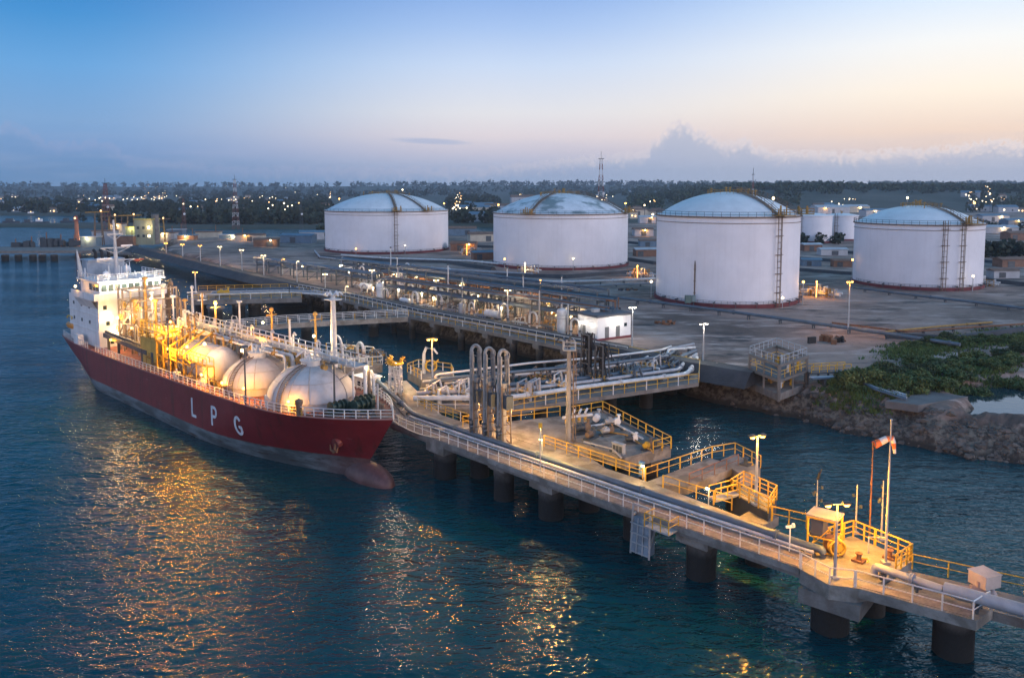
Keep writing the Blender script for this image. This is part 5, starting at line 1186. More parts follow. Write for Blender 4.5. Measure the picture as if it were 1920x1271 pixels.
# fore deck: winches, bitts, windlass
WG2=mat('winch_green',(.03,.06,.045),.5,var=.5,scale=2)
for (x,y,s) in ((-8.0,-1.9,.9),(-6.2,.3,.95),(-8.3,2.1,.85)):
    p=MB(); z=D(x); p.tube([(x,y-1.1*s,z+.8*s),(x,y+1.1*s,z+.8*s)],.42*s,14); 
    for q in (-1.1,-.3,.5,1.1): p.tube([(x,y+q*s-.05,z+.8*s),(x,y+q*s+.05,z+.8*s)],.8*s,16)
    p.box((x,y+1.45*s,z+.6*s),(1.0*s,.6*s,1.2*s)); p.box((x,y,z+.1),(1.6*s,3.2*s,.2)); p.build('mooring_winch',WG2,SH,local=True)
for (x,y) in ((-4.2,-1.9),(-4.6,2.0),(-2.6,-.2),(-11.2,-5.6),(-12,5.8)):
    p=MB(); z=D(x); [p.lathe([(.22,0),(.2,.6),(.28,.65),(.28,.75),(0,.78)],(x+q,y,z),10) for q in (-.4,.4)]; p.box((x,y,z+.05),(1.5,.6,.1)); p.build('bitts',RUSTY,SH,local=True)
p=MB(); p.tube([(-3.6,.8,D(-3.6)),(-3.6,.8,11.6)],.13,8); p.bar((-3.6,.1,11),(-3.6,1.5,11),.1); p.build('jack_staff',STEEL,SH,local=True)
# lamps
def slamp(x,y,z,pw,col,m,r=.2,aim=None):
    p=MB(); p.ball((x,y,z),r,8); l=p.build('flood_lamp',m,SH,local=True); lamp_light(SH,(x,y,z-.1 if aim is None else z),pw,col,.3,local=True)
for y in (-4.2,-1.2,1.8,4.6): slamp(-74.6,y,18.15,900,COOLC,COOL)
for (x,y,z) in ((-75.0,-4.4,12.3),(-75.0,1.0,12.6),(-74.8,-3,9.4)): slamp(x,y,z,420,WARMC,WARM,.16)
slamp(-82,-7.2,17.3,260,SODC,WARM,.22)
for (x,y,z,pw,c_,m) in ((-62,-2.0,16.5,4200,(1,.62,.26),WARM),(-69,-4.9,12.8,2200,(1,.62,.26),WARM),(-60.5,-5.9,12.2,1800,SODC,SOD),(-49,-4.4,14.4,7500,SODC,SOD),(-44.5,-6.8,11.2,3600,SODC,SOD),(-39,-6.4,12.2,2400,SODC,SOD),(-33.4,-6.4,13.4,2000,(1,.58,.24),WARM),(-21.8,-6.9,14.2,2000,(1,.58,.24),WARM),(-22,3.8,14.6,2200,WARMC,WARM),(-9.4,3.4,12.4,1100,WARMC,WARM),(-36,3.9,14.8,2600,SODC,WARM),(-55,5.8,15.5,2600,WARMC,WARM),(-11.5,-6.5,9.4,800,SODC,SOD),(-22,-6.7,9.2,1500,SODC,SOD),(-70,-5.8,9,700,SODC,SOD),(-34,-6.7,9.0,1400,SODC,SOD),(-28,-6.7,8.9,900,SODC,SOD)):
    slamp(x,y,z,pw,c_,m)
# ---------------------------------------------------------------- sea wall, pipe yard, huts, lamps on the terminal
ASPH=mat('dark_asphalt',(.045,.045,.05),.9,var=.4,scale=.3)
BUND=mat('bund_lining',(.055,.056,.062),.85,var=.45,scale=.25,bump=.2)
def ribbon(path,w,z,h,m,name,top=None):
    l=offset(path,w/2); r=offset(path,-w/2); tw=top or w; tl=offset(path,tw/2); tr_=offset(path,-tw/2)
    mb=MB(); vs=[];fs=[]
    for i in range(len(path)): vs+=[(r[i][0],r[i][1],z),(tr_[i][0],tr_[i][1],z+h),(tl[i][0],tl[i][1],z+h),(l[i][0],l[i][1],z)]
    for i in range(len(path)-1):
        for k in range(3): fs.append((i*4+k,(i+1)*4+k,(i+1)*4+k+1,i*4+k+1))
    fs+=[(3,2,1,0),tuple(len(vs)-4+k for k in range(4))]
    mb.add(vs,fs); return mb.build(name,m,None,smooth=False)
bp=[gl(x,y,5.5) for x,y in ((245,463),(330,484),(420,507),(560,538),(680,560),(800,585),(920,609),(1060,638),(1200,668),(1330,692),(1415,706))]
tag(ribbon(bp[::-1],7.5,4.2,2.2,BUND,'sea_wall',2.6),'long dark lined sea wall running between the shore walkway and the pipe yard','sea wall')
rd=[(p[0]+6.5*EV.x,p[1]+6.5*EV.y) for p in bp]
tag(ribbon(rd[::-1],5.0,GZ-.3,.36,ASPH,'shore_road'),kind='structure')
def order_labels(things_,fmt):
    """left-to-right wording for repeats that only their place tells apart"""
    def px(o): return 960+F*o.location.x/o.location.y
    s=sorted(things_,key=px); n=len(s)
    for i,o in enumerate(s):
        w_=ORD[i] if i<20 else None
        if i==0: t=fmt%'leftmost'
        elif i==n-1: t=fmt%'rightmost'
        else: t=fmt%(w_+' from the left' if w_ else ORD[n-1-i]+' from the right' if n-1-i<20 else 'one')
        o['label']=t
# ---- pipe racks
def rack(label,u0,u1,v,h,w,pipes,step=9.0,du=0.0,top=None):
    t=thing('pipe_rack',label,'pipe rack',UV((u0+u1)/2,v,GZ),'pipe racks in the yard'); n=max(2,round(abs(u1-u0)/step))
    for k in range(n+1):
        u=u0+(u1-u0)*k/n; mb=MB(); a=UV(u,v-w/2,GZ-.4);b=UV(u,v+w/2,GZ-.4)
        for p in (a,b): mb.bar(p,p+Vector((0,0,h+.4+ (1.8 if top else 0))),.3)
        for z in ((h,h*.62) if not top else (h,h*.62,h+1.8)): mb.bar(a+Vector((0,0,z+.4-.2)),b+Vector((0,0,z+.4-.2)),.28)
        mb.bar(a+Vector((0,0,.4)),b+Vector((0,0,h*.6)),.12)
        mb.build('rack_frame',STEELD,t)
    for (dv,z,r,m) in pipes:
        p=MB(); pts=[UV(u0-rng.uniform(1,5),v+dv,GZ+z+r)]
        nn=5
        for k in range(1,nn): pts.append(UV(u0+(u1-u0)*k/nn,v+dv,GZ+z+r))
        pts.append(UV(u1+rng.uniform(1,4),v+dv,GZ+z+r)); pts.append(pts[-1]+Vector((0,0,-z+.2)))
        p.tube(pts,r,8); p.build('pipe',m,t)
    if top:
        p=MB(); s0,s1=UV(u0,v-w/2,GZ+h+1.8),UV(u1,v-w/2,GZ+h+1.8); p.bar(s0,s1,.3,.5); s0,s1=UV(u0,v+w/2,GZ+h+1.8),UV(u1,v+w/2,GZ+h+1.8); p.bar(s0,s1,.3,.5); p.build('top_beam',PIPEB,t)
    return t
def pset(w,zs,n,rr=(.16,.36)):
    out=[]
    for z in zs:
        for k in range(n): out.append((-w/2+.5+(w-1)*k/max(1,n-1),z,rng.uniform(*rr),rng.choice((PIPEB,PIPEB,PIPEB,STEELD,PIPE,RUST))))
    return out
rack('dark pipe rack nearest the sea wall, long, ending beside the white hut',-178,-104,127,5.4,3.6,pset(3.6,(5.4,3.4),6))
rack('taller blue grey pipe rack with top beams in the middle of the pipe yard',-190,-112,137,5.8,4.0,pset(4,(5.8,3.6),6),top=True)
rack('far pipe rack of thick dark pipes below the second tank',-238,-150,152,5.0,4.2,pset(4.2,(5.0,3.2),6,(.2,.42)))
rack('short high blue grey rack just left of the white hut',-150,-108,132,6.2,2.6,pset(2.6,(6.2,4.4),3),top=False)
rack('long dark rack between the far rack and the second tank',-205,-130,144,5.2,3.0,pset(3,(5.2,3.4),4,(.2,.45)))
rack('leftmost pipe rack, low and dark, below the farthest left tank',-268,-198,135,4.6,3.6,pset(3.6,(4.6,3.0),5))
# ---- yard equipment: several kinds, placed by hand-made rows
def kit_loop(b,s):
    t=thing('pipe_loop','x','pipe loop',b,'pipe loops in the pipe yard'); b=Vector(b); h=rng.uniform(2.2,3.6)*s; w_=rng.uniform(.8,1.5)*s; d=EU*w_
    mb=MB(); arc=[b+d*math.cos(a)+Vector((0,0,h+w_*math.sin(a))) for a in [PI*k/8 for k in range(9)]]
    mb.tube([b+d]+arc+[b-d],.24*s,8); mb.tube([b+d+Vector((0,0,.7)),b+d+EV*1.2+Vector((0,0,.7))],.2*s,8); mb.build('bent_pipe',rng.choice((PIPEW,PIPEW,PIPE)),t)
    mb=MB(); valve(mb,b+d+Vector((0,0,1.3)),(0,0,1),.22*s); mb.tube([b-d+Vector((0,0,.9)),b-d+Vector((0,0,1.15))],.38*s,10); mb.build('valve',rng.choice((STEELD,YELD,RUST)),t); return t
def kit_vessel(b,s):
    t=thing('vertical_vessel','x','pressure vessel',b,'upright vessels in the pipe yard'); b=Vector(b); r=rng.uniform(.55,.9)*s; h=rng.uniform(2.6,4.2)*s
    mb=MB(); mb.lathe([(r*.8,0),(r*.8,.7),(r,.75),(r,h)]+[(r*math.cos(a),h+r*.55*math.sin(a)) for a in [PI/2*k/6 for k in range(1,6)]]+[(.02,h+r*.55)],b,18); mb.build('shell',rng.choice((WHITE,PIPEW,PIPE)),t)
    mb=MB(); mb.tube([b+Vector((0,0,h+r*.4)),b+Vector((0,0,h+r+.5)),b+EU*(r+.6)+Vector((0,0,h+r+.5)),b+EU*(r+.6)],.14,8); mb.torus(b+Vector((0,0,h*.7)),r+.35,.05,'z',16,4); mb.torus(b+Vector((0,0,h*.7+.7)),r+.35,.05,'z',16,4); mb.build('vent_pipe',STEEL,t); return t
def kit_drum(b,s):
    t=thing('horizontal_drum','x','storage drum',b,'lying drums in the pipe yard'); b=Vector(b); r=rng.uniform(.6,.9)*s; l=rng.uniform(1.6,2.6)*s
    mb=MB(); c=b+Vector((0,0,r+.8)); mb.tube([c-EU*(l+.5),c-EU*(l+.3),c-EU*l,c+EU*l,c+EU*(l+.3),c+EU*(l+.5)],[.05,r*.7,r,r,r*.7,.05],16); mb.build('shell',rng.choice((WHITE,PIPEW,STEEL)),t)
    mb=MB(); [mb.box(b+EU*q*l*.6+Vector((0,0,.5)),(.3,r*1.7,1.1),ANG_U) for q in (-1,1)]; mb.build('saddle',CONCD,t)
    mb=MB(); mb.tube([c+Vector((0,0,r*.9)),c+Vector((0,0,r+.8)),c+EV*1.6+Vector((0,0,r+.8)),c+EV*1.6-Vector((0,0,r+.8))],.13,8); mb.build('outlet_pipe',PIPE,t); return t
def kit_skid(b,s):
    t=thing('valve_skid','x','valve skid',b,'valve skids in the pipe yard'); b=Vector(b)
    mb=MB(); n=rng.randint(3,5)
    for k in range(n):
        o=EU*(k*.8-1.4); hh=rng.uniform(.9,2.0)*s; mb.tube([b+o,b+o+Vector((0,0,hh)),b+o+EV*1.4+Vector((0,0,hh)),b+o+EV*1.4],.15,7)
    mb.tube([b-EU*2.2+Vector((0,0,.8)),b+EU*2.2+Vector((0,0,.8))],.22,8); mb.build('pipework',rng.choice((PIPEW,PIPE,PIPEB)),t)
    vm=rng.choice((YELD,YEL,RUST,STEELD)); [valve_part(t,b+EU*(k*.8-1.4)+EV*.7+Vector((0,0,1.2*s)),EV,.17,vm) for k in range(n)]
    mb=MB(); 
    for q in (-2,2):
        for z in (.55,1.1): pass
    mb.bar(b-EU*2.2-EV*.6,b-EU*2.2-EV*.6+Vector((0,0,1.2)),.08); mb.bar(b+EU*2.2-EV*.6,b+EU*2.2-EV*.6+Vector((0,0,1.2)),.08); mb.bar(b-EU*2.2-EV*.6+Vector((0,0,1.2)),b+EU*2.2-EV*.6+Vector((0,0,1.2)),.08); mb.build('handrail',YELD,t); return t
sets={'loop':[],'vessel':[],'drum':[],'skid':[]}
spots=[]
for v,u0,u1,st_ in ((122.5,-186,-106,4.2),(131.8,-200,-112,4.8),(141,-214,-118,6.5),(148,-222,-140,6),(156,-250,-150,7),(165,-262,-168,8),(135,-205,-118,6.5)):
    u=u0
    while u<u1: spots.append((u+rng.uniform(-1.2,1.2),v+rng.uniform(-1.2,1.2))); u+=st_
kinds=['loop','skid','vessel','loop','skid','drum','loop','skid']
for i,(u,v) in enumerate(spots):
    k=kinds[i%8]; b=tuple(UV(u,v,GZ)); s=rng.uniform(.85,1.2)
    sets[k].append({'loop':kit_loop,'vessel':kit_vessel,'drum':kit_drum,'skid':kit_skid}[k](b,s))
for k,f in (('loop','pale hoop-shaped pipe loop in the pipe yard, %s'),('vessel','upright pale vessel with vent pipe in the pipe yard, %s'),('drum','lying pale drum on saddles in the pipe yard, %s'),('skid','low valve skid with bent pipes in the pipe yard, %s')): order_labels(sets[k],f)
# ---- white hut
hb=Vector((16.9,156.3,GZ)); ha=math.atan2(4.6,7.2); hx_=Vector((math.cos(ha),math.sin(ha),0)); hy_=Vector((-math.sin(ha),math.cos(ha),0))
hut=thing('control_hut','white flat-roofed control hut with lit walls beside the pipe yard','hut',tuple(hb+hx_*4.3+hy_*3.2))
c=hb+hx_*4.3+hy_*3.2
mb=MB(); mb.box(c+Vector((0,0,2.5)),(8.6,6.4,4.4),ha); wall=mb.build('wall',WHITE,hut,smooth=False)
mb=MB(); mb.box(c+Vector((0,0,.0)),(8.9,6.7,.9),ha); mb.build('plinth',PLINTH,hut,smooth=False)
mb=MB(); mb.box(c+Vector((0,0,4.82)),(9.4,7.2,.28),ha); mb.box(c+Vector((0,0,5.02)),(8.9,6.7,.14),ha); rf=mb.build('roof',mat('roof_felt',(.11,.115,.13),.85,var=.3,scale=.6),hut,smooth=False)
mb=MB(); mb.box(c+hx_*-1.5+hy_*1+Vector((0,0,5.4)),(1.5,1.1,.7),ha); mb.build('roof_unit',STEEL,rf,smooth=False)
def hutpiece(nm,along,face,z,w_,h_,m):
    p=(hb+hx_*along-hy_*.02) if face==0 else (hb+hy_*along-hx_*.02)
    mb=MB(); mb.box(p+Vector((0,0,z)),(w_,.09,h_) if face==0 else (.09,w_,h_),ha); return mb.build(nm,m,wall,smooth=False)
for a_ in (2.4,5.2): hutpiece('door',a_,0,1.5,1.0,2.3,mat('hut_door',(.12,.125,.13),.5))
for a_ in (7.2,): hutpiece('window',a_,0,2.7,.7,.7,GLASS)
for a_ in (5.6,): hutpiece('window',a_,1,2.7,.6,.9,GLASS)
hutpiece('door',4.3,1,1.5,1.0,2.3,mat('hut_door',(.12,.125,.13),.5))
for (p,pw) in ((hb+hx_*4.6-hy_*.7+Vector((0,0,4.0)),230),(hb+hy_*1.4-hx_*.7+Vector((0,0,3.2)),90),(hb+hy_*4.6-hx_*.7+Vector((0,0,3.2)),90)):
    mb=MB(); mb.ball(p,.17,8); mb.bar(p,p+hy_*.7 if pw>200 else p+hx_*.7,.06); mb.build('wall_lamp',COOL,hut); lamp_light(hut,p-(hy_ if pw>200 else hx_)*.3+Vector((0,0,-.1)),pw,COOLC,.2)
# ---- lamps on land
yl=[]
def yard_lamp(px,hy,by,col=WARM,lc=WARMC,pw=1100,heads=2,z=GZ):
    g=G(px,by,z); h=(by-hy)*g.y/F; t=lamp_post('x',(g.x,g.y,z-.2),h,'street_lamp',col,lc,pw,heads,.55,'lamp posts on the terminal',.11+.0004*g.y*.5,STEEL,.2); yl.append(t); return t
for a_ in ((1318,602,690,COOL,COOLC,1500,2),(1185,572,652,COOL,COOLC,1300,2),(952,541,606,WARM,WARMC,1700,2),(698,504,556,WARM,WARMC,2600,2),(495,477,524,WARM,WARMC,2600,2),(557,488,532,WARM,WARMC,1700,1),(454,467,508,WARM,WARMC,2400,2),(413,461,500,WARM,WARMC,2000,2),(376,459,492,SOD,SODC,1800,2),(343,457,487,SOD,SODC,2000,2),(312,455,480,SOD,SODC,1800,2),(818,523,562,WARM,WARMC,1500,2),(778,517,548,WARM,WARMC,1200,1),(1590,524,626,SOD,SODC,2600,2),(648,535,560,WARM,WARMC,700,1),(890,560,590,WARM,WARMC,600,1),(1030,560,600,SOD,SODC,600,1),(735,512,542,WARM,WARMC,1500,1),(610,512,545,WARM,WARMC,1500,2),(870,528,566,WARM,WARMC,1300,2),(530,484,516,SOD,SODC,1500,1)): yard_lamp(*a_)
order_labels(yl,'grey lamp post with lit head on the terminal ground, %s')
# ---- pipelines on low supports across the terminal
def land_pipe(label,pts,r,m,h=1.0,sup=8,group=None):
    P_=[]
    for (x,y) in pts:
        g=G(x,y,GZ+h); P_.append((g.x,g.y,GZ+h))
    tag(pipe_run(P_,r,None,m,sup=sup,supz=GZ-.3,flange=24),label,'pipeline',group)
land_pipe('dark pipeline on short posts crossing in front of the tallest tank',[(1085,549),(1200,563),(1330,579),(1500,602),(1667,626),(1800,646)],.36,PIPEB,1.2)
land_pipe('dark pipeline in front of the far right tank',[(1600,539),(1700,552),(1830,567),(1925,579)],.34,PIPEB,.9)
land_pipe('white pipe run leading to the left foot of the tallest tank',[(889,520),(960,527),(1060,528),(1150,526),(1228,522)],.36,PIPEW,1.2)
land_pipe('pale pipe run passing below the second tank',[(640,478),(720,484),(880,489),(960,497),(1120,500)],.4,PIPEW,1.0)
land_pipe('pale pipe run in front of the farthest left tank',[(590,470),(600,482),(740,497),(860,506),(1000,514)],.32,PIPE,1.0)
land_pipe('thin pale pipe beside the white run to the tallest tank',[(900,530),(1060,537),(1228,531)],.22,PIPE,.8)
land_pipe('pipe crossing the open ground below the far right tank',[(1560,605),(1700,622),(1920,607)],.2,RUST,.6)
land_pipe('low yellow pipe at the right edge below the far right tank',[(1660,622),(1760,612),(1860,604)],.22,YELD,.5)
def manifold(label,px,py,s,light=None):
    g=G(px,py,GZ); b=Vector((g.x,g.y,GZ)); t=thing('tank_manifold',label,'pipe manifold',tuple(b)); 
    for k in range(6):
        mb=MB(); o=EU*(k*1.3-3)*s+EV*rng.uniform(-1,1); h=rng.uniform(1.2,3.2)*s
        mb.tube([b+o,b+o+Vector((0,0,h)),b+o+EV*1.6*s+Vector((0,0,h)),b+o+EV*1.6*s],.22*s,8); valve(mb,b+o+Vector((0,0,h*.5)),(0,0,1),.22*s); mb.build('valve_pipe',(PIPEW,YELD,PIPE)[k%3],t)
    mb=MB(); mb.tube([b-EU*5*s+Vector((0,0,.9)),b+EU*5*s+Vector((0,0,.9))],.32*s,10); mb.tube([b-EU*5*s+EV*1.5+Vector((0,0,1.3)),b+EU*5*s+EV*1.5+Vector((0,0,1.3))],.26*s,10); mb.build('header_pipe',PIPEW,t)
    mb=MB()
    for k in range(5): mb.bar(b+EU*(k*2-4)*s-EV*1.2,b+EU*(k*2-4)*s-EV*1.2+Vector((0,0,2.2*s)),.12)
    for z in (1.1,2.2): mb.bar(b-EU*4*s-EV*1.2+Vector((0,0,z*s)),b+EU*4*s-EV*1.2+Vector((0,0,z*s)),.12)
    mb.build('frame',YELD,t)
    if light:
        p=b+Vector((0,0,3.6*s))-EV*1.5; mb=MB(); mb.ball(p,.22,8); mb.bar(p,p-Vector((0,0,3.6*s)),.1); mb.build('lamp',light[0],t); lamp_light(t,p+Vector((0,0,-.3)),light[2],light[1],.3)
manifold('amber-lit pipe manifold between the tallest and far right tanks',1535,556,1.2,(SOD,SODC,1800))
manifold('yellow pipe manifold at the right foot of the far right tank',1838,536,1.0,(WARM,WARMC,900))
manifold('amber-lit valve manifold left of the tallest tank',1200,520,1.1,(SOD,SODC,1300))
manifold('pale valve manifold right of the farthest left tank',880,478,1.3,(SOD,SODC,900))
manifold('dark valve manifold at the foot of the second tank',990,512,1.0,(WARM,WARMC,700))
manifold('yellow valve manifold under the far pipe rack',1020,548,1.0,(SOD,SODC,600))
# ---- steel valve house near the bank
fr=thing('valve_house','open two-storey steel frame full of yellow pipes on the grassy bank','steel frame',(42,124,GZ))
P0=[Vector((39.7,116.9,0)),Vector((46.1,123.3,0)),Vector((44.1,131.5,0)),Vector((37.6,124.6,0))]
mb=MB()
for i,p in enumerate(P0):
    mb.bar(p+Vector((0,0,3.2)),p+Vector((0,0,8.8)),.42); q=P0[(i+1)%4]; m_=(p+q)/2; mb.bar(m_+Vector((0,0,3.6)),m_+Vector((0,0,8.5)),.25)
    for z in (6.3,8.6): mb.bar(p+Vector((0,0,z)),q+Vector((0,0,z)),.42)
mb.build('frame',mat('frame_grey_paint',(.15,.14,.13),.6,var=.35,scale=.8,streak=.25),fr)
mb=MB(); mb.prism([(p.x,p.y) for p in P0],6.52,6.6); mb.build('floor_grating',STEELD,fr,smooth=False)
mb=MB(); mb.prism([(p.x,p.y) for p in P0],3.2,4.3); mb.build('base_slab',CONCD,fr,smooth=False)
railing([(p.x,p.y) for p in P0]+[(P0[0].x,P0[0].y)],fr,STEEL,1.2,1.6,.05,2,z=8.8)
railing([(p.x,p.y) for p in P0]+[(P0[0].x,P0[0].y)],fr,YEL,1.1,1.8,.05,2,z=6.6)
ctr=sum(P0,Vector())/4
for k in range(7):
    mb=MB(); o=Vector((rng.uniform(-2.5,2.5),rng.uniform(-3.4,3.4),0)); p=ctr+o; mb.tube([p+Vector((0,0,4.3)),p+Vector((0,0,6.0)),p+Vector((1.2,.5,6.0)),p+Vector((1.2,.5,8.0+rng.uniform(-.8,.4)))],.2,8); valve(mb,p+Vector((0,0,5.6)),(0,0,1),.25,0,0); mb.build('valve_pipe',(YEL,PIPEW,YELD)[k%3],fr)
fx=thing('pipe_bridge','low pipe bridge with yellow rails leaving the steel frame toward the bushes','pipe bridge',(49,124,GZ))
a=Vector((46.2,122.6,GZ+1.6));b=Vector((53,124.2,GZ+1.6)); mb=MB(); mb.bar(a,b,1.6,.2); [mb.bar(a.lerp(b,k/4)-Vector((0,0,2.2)),a.lerp(b,k/4),.25) for k in range(5)]; mb.build('deck',STEELD,fx)
railing([tuple(a+Vector((.2,-.7,0))),tuple(b+Vector((.2,-.7,0)))],fx,YEL,1.2,1.4,.05,2); railing([tuple(a+Vector((-.2,.7,0))),tuple(b+Vector((-.2,.7,0)))],fx,YEL,1.2,1.4,.05,2)
for k,m in enumerate((PIPEW,PIPE,PIPEB)):
    q=[Vector((46,121.6-.5*k,GZ+1.1)),Vector((53,122.6-.5*k,GZ+1.1)),G(1640,722+4*k,GZ+.6),G(1700,741+4*k,GZ+.3)]
    tag(pipe_run([tuple(x) for x in q],.17,None,m,sup=4,supz=3.6,flange=9),('white pipe','grey pipe','blue grey pipe')[k]+' curving from the steel frame down into the bushes','pipeline')
# ---- small things on the open ground
def scrap(label,px,py,s,m):
    g=G(px,py,GZ); t=thing('scrap_heap',label,'scrap heap',(g.x,g.y,GZ))
    for k in range(9):
        mb=MB(); p=Vector((g.x+rng.gauss(0,1.6*s),g.y+rng.gauss(0,.8*s),GZ+rng.uniform(0,.5)*s)); 
        if k%3: mb.box(p,(rng.uniform(.6,1.8)*s,rng.uniform(.4,1.1)*s,rng.uniform(.5,1.5)*s),rng.uniform(0,3))
        else: mb.bar(p,p+Vector((rng.uniform(-2.4,2.4)*s,rng.uniform(-1,1),rng.uniform(.2,1)*s)),.3*s)
        mb.build('scrap_piece',m if k%2 else RUST,t)
scrap('black heap of scrap on the open ground below the far right tank',1548,641,1.2,BLACK)
scrap('rusty scrap heap on the open ground right of the white hut',1258,607,.8,RUST)
scrap('small pale rubble heap at the dark wall left of the far lamp post',1282,668,.7,CONC)
scrap('low dark heap of pipes left of the tallest tank',1175,545,.9,STEELD)
# low sheds, containers and stacks farther back
SHED=[mat('shed_roof_pale',(.42,.43,.45),.6,var=.25,scale=.3),mat('shed_rust',(.22,.12,.08),.8,var=.4,scale=.5),mat('shed_blue',(.12,.19,.26),.6,var=.3,scale=.4),mat('shed_cream',(.50,.45,.36),.7,var=.25,scale=.4)]
sh=[]
def shed(px,py,w_,d_,h_,m,lit=0,grp='low sheds behind the tanks'):
    g=G(px,py,GZ); t=thing('shed','x','shed',(g.x,g.y,GZ),grp); ra=rng.uniform(-.3,.3)
    c,s=math.cos(ra),math.sin(ra); R=lambda x,y,z:(g.x+x*c-y*s,g.y+x*s+y*c,GZ+z)
    mb=MB(); mb.box((g.x,g.y,GZ+h_/2-.2),(w_,d_,h_+.4),ra); mb.build('wall',m,t,smooth=False)
    mb=MB(); e=.4; mb.add([R(-w_/2-e,-d_/2-e,h_),R(w_/2+e,-d_/2-e,h_),R(w_/2+e,0,h_+d_*.16),R(-w_/2-e,0,h_+d_*.16),R(-w_/2-e,d_/2+e,h_),R(w_/2+e,d_/2+e,h_)],[(0,1,2,3),(3,2,5,4),(0,3,4),(1,5,2)]); mb.build('roof',rng.choice(SHED[:3]),t,smooth=False)
    mb=MB(); q=R(rng.uniform(-.3,.3)*w_,-d_/2-.05,h_*.4); mb.box(q,(min(3,w_*.25),.1,h_*.75),ra); mb.build('door',STEELD,t,smooth=False)
    if lit:
        p=Vector(R(rng.uniform(-.3,.3)*w_,-d_/2-.8,h_*.95)); mb=MB(); mb.ball(p,.4,8); mb.build('wall_lamp',WARM,t); lamp_light(t,p-Vector((0,.4,.2)),lit,rng.choice((WARMC,SODC)),.4)
    sh.append(t)
for a_ in ((905,452,16,8,4,3,0),(870,470,12,7,3.5,1,700),(860,440,22,9,4,2,0),(905,486,9,5,3,1,0),(1205,442,12,8,4,0,900),(1215,462,9,5,3,2,0),(1210,480,10,5,3,1,0),(1213,418,14,9,5,0,900),(1520,470,9,5,3,1,0),(1560,478,12,5,2.6,0,0),(1580,500,8,4,2.4,1,0),(1520,498,7,4,2.4,2,0),(1870,437,22,9,4,0,900),(1905,450,14,8,4,1,0),(1850,470,16,6,3,2,0),(1895,500,12,5,3,1,0),(1860,415,26,10,5,0,1200),(1900,425,18,9,5,2,900),(1880,520,9,4,2.4,0,0),(560,455,18,7,4,2,0),(500,462,12,6,3.5,1,500),(585,448,14,7,4,0,0),(470,452,16,6,3.5,3,600),(1555,402,40,16,8,0,1500),(1600,398,34,14,7,3,1500),(1490,415,26,12,6,0,1500),(1530,415,20,10,5,1,1200),(1640,405,30,12,6,0,900),(990,384,60,26,13,0,1500),(1040,388,44,20,10,0,0),(940,398,40,16,8,0,1200),(890,402,34,16,8,3,1200),(1190,404,24,12,6,3,1200)): shed(a_[0],a_[1],a_[2],a_[3],a_[4],SHED[a_[5]],a_[6])
order_labels(sh,'low shed on the ground behind or between the tanks, %s')

bl=[]
for (u,v) in ((-175,127.5),(-163,126),(-149,133),(-137,134.5),(-125,133.5),(-116,131),(-197,143),(-212,147),(-230,158),(-170,145),(-150,151),(-248,140),(-260,144),(-235,138),(-182,124),(-168,129),(-155,123.5),(-143,130),(-131,124),(-120,129),(-112,123),(-190,133),(-160,139),(-140,141),(-205,138),(-222,142),(-240,150),(-185,150),(-128,136)):
    b=UV(u,v,GZ); t=thing('yard_lamp','x','yard lamp',tuple(b),'small low lamps among the pipes'); mb=MB(); mb.tube([b,b+Vector((0,0,3.0))],.07,6); mb.build('post',STEEL,t); mb=MB(); mb.ball(b+Vector((0,0,3.1)),.2,8); mb.build('lamp_glass',WARM,t); lamp_light(t,b+Vector((0,-.2,2.8)),620,rng.choice((WARMC,WARMC,(1,.8,.55))),.2); bl.append(t)
order_labels(bl,'small low lamp on a short post among the yard pipes, %s')

vp=[]
for (u,v,h) in ((-120,125,8),(-133,133,9.5),(-147,126,8.5),(-162,134,10),(-176,128,9),(-190,138,10),(-152,146,9),(-210,150,11),(-128,141,9)):
    b=UV(u,v,GZ); t=thing('vent_stack','x','vent stack',tuple(b),'slim vent stacks in the pipe yard'); mb=MB(); mb.tube([b,b+Vector((0,0,h*.7)),b+Vector((0,0,h))],[.2,.16,.12],8); mb.build('stack',rng.choice((PIPEW,STEEL)),t); mb=MB(); mb.lathe([(.05,.4),(.32,.25),(.32,0),(.1,-.1)],b+Vector((0,0,h)),8); mb.build('cowl',STEELD,t); vp.append(t)
order_labels(vp,'slim pale vent stack standing among the yard pipes, %s')
for k,(pts,lb) in enumerate((([(1495,466),(1540,470),(1602,476)],'dark earth bund between the tallest and far right tanks, farthest of three'),([(1496,486),(1550,490),(1602,494)],'dark earth bund between the tallest and far right tanks, middle of three'),([(1500,508),(1560,513),(1602,516)],'dark earth bund between the tallest and far right tanks, nearest of three'),([(1828,490),(1870,494),(1925,499)],'dark earth bund right of the far right tank, farther of two'),([(1828,524),(1870,530),(1925,536)],'dark earth bund right of the far right tank, nearer of two'),([(600,484),(720,490),(840,494),(925,506)],'long dark earth bund below the two left tanks'),([(870,462),(925,465)],'short earth bund between the two left tanks'),([(930,518),(1060,521),(1190,512)],'dark earth bund in front of the second tank'),([(1180,456),(1232,462)],'short earth bund between the second and tallest tanks, farther of two'),([(1180,488),(1230,496)],'short earth bund between the second and tallest tanks, nearer of two'),([(1660,633),(1790,640),(1920,622)],'low earth bund below the far right tank, at the edge of the bushes'))):
    p=[gl(x,y,GZ) for x,y in pts]; tag(ribbon(p[::-1],3.4,GZ-.4,1.5,BUND,'earth_bund',1.0),lb,'bund')
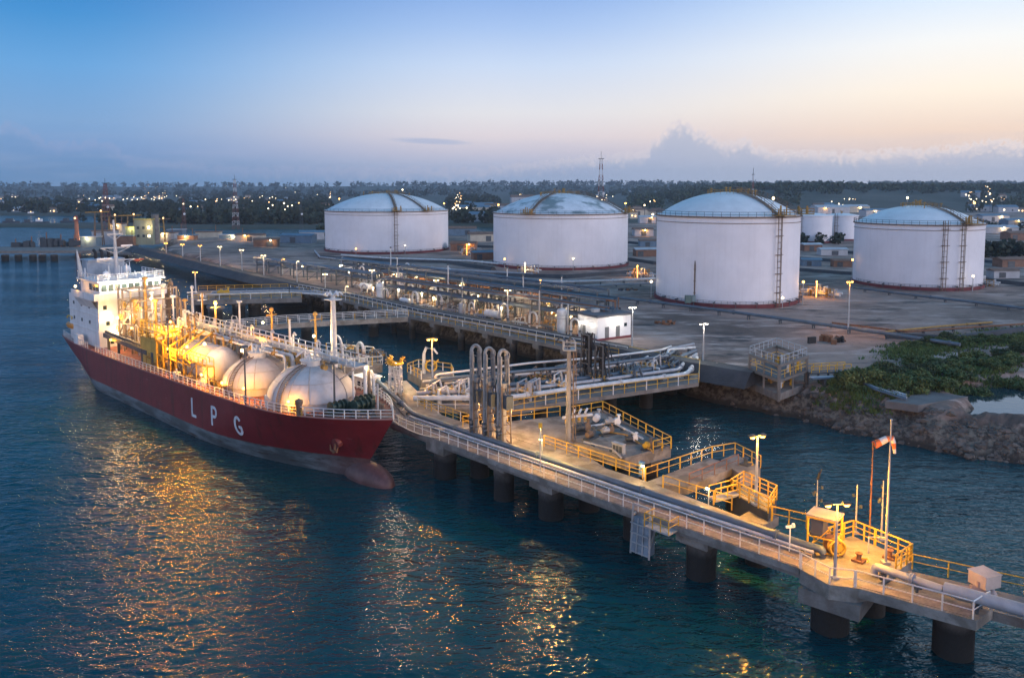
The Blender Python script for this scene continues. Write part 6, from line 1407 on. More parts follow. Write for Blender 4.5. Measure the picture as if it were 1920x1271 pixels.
# ---------------------------------------------------------------- amber mooring platform fittings
def P(px,py,z=DZ): g=G(px,py,z); return Vector((g.x,g.y,z))
b=P(1660,1056); t=thing('flag_pole','tall bare grey flagpole on the amber mooring platform','flagpole',tuple(b))
mb=MB(); mb.tube([b,b+Zv*6,b+Zv*11.7],[.11,.085,.055],10); mb.box(b+Zv*.1,(.6,.6,.2)); mb.build('pole',STEEL,t)
mb=MB(); mb.ball(b+Zv*11.75,.1,8); mb.build('finial',STEEL,t)
b=P(1630,1003); t=thing('wind_sock','orange and white wind sock drooping from a thin mast on the amber mooring platform','wind sock',tuple(b))
mb=MB(); mb.tube([b,b+Zv*4,b+Zv*8.2],[.09,.07,.05],8); mb.build('mast',RUST,t)
s0=b+Zv*8.0+Vector((.1,0,0)); pts=[s0,s0+Vector((.5,0,.25)),s0+Vector((1.05,0,.52)),s0+Vector((1.5,-.05,.62)),s0+Vector((1.62,-.08,.2)),s0+Vector((1.68,-.1,-.3)),s0+Vector((1.74,-.1,-.7))]
mb=MB(); mb.tube(pts,[.33,.31,.28,.25,.2,.15,.12],12,cap=False)
mb.m=[0 if (i//12)%2 else 1 for i in range(len(mb.f))]; mb.build('sock',[mat('sock_white',(.6,.57,.55),.8),mat('sock_orange',(.62,.15,.05),.8)],t)
mb=MB(); mb.torus(s0,.34,.035,'x',14,5); mb.build('hoop',STEELD,t)
def mast_thing(label,px,py,h,extra=0,name='signal_mast',cat='mast'):
    b=P(px,py); t=thing(name,label,cat,tuple(b)); mb=MB(); mb.tube([b,b+Zv*h*.6,b+Zv*h],[.09,.07,.045],8); mb.box(b+Zv*.08,(.5,.5,.16)); mb.build('pole',STEEL,t)
    if extra:
        for k in range(extra):
            mb=MB(); z=h*(.55+.4*k/extra); d=Vector((math.cos(k*1.9),math.sin(k*1.9),0)); mb.bar(b+Zv*z,b+Zv*z+d*.35,.05); mb.lathe([(.04,-.16),(.12,-.12),(.12,.12),(.04,.16)],b+Zv*z+d*.4,10); mb.build('signal_light',STEELD,t)
    return t,b
t,b=mast_thing('mast with round signal lights beside the flagpole on the amber mooring platform',1652,1012,5.2,5)
t,b=mast_thing('thin bent mast behind the yellow railing left of the wind sock',1604,1000,4.4,2)
t,b=mast_thing('dark nav mast with a bent dark tip above the yellow equipment shelter',1530,985,4.2,4); mb=MB(); mb.tube([b+Zv*4.2,b+Vector((.12,0,4.7)),b+Vector((.35,0,5.2))],[.12,.1,.03],6); mb.build('tip',BLACK,t)
b=P(1565,1084); lamp_post('lamp pole with two short arms at the front rail of the amber mooring platform',tuple(b),5.9,'lamp_mast',SOD,SODC,2000,2,.75,None,.1,rz=.1)
b=P(1480,1034); t=thing('camera_post','short white post with a camera head by the jetty handrail','camera post',tuple(b)); mb=MB(); mb.tube([b,b+Zv*2.1],.06,8); mb.build('post',WHITE,t); mb=MB(); mb.box(b+Zv*2.15,(.8,.2,.16),.2); mb.ball(b+Vector((.25,0,2.3)),.16,8); mb.build('camera_head',WHITE,t)
b=P(1013,886); t=thing('signal_post','thin post topped with an amber box on the jetty walkway','signal post',tuple(b)); mb=MB(); mb.tube([b,b+Zv*5.0],.075,8); mb.build('post',STEEL,t); mb=MB(); mb.box(b+Zv*5.1,(.4,.4,.5)); mb.build('amber_box',YEL,t); lamp_light(J,(b.x+1.2,b.y+1.6,b.z+4.2),2200,(1,.55,.12),.25)
# shelter
b=P(1545,1030); t=thing('equipment_shelter','yellow-framed open equipment shelter full of dark cabinets on the amber mooring platform','shelter',tuple(b))
fx_=Vector((.78,-.62,0)); fy_=Vector((.62,.78,0)); fa_=math.atan2(fx_.y,fx_.x); mb=MB()
cs=[fx_*x+fy_*y for x,y in ((-1.1,-.9),(1.1,-.9),(1.1,.9),(-1.1,.9))]
for i,c in enumerate(cs):
    mb.bar(b+c,b+c+Zv*2.9,.14); n_=cs[(i+1)%4]
    for z in (.12,1.3,2.85): mb.bar(b+c+Zv*z,b+n_+Zv*z,.11)
mb.bar(b+cs[0]+Zv*.1,b+cs[1]+Zv*2.8,.08); mb.build('frame',YEL,t)
mb=MB(); mb.box(b+Zv*2.0+fx_*-.45,(1.0,1.3,1.5),fa_); mb.build('cabinet',mat('cabinet_navy',(.06,.07,.11),.4),t,smooth=False)
mb=MB(); mb.box(b+Zv*.7+fx_*.5,(.7,1.1,1.1),fa_); mb.build('locker',RUST,t,smooth=False)
mb=MB(); mb.add([tuple(b+c*1.12+Zv*(2.96+.15*k)) for k in (0,1) for c in cs],[(3,2,1,0),(4,5,6,7),(0,1,5,4),(1,2,6,5),(2,3,7,6),(3,0,4,7)]); mb.build('roof',mat('shelter_roof',(.28,.27,.28),.5),t,smooth=False)
b=P(1570,1045); t=thing('hose_reel','yellow hose reel beside the equipment shelter','hose reel',tuple(b)); mb=MB(); mb.torus(b+Zv*.8,.62,.1,'y',16,6); mb.torus(b+Vector((0,.4,.8)),.62,.1,'y',16,6); mb.tube([b+Vector((0,-.1,.8)),b+Vector((0,.5,.8))],.35,12); mb.build('drum',YEL,t); mb=MB(); mb.bar(b+Vector((-.5,.2,0)),b+Vector((0,.2,.8)),.1); mb.bar(b+Vector((.5,.2,0)),b+Vector((0,.2,.8)),.1); mb.build('stand',RUST,t)
b=P(1640,1040); t=thing('gate_frame','white bent-pipe barrier beside the pipe on the mooring platform','barrier',tuple(b)); mb=MB(); mb.tube([b+Vector((-.4,.3,0)),b+Vector((-.4,.3,1.4)),b+Vector((.9,0,1.5)),b+Vector((.9,0,0))],.06,7); mb.build('rail',RAILW,t)
for k,(px,py) in enumerate(((1610,1052),(1668,1046))):
    p=P(px,py); bollard(('mooring hook in the middle of the amber mooring platform','mooring hook at the right rail of the amber mooring platform')[k],tuple(p),.7,RUST)
lamp_light(mp_,(26.6,61.6,DZ+5.2),2700,SODC,.3); lamp_light(mp_,(29.4,63.4,DZ+3.4),1200,SODC,.3)
# hooded pump at the last pile
b=P(1845,1128,DZ-.25); t=thing('hooded_pump','pump with square pinkish cover at the bottom right corner beside the grey pipe','pump',tuple(b))
mb=MB(); mb.box(b+Vector((.25,.5,1.55)),(1.5,1.5,.95),.35); mb.box(b+Vector((.25,.5,2.04)),(1.6,1.6,.05),.35); mb.build('cover',mat('pump_cover_pink',(.52,.42,.37),.6,streak=.12),t,smooth=False)

for x,y in ((-.45,.55),(.55,-.05),(.95,.5),(-.05,1.05)): mb=MB(); mb.bar(b+Vector((x,y,0)),b+Vector((x,y,1.1)),.14); mb.build('leg',STEEL,t)
mb=MB(); mb.tube([b+Vector((-2.2,.9,.6)),b+Vector((-.8,.4,.6))],.34,12); mb.tube([b+Vector((-.8,.4,.6)),b+Vector((.1,.1,.6))],.5,12); mb.tube([b+Vector((-.3,.2,.6)),b+Vector((-.3,.2,1.5))],.2,10); mb.ball(b+Vector((.5,0,.55)),.42,10); mb.build('pump_body',mat('pump_rose',(.40,.30,.27),.55),t)
# hanging fender frame on the seaward face of the jetty
b=Vector((*gl(1212,962),0)); o_=-EV; t=thing('fender_frame','pale blue-grey hanging fender frame below the jetty handrail','fender',(b.x,b.y,3))
c0=b+o_*.75; mb=MB()
mb.add([tuple(c0+EU*x+o_*y+Zv*z) for (x,y,z) in ((-.85,0,4.7),(.85,0,4.7),(1.0,.25,1.4),(-1.0,.25,1.4),(-.7,-.95,4.7),(.7,-.95,4.7),(.85,-.95,1.4),(-.85,-.95,1.4))],[(0,3,2,1),(4,5,6,7),(0,1,5,4),(2,3,7,6),(1,2,6,5),(0,4,7,3)])
mb.build('panel',mat('fender_panel',(.20,.25,.30),.55,var=.4,scale=1.2,streak=.5),t,smooth=False)
mb=MB()
for x in (-.95,.95): mb.bar(c0+EU*x+Zv*5.9,c0+EU*x*1.1+o_*.2+Zv*1.2,.16); mb.bar(c0+EU*x+Zv*4.9,b+EV*.3+EU*x+Zv*4.9,.18); mb.bar(c0+EU*x+Zv*2.2,b+EV*.4+EU*x+Zv*4.3,.14)
mb.bar(c0-EU*.9+Zv*5.9,c0+EU*.9+Zv*5.9,.16)
for z in (1.5,2.4,3.3,4.2): mb.bar(c0-EU*1.0+o_*.3+Zv*z,c0+EU*1.0+o_*.3+Zv*z,.12,.1)
for x in (-.35,.35): mb.bar(c0+EU*x+o_*.32+Zv*1.4,c0+EU*x*.8+o_*.1+Zv*4.7,.1)
mb.build('frame',STEEL,t)
t=thing('access_cradle','grey access cradle with yellow rails hung on the jetty edge beside the fender','cradle',(b.x+1.5,b.y-1.5,4.6)); c1=b+EU*2.3+o_*.9
mb=MB(); mb.box(c1+Zv*4.55,(2.6,1.5,.14),ANG_U); mb.bar(c1+EV*.2+Zv*4.4,c1+EV*1.4+Zv*3.7,.2); mb.build('floor',STEEL,t)
q=[c1+EU*x+EV*y for x,y in ((-1.3,.75),(-1.3,-.75),(1.3,-.75),(1.3,.75))]; railing([(p.x,p.y) for p in q],t,YEL,1.2,1.0,.05,2,z=4.62)
# ---- white workboat behind the bow
b=Vector((-22.5,120.5,0)); t=thing('work_boat','white workboat with square cabins moored between the ship bow and the berthing platform','boat',tuple(b)); th=ANG_U+PI; c,s=math.cos(th),math.sin(th); RR=lambda x,y,z:(b.x+x*c-y*s,b.y+x*s+y*c,z)
mb=MB(); vs=[];n=9
for i in range(n+1):
    tt=i/n; x=-7+14*tt; w_=2.1*(1-max(0,(tt-.55)/.45)**2.2)
    vs+=[RR(x,-w_*.7,-.4),RR(x,-w_,1.6+.5*tt),RR(x,w_,1.6+.5*tt),RR(x,w_*.7,-.4)]
fs=[]
for i in range(n):
    for k in range(3): fs.append((i*4+k,(i+1)*4+k,(i+1)*4+k+1,i*4+k+1))
fs.append((0,1,2,3)); mb.add(vs,fs); mb.build('hull',mat('boat_white',(.7,.71,.74),.4),t)
mb=MB(); mb.box(RR(-1.5,0,3.0),(6,3,2.4),th); mb.box(RR(-.5,0,5.2),(3.4,2.6,2.0),th); mb.box(RR(-.5,0,6.3),(3.8,3,.16),th); cb=mb.build('cabin',WHITE,t,smooth=False)
for x,z in ((-3.4,3.3),(-2,3.3),(-.6,3.3),(-1.4,5.4),(-.2,5.4)):
    for y in (1.52,-1.52) if z<4 else (1.32,-1.32):
        mb=MB(); mb.box(RR(x,y,z),(.85,.07,.8),th); mb.build('window',GLASS,cb,smooth=False)
mb=MB(); mb.tube([RR(-1,0,6.3),RR(-1,0,8.6)],.09,6); mb.bar(RR(-1,-.7,7.8),RR(-1,.7,7.8),.08); mb.build('mast',STEEL,t)
g=P(668,668,5); lamp_light(bp_,(g.x,g.y,12),3200,(1,.8,.5),.4); lamp_light(bp_,(-17,117,11),2200,(1,.78,.48),.4)
for k,(px,py,lb,kk) in enumerate(((632,672,'white inverted pipe hoop at the left of the berthing platform',0),(655,668,'pale valve skid on the berthing platform behind the ship',1),(676,676,'white hoop-shaped pipe loop in the middle of the berthing platform',0),(700,677,'pale valve skid at the right end of the berthing platform',1))):
    p=P(px,py,5); o=(kit_loop if kk==0 else kit_skid)(tuple(p),1.0); o['label']=lb; o['group']='fittings on the berthing platform'
# ---- lattice masts and far beacons
def lattice(label,x,y,z0,z1,w0,m1,m2,name='lattice_mast',lights=1,n=12):
    t=thing(name,label,'mast',(x,y,z0)); mb=MB()
    for k in range(n):
        a=k/n;b_=(k+1)/n; wa=w0*(1-.75*a)/2; wb2=w0*(1-.75*b_)/2; za=z0+(z1-z0)*a; zb=z0+(z1-z0)*b_; m=k%2; r=max(.1,w0*.038)
        cn=((-1,-1),(1,-1),(1,1),(-1,1))
        for i in range(4):
            i2=(i+1)%4; p=(x+cn[i][0]*wa,y+cn[i][1]*wa,za); q=(x+cn[i][0]*wb2,y+cn[i][1]*wb2,zb); q2=(x+cn[i2][0]*wb2,y+cn[i2][1]*wb2,zb)
            mb.bar(p,q,r,m=m); mb.bar(p,q2,r*.7,m=m); mb.bar(q,q2,r*.7,m=m)
    mb.build('lattice',[m1,m2],t); mb=MB(); mb.box((x,y,z1),(w0*.6,w0*.6,.3)); mb.tube([(x,y,z1),(x,y,z1+(z1-z0)*.09)],.12,6); mb.build('top_antenna',STEELD,t)
    mb=MB(); mb.tube([(x+w0*.3,y-.6,z0+(z1-z0)*.55),(x+w0*.3,y-1.0,z0+(z1-z0)*.55)],.8,12); mb.build('dish_antenna',WHITE,t)
    return t
MR_=mat('mast_red',(.20,.07,.06),.6); MW_=mat('mast_white',(.6,.6,.6),.6)
lattice('tall red and white lattice mast rising behind the second tank','x' and (1126-960)/F*500,500,GZ,52.5,5.5,MR_,MW_,n=14)
lattice('red and white lattice mast above the far channel, upper left',-203,588,4,40.5,4.2,MR_,MW_)
lattice('dark red lattice mast behind the ship bridge, upper left',-265,523,3,37.5,5,MR_,MR_,n=10)
lattice('thin red and white mast rising behind the tallest tank dome',(1410-960)/F*420,420,GZ,41.5,1.8,MR_,MW_,n=10)
lattice('short dark lattice mast by the far channel, above the upper jetty',(345-960)/F*560,560,3,27,2.6,MR_,MR_,n=8)
lattice('grey lattice mast among far sheds right of the terminal ridge',(565-960)/F*620,620,2,24,2.6,STEELD,STEELD,n=8)
t=thing('channel_beacon','orange column beacon standing in the water beyond the ship mast','beacon',(-232,426,0)); mb=MB(); mb.tube([(-232,426,-2),(-232,426,9),(-232,426,17)],[1.5,1.1,.9],12); mb.build('column',mat('beacon_orange',(.42,.16,.09),.7),t); mb=MB(); mb.lathe([(1.6,17),(1.6,17.4),(.9,17.6),(.9,19.4),(0,20.2)],(-232,426,0),12); mb.build('lantern_housing',MR_,t); mb=MB(); mb.ball((-232,424.8,18.5),.5,8); mb.build('lantern',FAR_SOD,t)
# terminal office tower and silo at the far end of the sea wall
x0=-204; t=thing('control_building','greenish concrete control building lit at its right side, beyond the ship bridge','building',(x0,447,4)); GC=mat('green_concrete',(.24,.27,.20),.8,var=.3,scale=.2,streak=.3)
mb=MB(); mb.box((x0,447,10),(10,9,14)); mb.box((x0-8,450,8),(7,9,9)); w_=mb.build('wall',GC,t,smooth=False); mb=MB(); mb.box((x0,447,17.2),(10.8,9.8,.5)); mb.box((x0-8,450,12.8),(7.6,9.6,.5)); mb.build('roof',mat('yellow_roof',(.45,.36,.08),.6),t,smooth=False)
for k in range(6):
    mb=MB(); mb.box((x0-3+3*(k%3),442.46,8+4.5*(k//3)),(1.3,.1,1.4)); mb.build('window',FAR_WARM if k in (2,5) else GLASS,w_,smooth=False)
mb=MB(); mb.ball((x0+3.6,441.3,13),.5,8); mb.build('wall_lamp',FAR_WARM,t); lamp_light(t,(x0+3.6,440.5,13),1500,WARMC,.5); lamp_light(t,(x0-8,444,12),900,(1,.85,.3),.5)
t=thing('silo_column','tall round concrete silo beside the greenish control building','silo',((291-960)/F*447,447,4)); xs_=(291-960)/F*447; mb=MB(); mb.lathe([(1.9,3),(1.9,19),(2.1,19.1),(2.1,19.6),(0,20)],(xs_,447,0),18); mb.build('shaft',CONCD,t); mb=MB(); ring_rail(mb,(xs_,447),2.0,19.6,1.2,10); mb.build('railing',STEELD,t); lamp_light(t,(xs_-1,443,9),2400,WARMC,.4)
# ---- far finger pier at the left
pr_=thing('far_pier','dark far pier on stumpy piles crossing the water at the left edge','pier',(-225,380,4)); p=[gl(-40,471,4),gl(185,470,4),gl(185,462,4),gl(-40,463,4)]
deck_poly(p,pr_,CONCD,4,1.2)
for px in (10,35,62,80,102): g=G(px,489,0); pile(g.x,g.y,pr_,1.6,2.9,None)
for k,(px,s) in enumerate(((30,1),(60,1.3),(88,1.8),(115,1.6),(140,1.5))):
    g=G(px,463,4); t=thing('pier_shed','dark mound of stores on the far pier, %s'%('leftmost','second from the left','middle one','second from the right','rightmost')[k],'store',(g.x,g.y,4),'stores on the far pier')
    mb=MB(); 
    for q in range(5): mb.box((g.x+rng.uniform(-3,3),g.y+rng.uniform(-1.5,1.5),4+rng.uniform(.8,1.6)*s),(rng.uniform(1.5,4),2,rng.uniform(1.5,3)*s),rng.uniform(0,1))
    mb.build('stores',mat('dark_store',(.05,.06,.07),.9),t,smooth=False); mb=MB(); mb.tube([(g.x,g.y,4),(g.x,g.y,4+4.2*s)],.25,6); mb.build('post',RUST,t)
rt=thing('access_trestle','dark low trestle joining the far pier to the end of the sea wall','trestle',(-195,390,4)); deck_poly([gl(183,470,4),gl(246,474,4),gl(252,464,4),gl(183,462,4)],rt,CONCD,3.99,1.2); [pile(G(px,490,0).x,G(px,488,0).y,rt,1.4,2.9,None) for px in (195,225)]
# boats far off
for k,(px,py,l,lb) in enumerate(((22,418,16,'dark small boat at the left edge of the far inlet'),(55,420,13,'second dark boat on the far inlet by the quay'),(78,419,15,'low dark barge with pale deckhouse on the far inlet'),(128,417,14,'dark boat in front of the far shore, right of the inlet'),(62,404,18,'pale lit vessel far back on the inlet'))):
    g=G(px,py,0); t=thing('far_boat',lb,'boat',(g.x,g.y,0)); mb=MB(); mb.prism([(g.x-l/2,g.y-2),(g.x+l*.35,g.y-2),(g.x+l/2,g.y),(g.x+l*.35,g.y+2),(g.x-l/2,g.y+2)],-.5,1.8); mb.build('hull',mat('far_hull',(.04,.05,.07),.6),t,smooth=False); mb=MB(); mb.box((g.x-l*.15,g.y,3),(l*.35,2.8,2.6)); mb.build('cabin',WHITE if k in(2,4) else STEELD,t,smooth=False)
    if k in (2,4): mb=MB(); mb.ball((g.x-l*.1,g.y-1.6,4.6),.5,6); mb.build('lamp',FAR_SOD,t)
# ---- bushes and grass at the right
LEAF=mat('shrub_leaves',(.075,.12,.034),.75,var=.5,scale=.9,patch=((.13,.15,.04),.35))
LEAF2=mat('shrub_leaves_dark',(.045,.075,.028),.75,var=.5,scale=.9)
STEMB=mat('shrub_stem',(.08,.055,.035),.9)
def leaf_cloud(mb,c,r,n,s,m=0,flat=.75):
    lob=[Vector((rng.gauss(0,.5),rng.gauss(0,.5),rng.uniform(.1,.8))) for _ in range(9)]
    for k in range(n):
        l=rng.choice(lob); d=Vector((rng.gauss(0,1),rng.gauss(0,1),rng.gauss(0,1))).normalized()*(.5*rng.random()**.4)
        p=Vector(c)+Vector(((l.x*.75+d.x)*r,(l.y*.75+d.y)*r,max(.02,(l.z+d.z*.6))*r*flat))
        a=Vector((rng.gauss(0,1),rng.gauss(0,1),rng.gauss(0,1))).normalized(); b=a.cross(Vector((rng.gauss(0,1),rng.gauss(0,1),rng.gauss(0,1)))).normalized(); q=s*rng.uniform(.6,1.3)
        mb.add([p-a*q-b*q*.4,p+a*q*.2-b*q*.6,p+a*q+b*q*.3,p-a*q*.1+b*q*.6],[(0,1,2,3)],m)
protos=[]
for k in range(4):
    t=thing('bush','x','bush',(0,0,0),'bushes on the bank'); mb=MB(); leaf_cloud(mb,(0,0,0),2.2,3000,.17,0,1.0); mb.build('foliage',(LEAF,LEAF2,LEAF,LEAF)[k],t,smooth=False,local=True)
    mb=MB(); [mb.tube([(0,0,-.4),(rng.uniform(-.5,.5),rng.uniform(-.5,.5),.8),(rng.uniform(-1.2,1.2),rng.uniform(-1.2,1.2),1.6)],[.09,.07,.03],5) for _ in range(4)]; mb.build('stem',STEMB,t,local=True); protos.append(t)
bs=[]
for i in range(58):
    if i<38: q=i/37; px=1585+335*q+rng.uniform(-14,14); py=716-22*q+rng.uniform(-14,26-20*abs(q-.5)) -(22*q if i%2 else 0)
    else: q=(i-38)/19; px=1700+230*q+rng.uniform(-10,10); py=652-18*q+rng.uniform(-5,6)
    g=G(px,py,GZ); o=protos[i%4] if i<4 else copy_tree(protos[i%4]); s=rng.uniform(.7,1.35)*(1 if i<38 else .7)
    o.location=(g.x,g.y,ground_z(g.x,g.y)-.25); o.rotation_euler=(0,0,rng.uniform(0,6)); o.scale=(s,s,s*rng.uniform(.55,1.25)); bs.append(o)
for o in bs: o['label']='leafy green bush in the thicket on the bank beside the tidal lagoon'
def tufts(name,pxs,n,m,hmin,hmax):
    mb=MB()
    for _ in range(n):
        px,py=rng.choice(pxs); px+=rng.gauss(0,26); py+=rng.gauss(0,7); g=G(px,py,GZ); z=ground_z(g.x,g.y)
        if z<2.2: continue
        for _k in range(5):
            a=rng.uniform(0,6.28); h=rng.uniform(hmin,hmax); w_=.16; bx,by=g.x+rng.gauss(0,.3),g.y+rng.gauss(0,.3); lx,ly=math.cos(a)*h*.6,math.sin(a)*h*.6; wx,wy=-math.sin(a)*w_,math.cos(a)*w_
            mb.add([(bx-wx,by-wy,z-.1),(bx+wx,by+wy,z-.1),(bx+lx,by+ly,z+h)],[(0,1,2)])
    return tag(mb.build(name,m,None,smooth=False),kind='stuff')
GR=mat('bank_grass',(.10,.145,.035),.85,var=.5,scale=.8)
o=tufts('bank_grass',[(1345,728),(1390,735),(1430,746),(1480,750),(1530,756),(1560,735),(1600,732),(1580,762),(1640,742),(1500,740),(1650,770),(1720,722),(1790,716),(1860,706)],3800,GR,.3,.85); o['label']='green grass on the bank'
o=tufts('marsh_grass',[(1740,655),(1800,646),(1860,636),(1900,628),(1700,662)],1500,GR,.3,.8); o['label']='strip of grass at the right of the open ground'
# shore rocks, too many to count
RK=mat('shore_rock',(.13,.11,.095),.9,var=.5,scale=.8,bump=.4)
mb=MB()
for _ in range(3200):
    q=rng.random()*5; i=int(q); a=((1310,735),(1400,765),(1500,790),(1610,815),(1760,842),(1925,872)); px=a[i][0]+(a[i+1][0]-a[i][0])*(q-i); py=a[i][1]+(a[i+1][1]-a[i][1])*(q-i)+rng.uniform(-40,6)
    g=G(px,py,1.5); z=ground_z(g.x,g.y)
    if z<-.6 or z>4.2: continue
    s=.12+.5*rng.random()**2.5; mb.ball((g.x,g.y,z),s,6,0,(1.3,1,.75),.28)
tag(mb.build('shore_rubble',RK,None,smooth=False),'brown rocks along the shore',kind='stuff')
mb=MB(); g=P(1700,760,GZ); c=[(1660,752),(1722,760),(1815,744),(1752,735)]; mb.prism([gl(x,y,GZ) for x,y in c],3.6,GZ+.05); slab=mb.build('concrete_slab',mat('slab_dark',(.16,.15,.145),.85,var=.3,scale=.4),smooth=False); tag(slab,'flat grey concrete slab on the bank beside the tidal lagoon','slab')
# ---- far town: houses with lit windows, street lights, woods
def house_proto(k):
    t=thing('town_house','x','house',(0,0,0),'houses of the far town'); w_,d_,h_=((12,9,5),(16,9,4.5),(10,9,7),(22,11,6))[k]
    mb=MB(); mb.box((0,0,h_/2-.5),(w_,d_,h_+1)); mb.build('wall',SHED[(3,0,3,0)[k]],t,smooth=False,local=True)
    mb=MB(); e=.5; mb.add([(-w_/2-e,-d_/2-e,h_),(w_/2+e,-d_/2-e,h_),(w_/2+e,0,h_+d_*.22),(-w_/2-e,0,h_+d_*.22),(-w_/2-e,d_/2+e,h_),(w_/2+e,d_/2+e,h_)],[(0,1,2,3),(3,2,5,4),(0,3,4),(1,5,2)]); mb.build('roof',SHED[(1,0,1,2)[k]],t,smooth=False,local=True)
    mb=MB(); mb.box((-w_*.22,-d_/2-.06,h_*.5),(1.6,.12,1.5)); mb.build('window',FAR_WARM if k!=2 else FAR_SOD,t,smooth=False,local=True)
    mb=MB(); mb.box((w_*.2,-d_/2-.06,h_*.42),(1.6,.12,1.6)); mb.build('window',GLASS if k%2 else FAR_SOD,t,smooth=False,local=True); return t
def lamp_proto(k):
    t=thing('town_lamp','x','street lamp',(0,0,0),'far street lamps'); mb=MB(); hh=(14,17,12)[k]; mb.tube([(0,0,-1),(0,0,hh)],.16,6); mb.bar((0,0,hh),(0,-1.2,hh),.14); mb.build('pole',STEELD,t,local=True)
    mb=MB(); mb.ball((0,-1.2,hh-.1),(.62,.5,.72)[k],6); mb.build('lamp_glass',(FAR_WARM,FAR_SOD,FAR_WARM)[k],t,local=True); return t
hp=[house_proto(k) for k in range(4)]; lp=[lamp_proto(k) for k in range(3)]; used=set()
def put(protos_,px,py,z=2.5,s=1.0):
    g=G(px,py,z); 
    if g.y>640: zz=far_z(g.x,g.y)
    else: zz=GZ
    if zz<1.2: return None
    k=rng.randrange(len(protos_)); o=protos_[k]
    if o.name in used: o=copy_tree(o)
    used.add(protos_[k].name)
    o.location=(g.x,g.y,zz); o.rotation_euler=(0,0,rng.uniform(-.6,.6)); o.scale=(s,s,s); return o
hs_=[];ls_=[]
BANDS=[((0,300),(374,410),44,40),((300,620),(372,416),80,60),((840,935),(386,424),16,24),((1180,1235),(396,412),5,7),((1490,1620),(392,404),6,10),((1815,1920),(384,412),14,26),((930,1180),(368,384),8,8),((0,620),(366,379),26,26)]
for (xa,xb),(ya,yb),nh,nl in BANDS:
    for _ in range(nh):
        o=put(hp,rng.uniform(xa,xb),rng.uniform(ya,yb),2.5,rng.uniform(.8,1.3)); hs_+= [o] if o else []
    cl_=[(rng.uniform(xa,xb),rng.uniform(ya-3,yb+2)) for _ in range(max(2,nl//7))]
    for _ in range(nl):
        cc_=rng.choice(cl_); q_=rng.gauss(0,1)
        o=put(lp,min(xb,max(xa,cc_[0]+q_*(xb-xa)*.055)),min(yb+3,max(ya-4,cc_[1]+q_*1.2+rng.gauss(0,1.5))),2.5,rng.uniform(.8,1.25)); ls_+=[o] if o else []
for o in hs_: o['label']='small far town house with a lit window across the channel'
for o in ls_: o['label']='tiny lit street lamp in the far town below the hills'
for o in hp+lp:
    if o.name not in used:
        for c_ in kids(o): bpy.data.objects.remove(c_)
        bpy.data.objects.remove(o)
WL=mat('wood_leaves',(.040,.058,.024),.85,var=.55,scale=.12)
WL2=mat('wood_leaves_dark',(.024,.036,.02),.85,var=.5,scale=.1)
def woods(name,regs,m,label,rr=(4,8),per=34):
    V=[];Fc=[]; nr=np.random.default_rng(len(name)+sum(map(ord,name)))
    for (xa,xb,ya,yb,n,ramp) in regs:
        for _ in range(n):
            px=rng.uniform(xa,xb); q=(px-xa)/(xb-xa); py=rng.uniform(ya,yb)+ramp*q; g=G(px,py,2.5)
            if g.y<640: z=GZ
            else:
                z=far_z(g.x,g.y)
                if z<1: continue
            r=rng.uniform(*rr)*(1+g.y/4000); k=per
            d=nr.normal(size=(k,3)); d/=np.linalg.norm(d,axis=1)[:,None]; d*=(nr.random((k,1))**.35)
            c=np.array([g.x,g.y,z+r*.85])+d*np.array([r,r,r*.95])
            a=nr.normal(size=(k,3)); a/=np.linalg.norm(a,axis=1)[:,None]; b=np.cross(a,nr.normal(size=(k,3))); b/=np.linalg.norm(b,axis=1)[:,None]
            s=r*nr.uniform(.25,.5,size=(k,1)); o=len(V)
            quad=np.stack([c-a*s,c-b*s*.8,c+a*s,c+b*s*.8],1).reshape(-1,3)
            V.extend(map(tuple,quad)); Fc.extend((o+4*i,o+4*i+1,o+4*i+2,o+4*i+3) for i in range(k))
    me=bpy.data.meshes.new(name); me.from_pydata(V,[],Fc); me.materials.append(m); me.update(); o=bpy.data.objects.new(name,me); C.objects.link(o); return tag(o,label,kind='stuff')
woods('channel_woods',[(150,330,388,418,300,0),(300,620,392,421,560,0),(0,160,378,400,120,0),(330,620,372,392,160,0),(840,935,372,394,170,0),(840,935,400,424,40,0)],WL2,'dark woods along the far channel',(3.5,6))
woods('ridge_woods',[(1180,1920,358,384,1500,0),(1450,1920,360,386,700,0),(1180,1500,378,392,200,0),(960,1200,364,374,160,0),(1815,1920,384,398,60,0)],WL,'wooded ridge behind the right-hand tanks',(3.6,6.2),26)
woods('plain_woods',[(0,900,359,372,520,0),(880,1250,358,366,200,0)],WL2,'distant woods below the horizon',(5,8.5),16)
woods('terminal_scrub',[(1500,1580,452,466,26,0),(1830,1920,480,492,60,0),(1830,1920,400,440,40,0),(600,660,440,450,20,0)],WL2,'low scrub on the back ground of the terminal',(1.6,3.2),30)

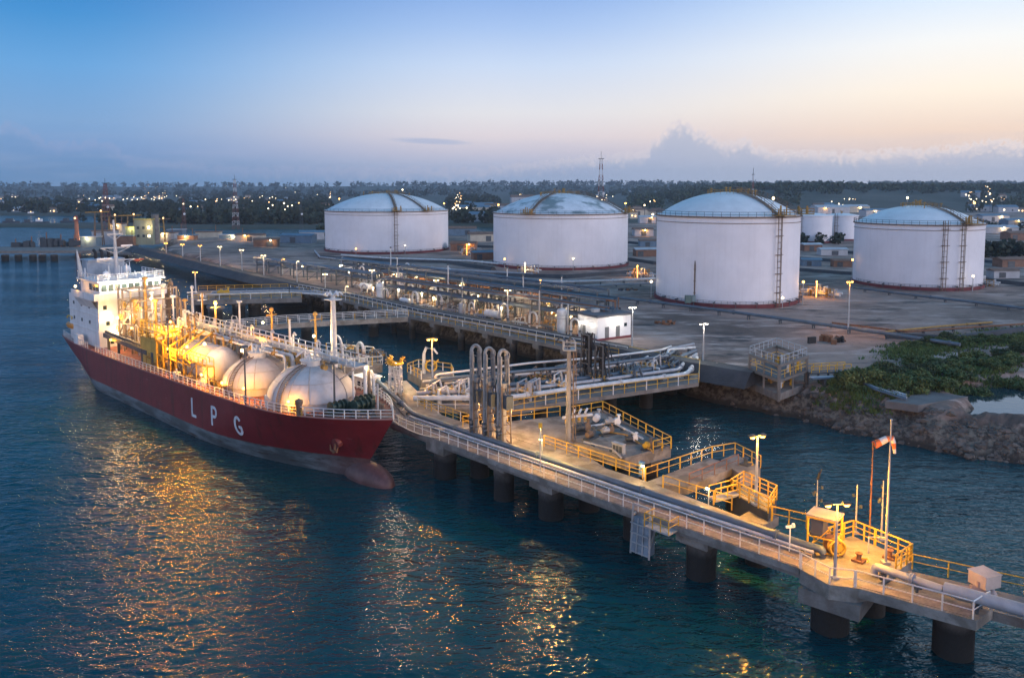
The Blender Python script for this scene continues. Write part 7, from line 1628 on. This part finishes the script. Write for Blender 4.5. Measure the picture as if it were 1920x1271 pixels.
# ---- plant and quay lights at the far end of the sea wall
for k,(px,py,w_,d_,h_,mk,lt) in enumerate(((170,458,9,6,4,2,1),(198,452,12,7,6,0,0),(222,448,8,6,9,3,1),(238,456,10,6,4,1,0),(312,449,12,6,4,0,1),(332,446,9,6,5,2,0),(352,451,10,5,3,1,1),(392,447,14,6,4,3,0),(440,450,16,6,3,2,1))):
    g=G(px,py,4); t=thing('quay_shed','x','shed',(g.x,g.y,4),'sheds on the far quay'); mb=MB(); mb.box((g.x,g.y,3+h_/2),(w_,d_,h_+2)); mb.build('wall',SHED[mk],t,smooth=False); mb=MB(); mb.box((g.x,g.y,4.15+h_),(w_+1,d_+1,.35)); mb.build('roof',SHED[(mk+1)%3],t,smooth=False); mb=MB(); mb.tube([(g.x+w_*.3,g.y,4+h_),(g.x+w_*.3,g.y,8+h_)],.2,6); mb.build('flue',RUST,t)
    if lt: mb=MB(); mb.ball((g.x,g.y-d_*.5-.7,3.6+h_),.45,7); mb.build('wall_lamp',FAR_SOD if k%2 else FAR_WARM,t); lamp_light(t,(g.x,g.y-d_*.5-1.4,3.3+h_),1500,SODC if k%2 else WARMC,.4)
    t['label']='low shed on the far quay beyond the ship, %s'%('leftmost' if k==0 else 'rightmost' if k==8 else ORD[k]+' from the left')
for k,(px,py,h) in enumerate(((186,456,17),(212,451,14),(247,455,15),(302,450,12))):
    g=G(px,py,4); t=thing('quay_gantry','x','gantry',(g.x,g.y,4),'gantries on the far quay'); mb=MB()
    for x in (-2.4,2.4): mb.bar((g.x+x,g.y-1,3),(g.x+x*.7,g.y,4+h),.45); mb.bar((g.x+x,g.y+1,3),(g.x+x*.7,g.y,4+h),.45)
    for z in (.35,.65,1): mb.bar((g.x-2.4+.7*z,g.y,4+h*z),(g.x+2.4-.7*z,g.y,4+h*z),.35)
    mb.build('frame',(RUSTY,YELD)[k%2],t); mb=MB(); mb.bar((g.x-7,g.y,4+h),(g.x+6,g.y,4.4+h),.6); mb.build('boom',(YELD,RUSTY)[k%2],t); mb=MB(); mb.ball((g.x+2,g.y-.6,4.9+h),.45,7); mb.build('lamp',FAR_SOD,t)
    t['label']='small lit gantry on the far quay beyond the ship mast, %s'%('leftmost','second from the left','second from the right','rightmost')[k]
# ---- mooring ropes from the bow
def ship_pt(x,y,z):
    a=SH.rotation_euler.z; c_,s_=math.cos(a),math.sin(a); return Vector((SH.location.x+x*c_-y*s_,SH.location.y+x*s_+y*c_,z))
def rope(label,a,b,sag):
    mb=MB(); a=Vector(a);b=Vector(b); mb.tube([a.lerp(b,k/12)-Vector((0,0,sag*4*(k/12)*(1-k/12))) for k in range(13)],.055,6); tag(mb.build('mooring_rope',mat('rope_pale',(.5,.46,.38),.9),None),label,'mooring rope',None)
rope('slack pale mooring rope from the ship bow tip down to the jetty edge',ship_pt(-.6,.6,7.9),(-7.6,93.6,DZ+.2),.7)
rope('pale mooring rope from the far side of the bow to the yellow-crowned hose tower',ship_pt(-3.5,4.0,8.0),(-14.6,107.8,DZ+.4),.5)
rope('long pale mooring rope from the ship bow to the loading apron',ship_pt(-1.2,1.6,8.1),(-4.2,98.3,DZ+.2),1.0)
# ---------------------------------------------------------------- evening haze
hz=bpy.data.materials.new('evening_haze'); hz.use_nodes=True; hn_=hz.node_tree; hn_.nodes.clear()
pv=hn_.nodes.new('ShaderNodeVolumePrincipled'); pv.inputs['Color'].default_value=(.72,.84,1,1); pv.inputs['Density'].default_value=.0001; pv.inputs['Anisotropy'].default_value=.2
ho=hn_.nodes.new('ShaderNodeOutputMaterial'); hn_.links.new(pv.outputs[0],ho.inputs['Volume'])
mb=MB(); mb.box((0,2500,67),(11000,5200,146)); tag(mb.build('haze',hz,smooth=False),'pale blue evening haze over the harbour',kind='stuff')
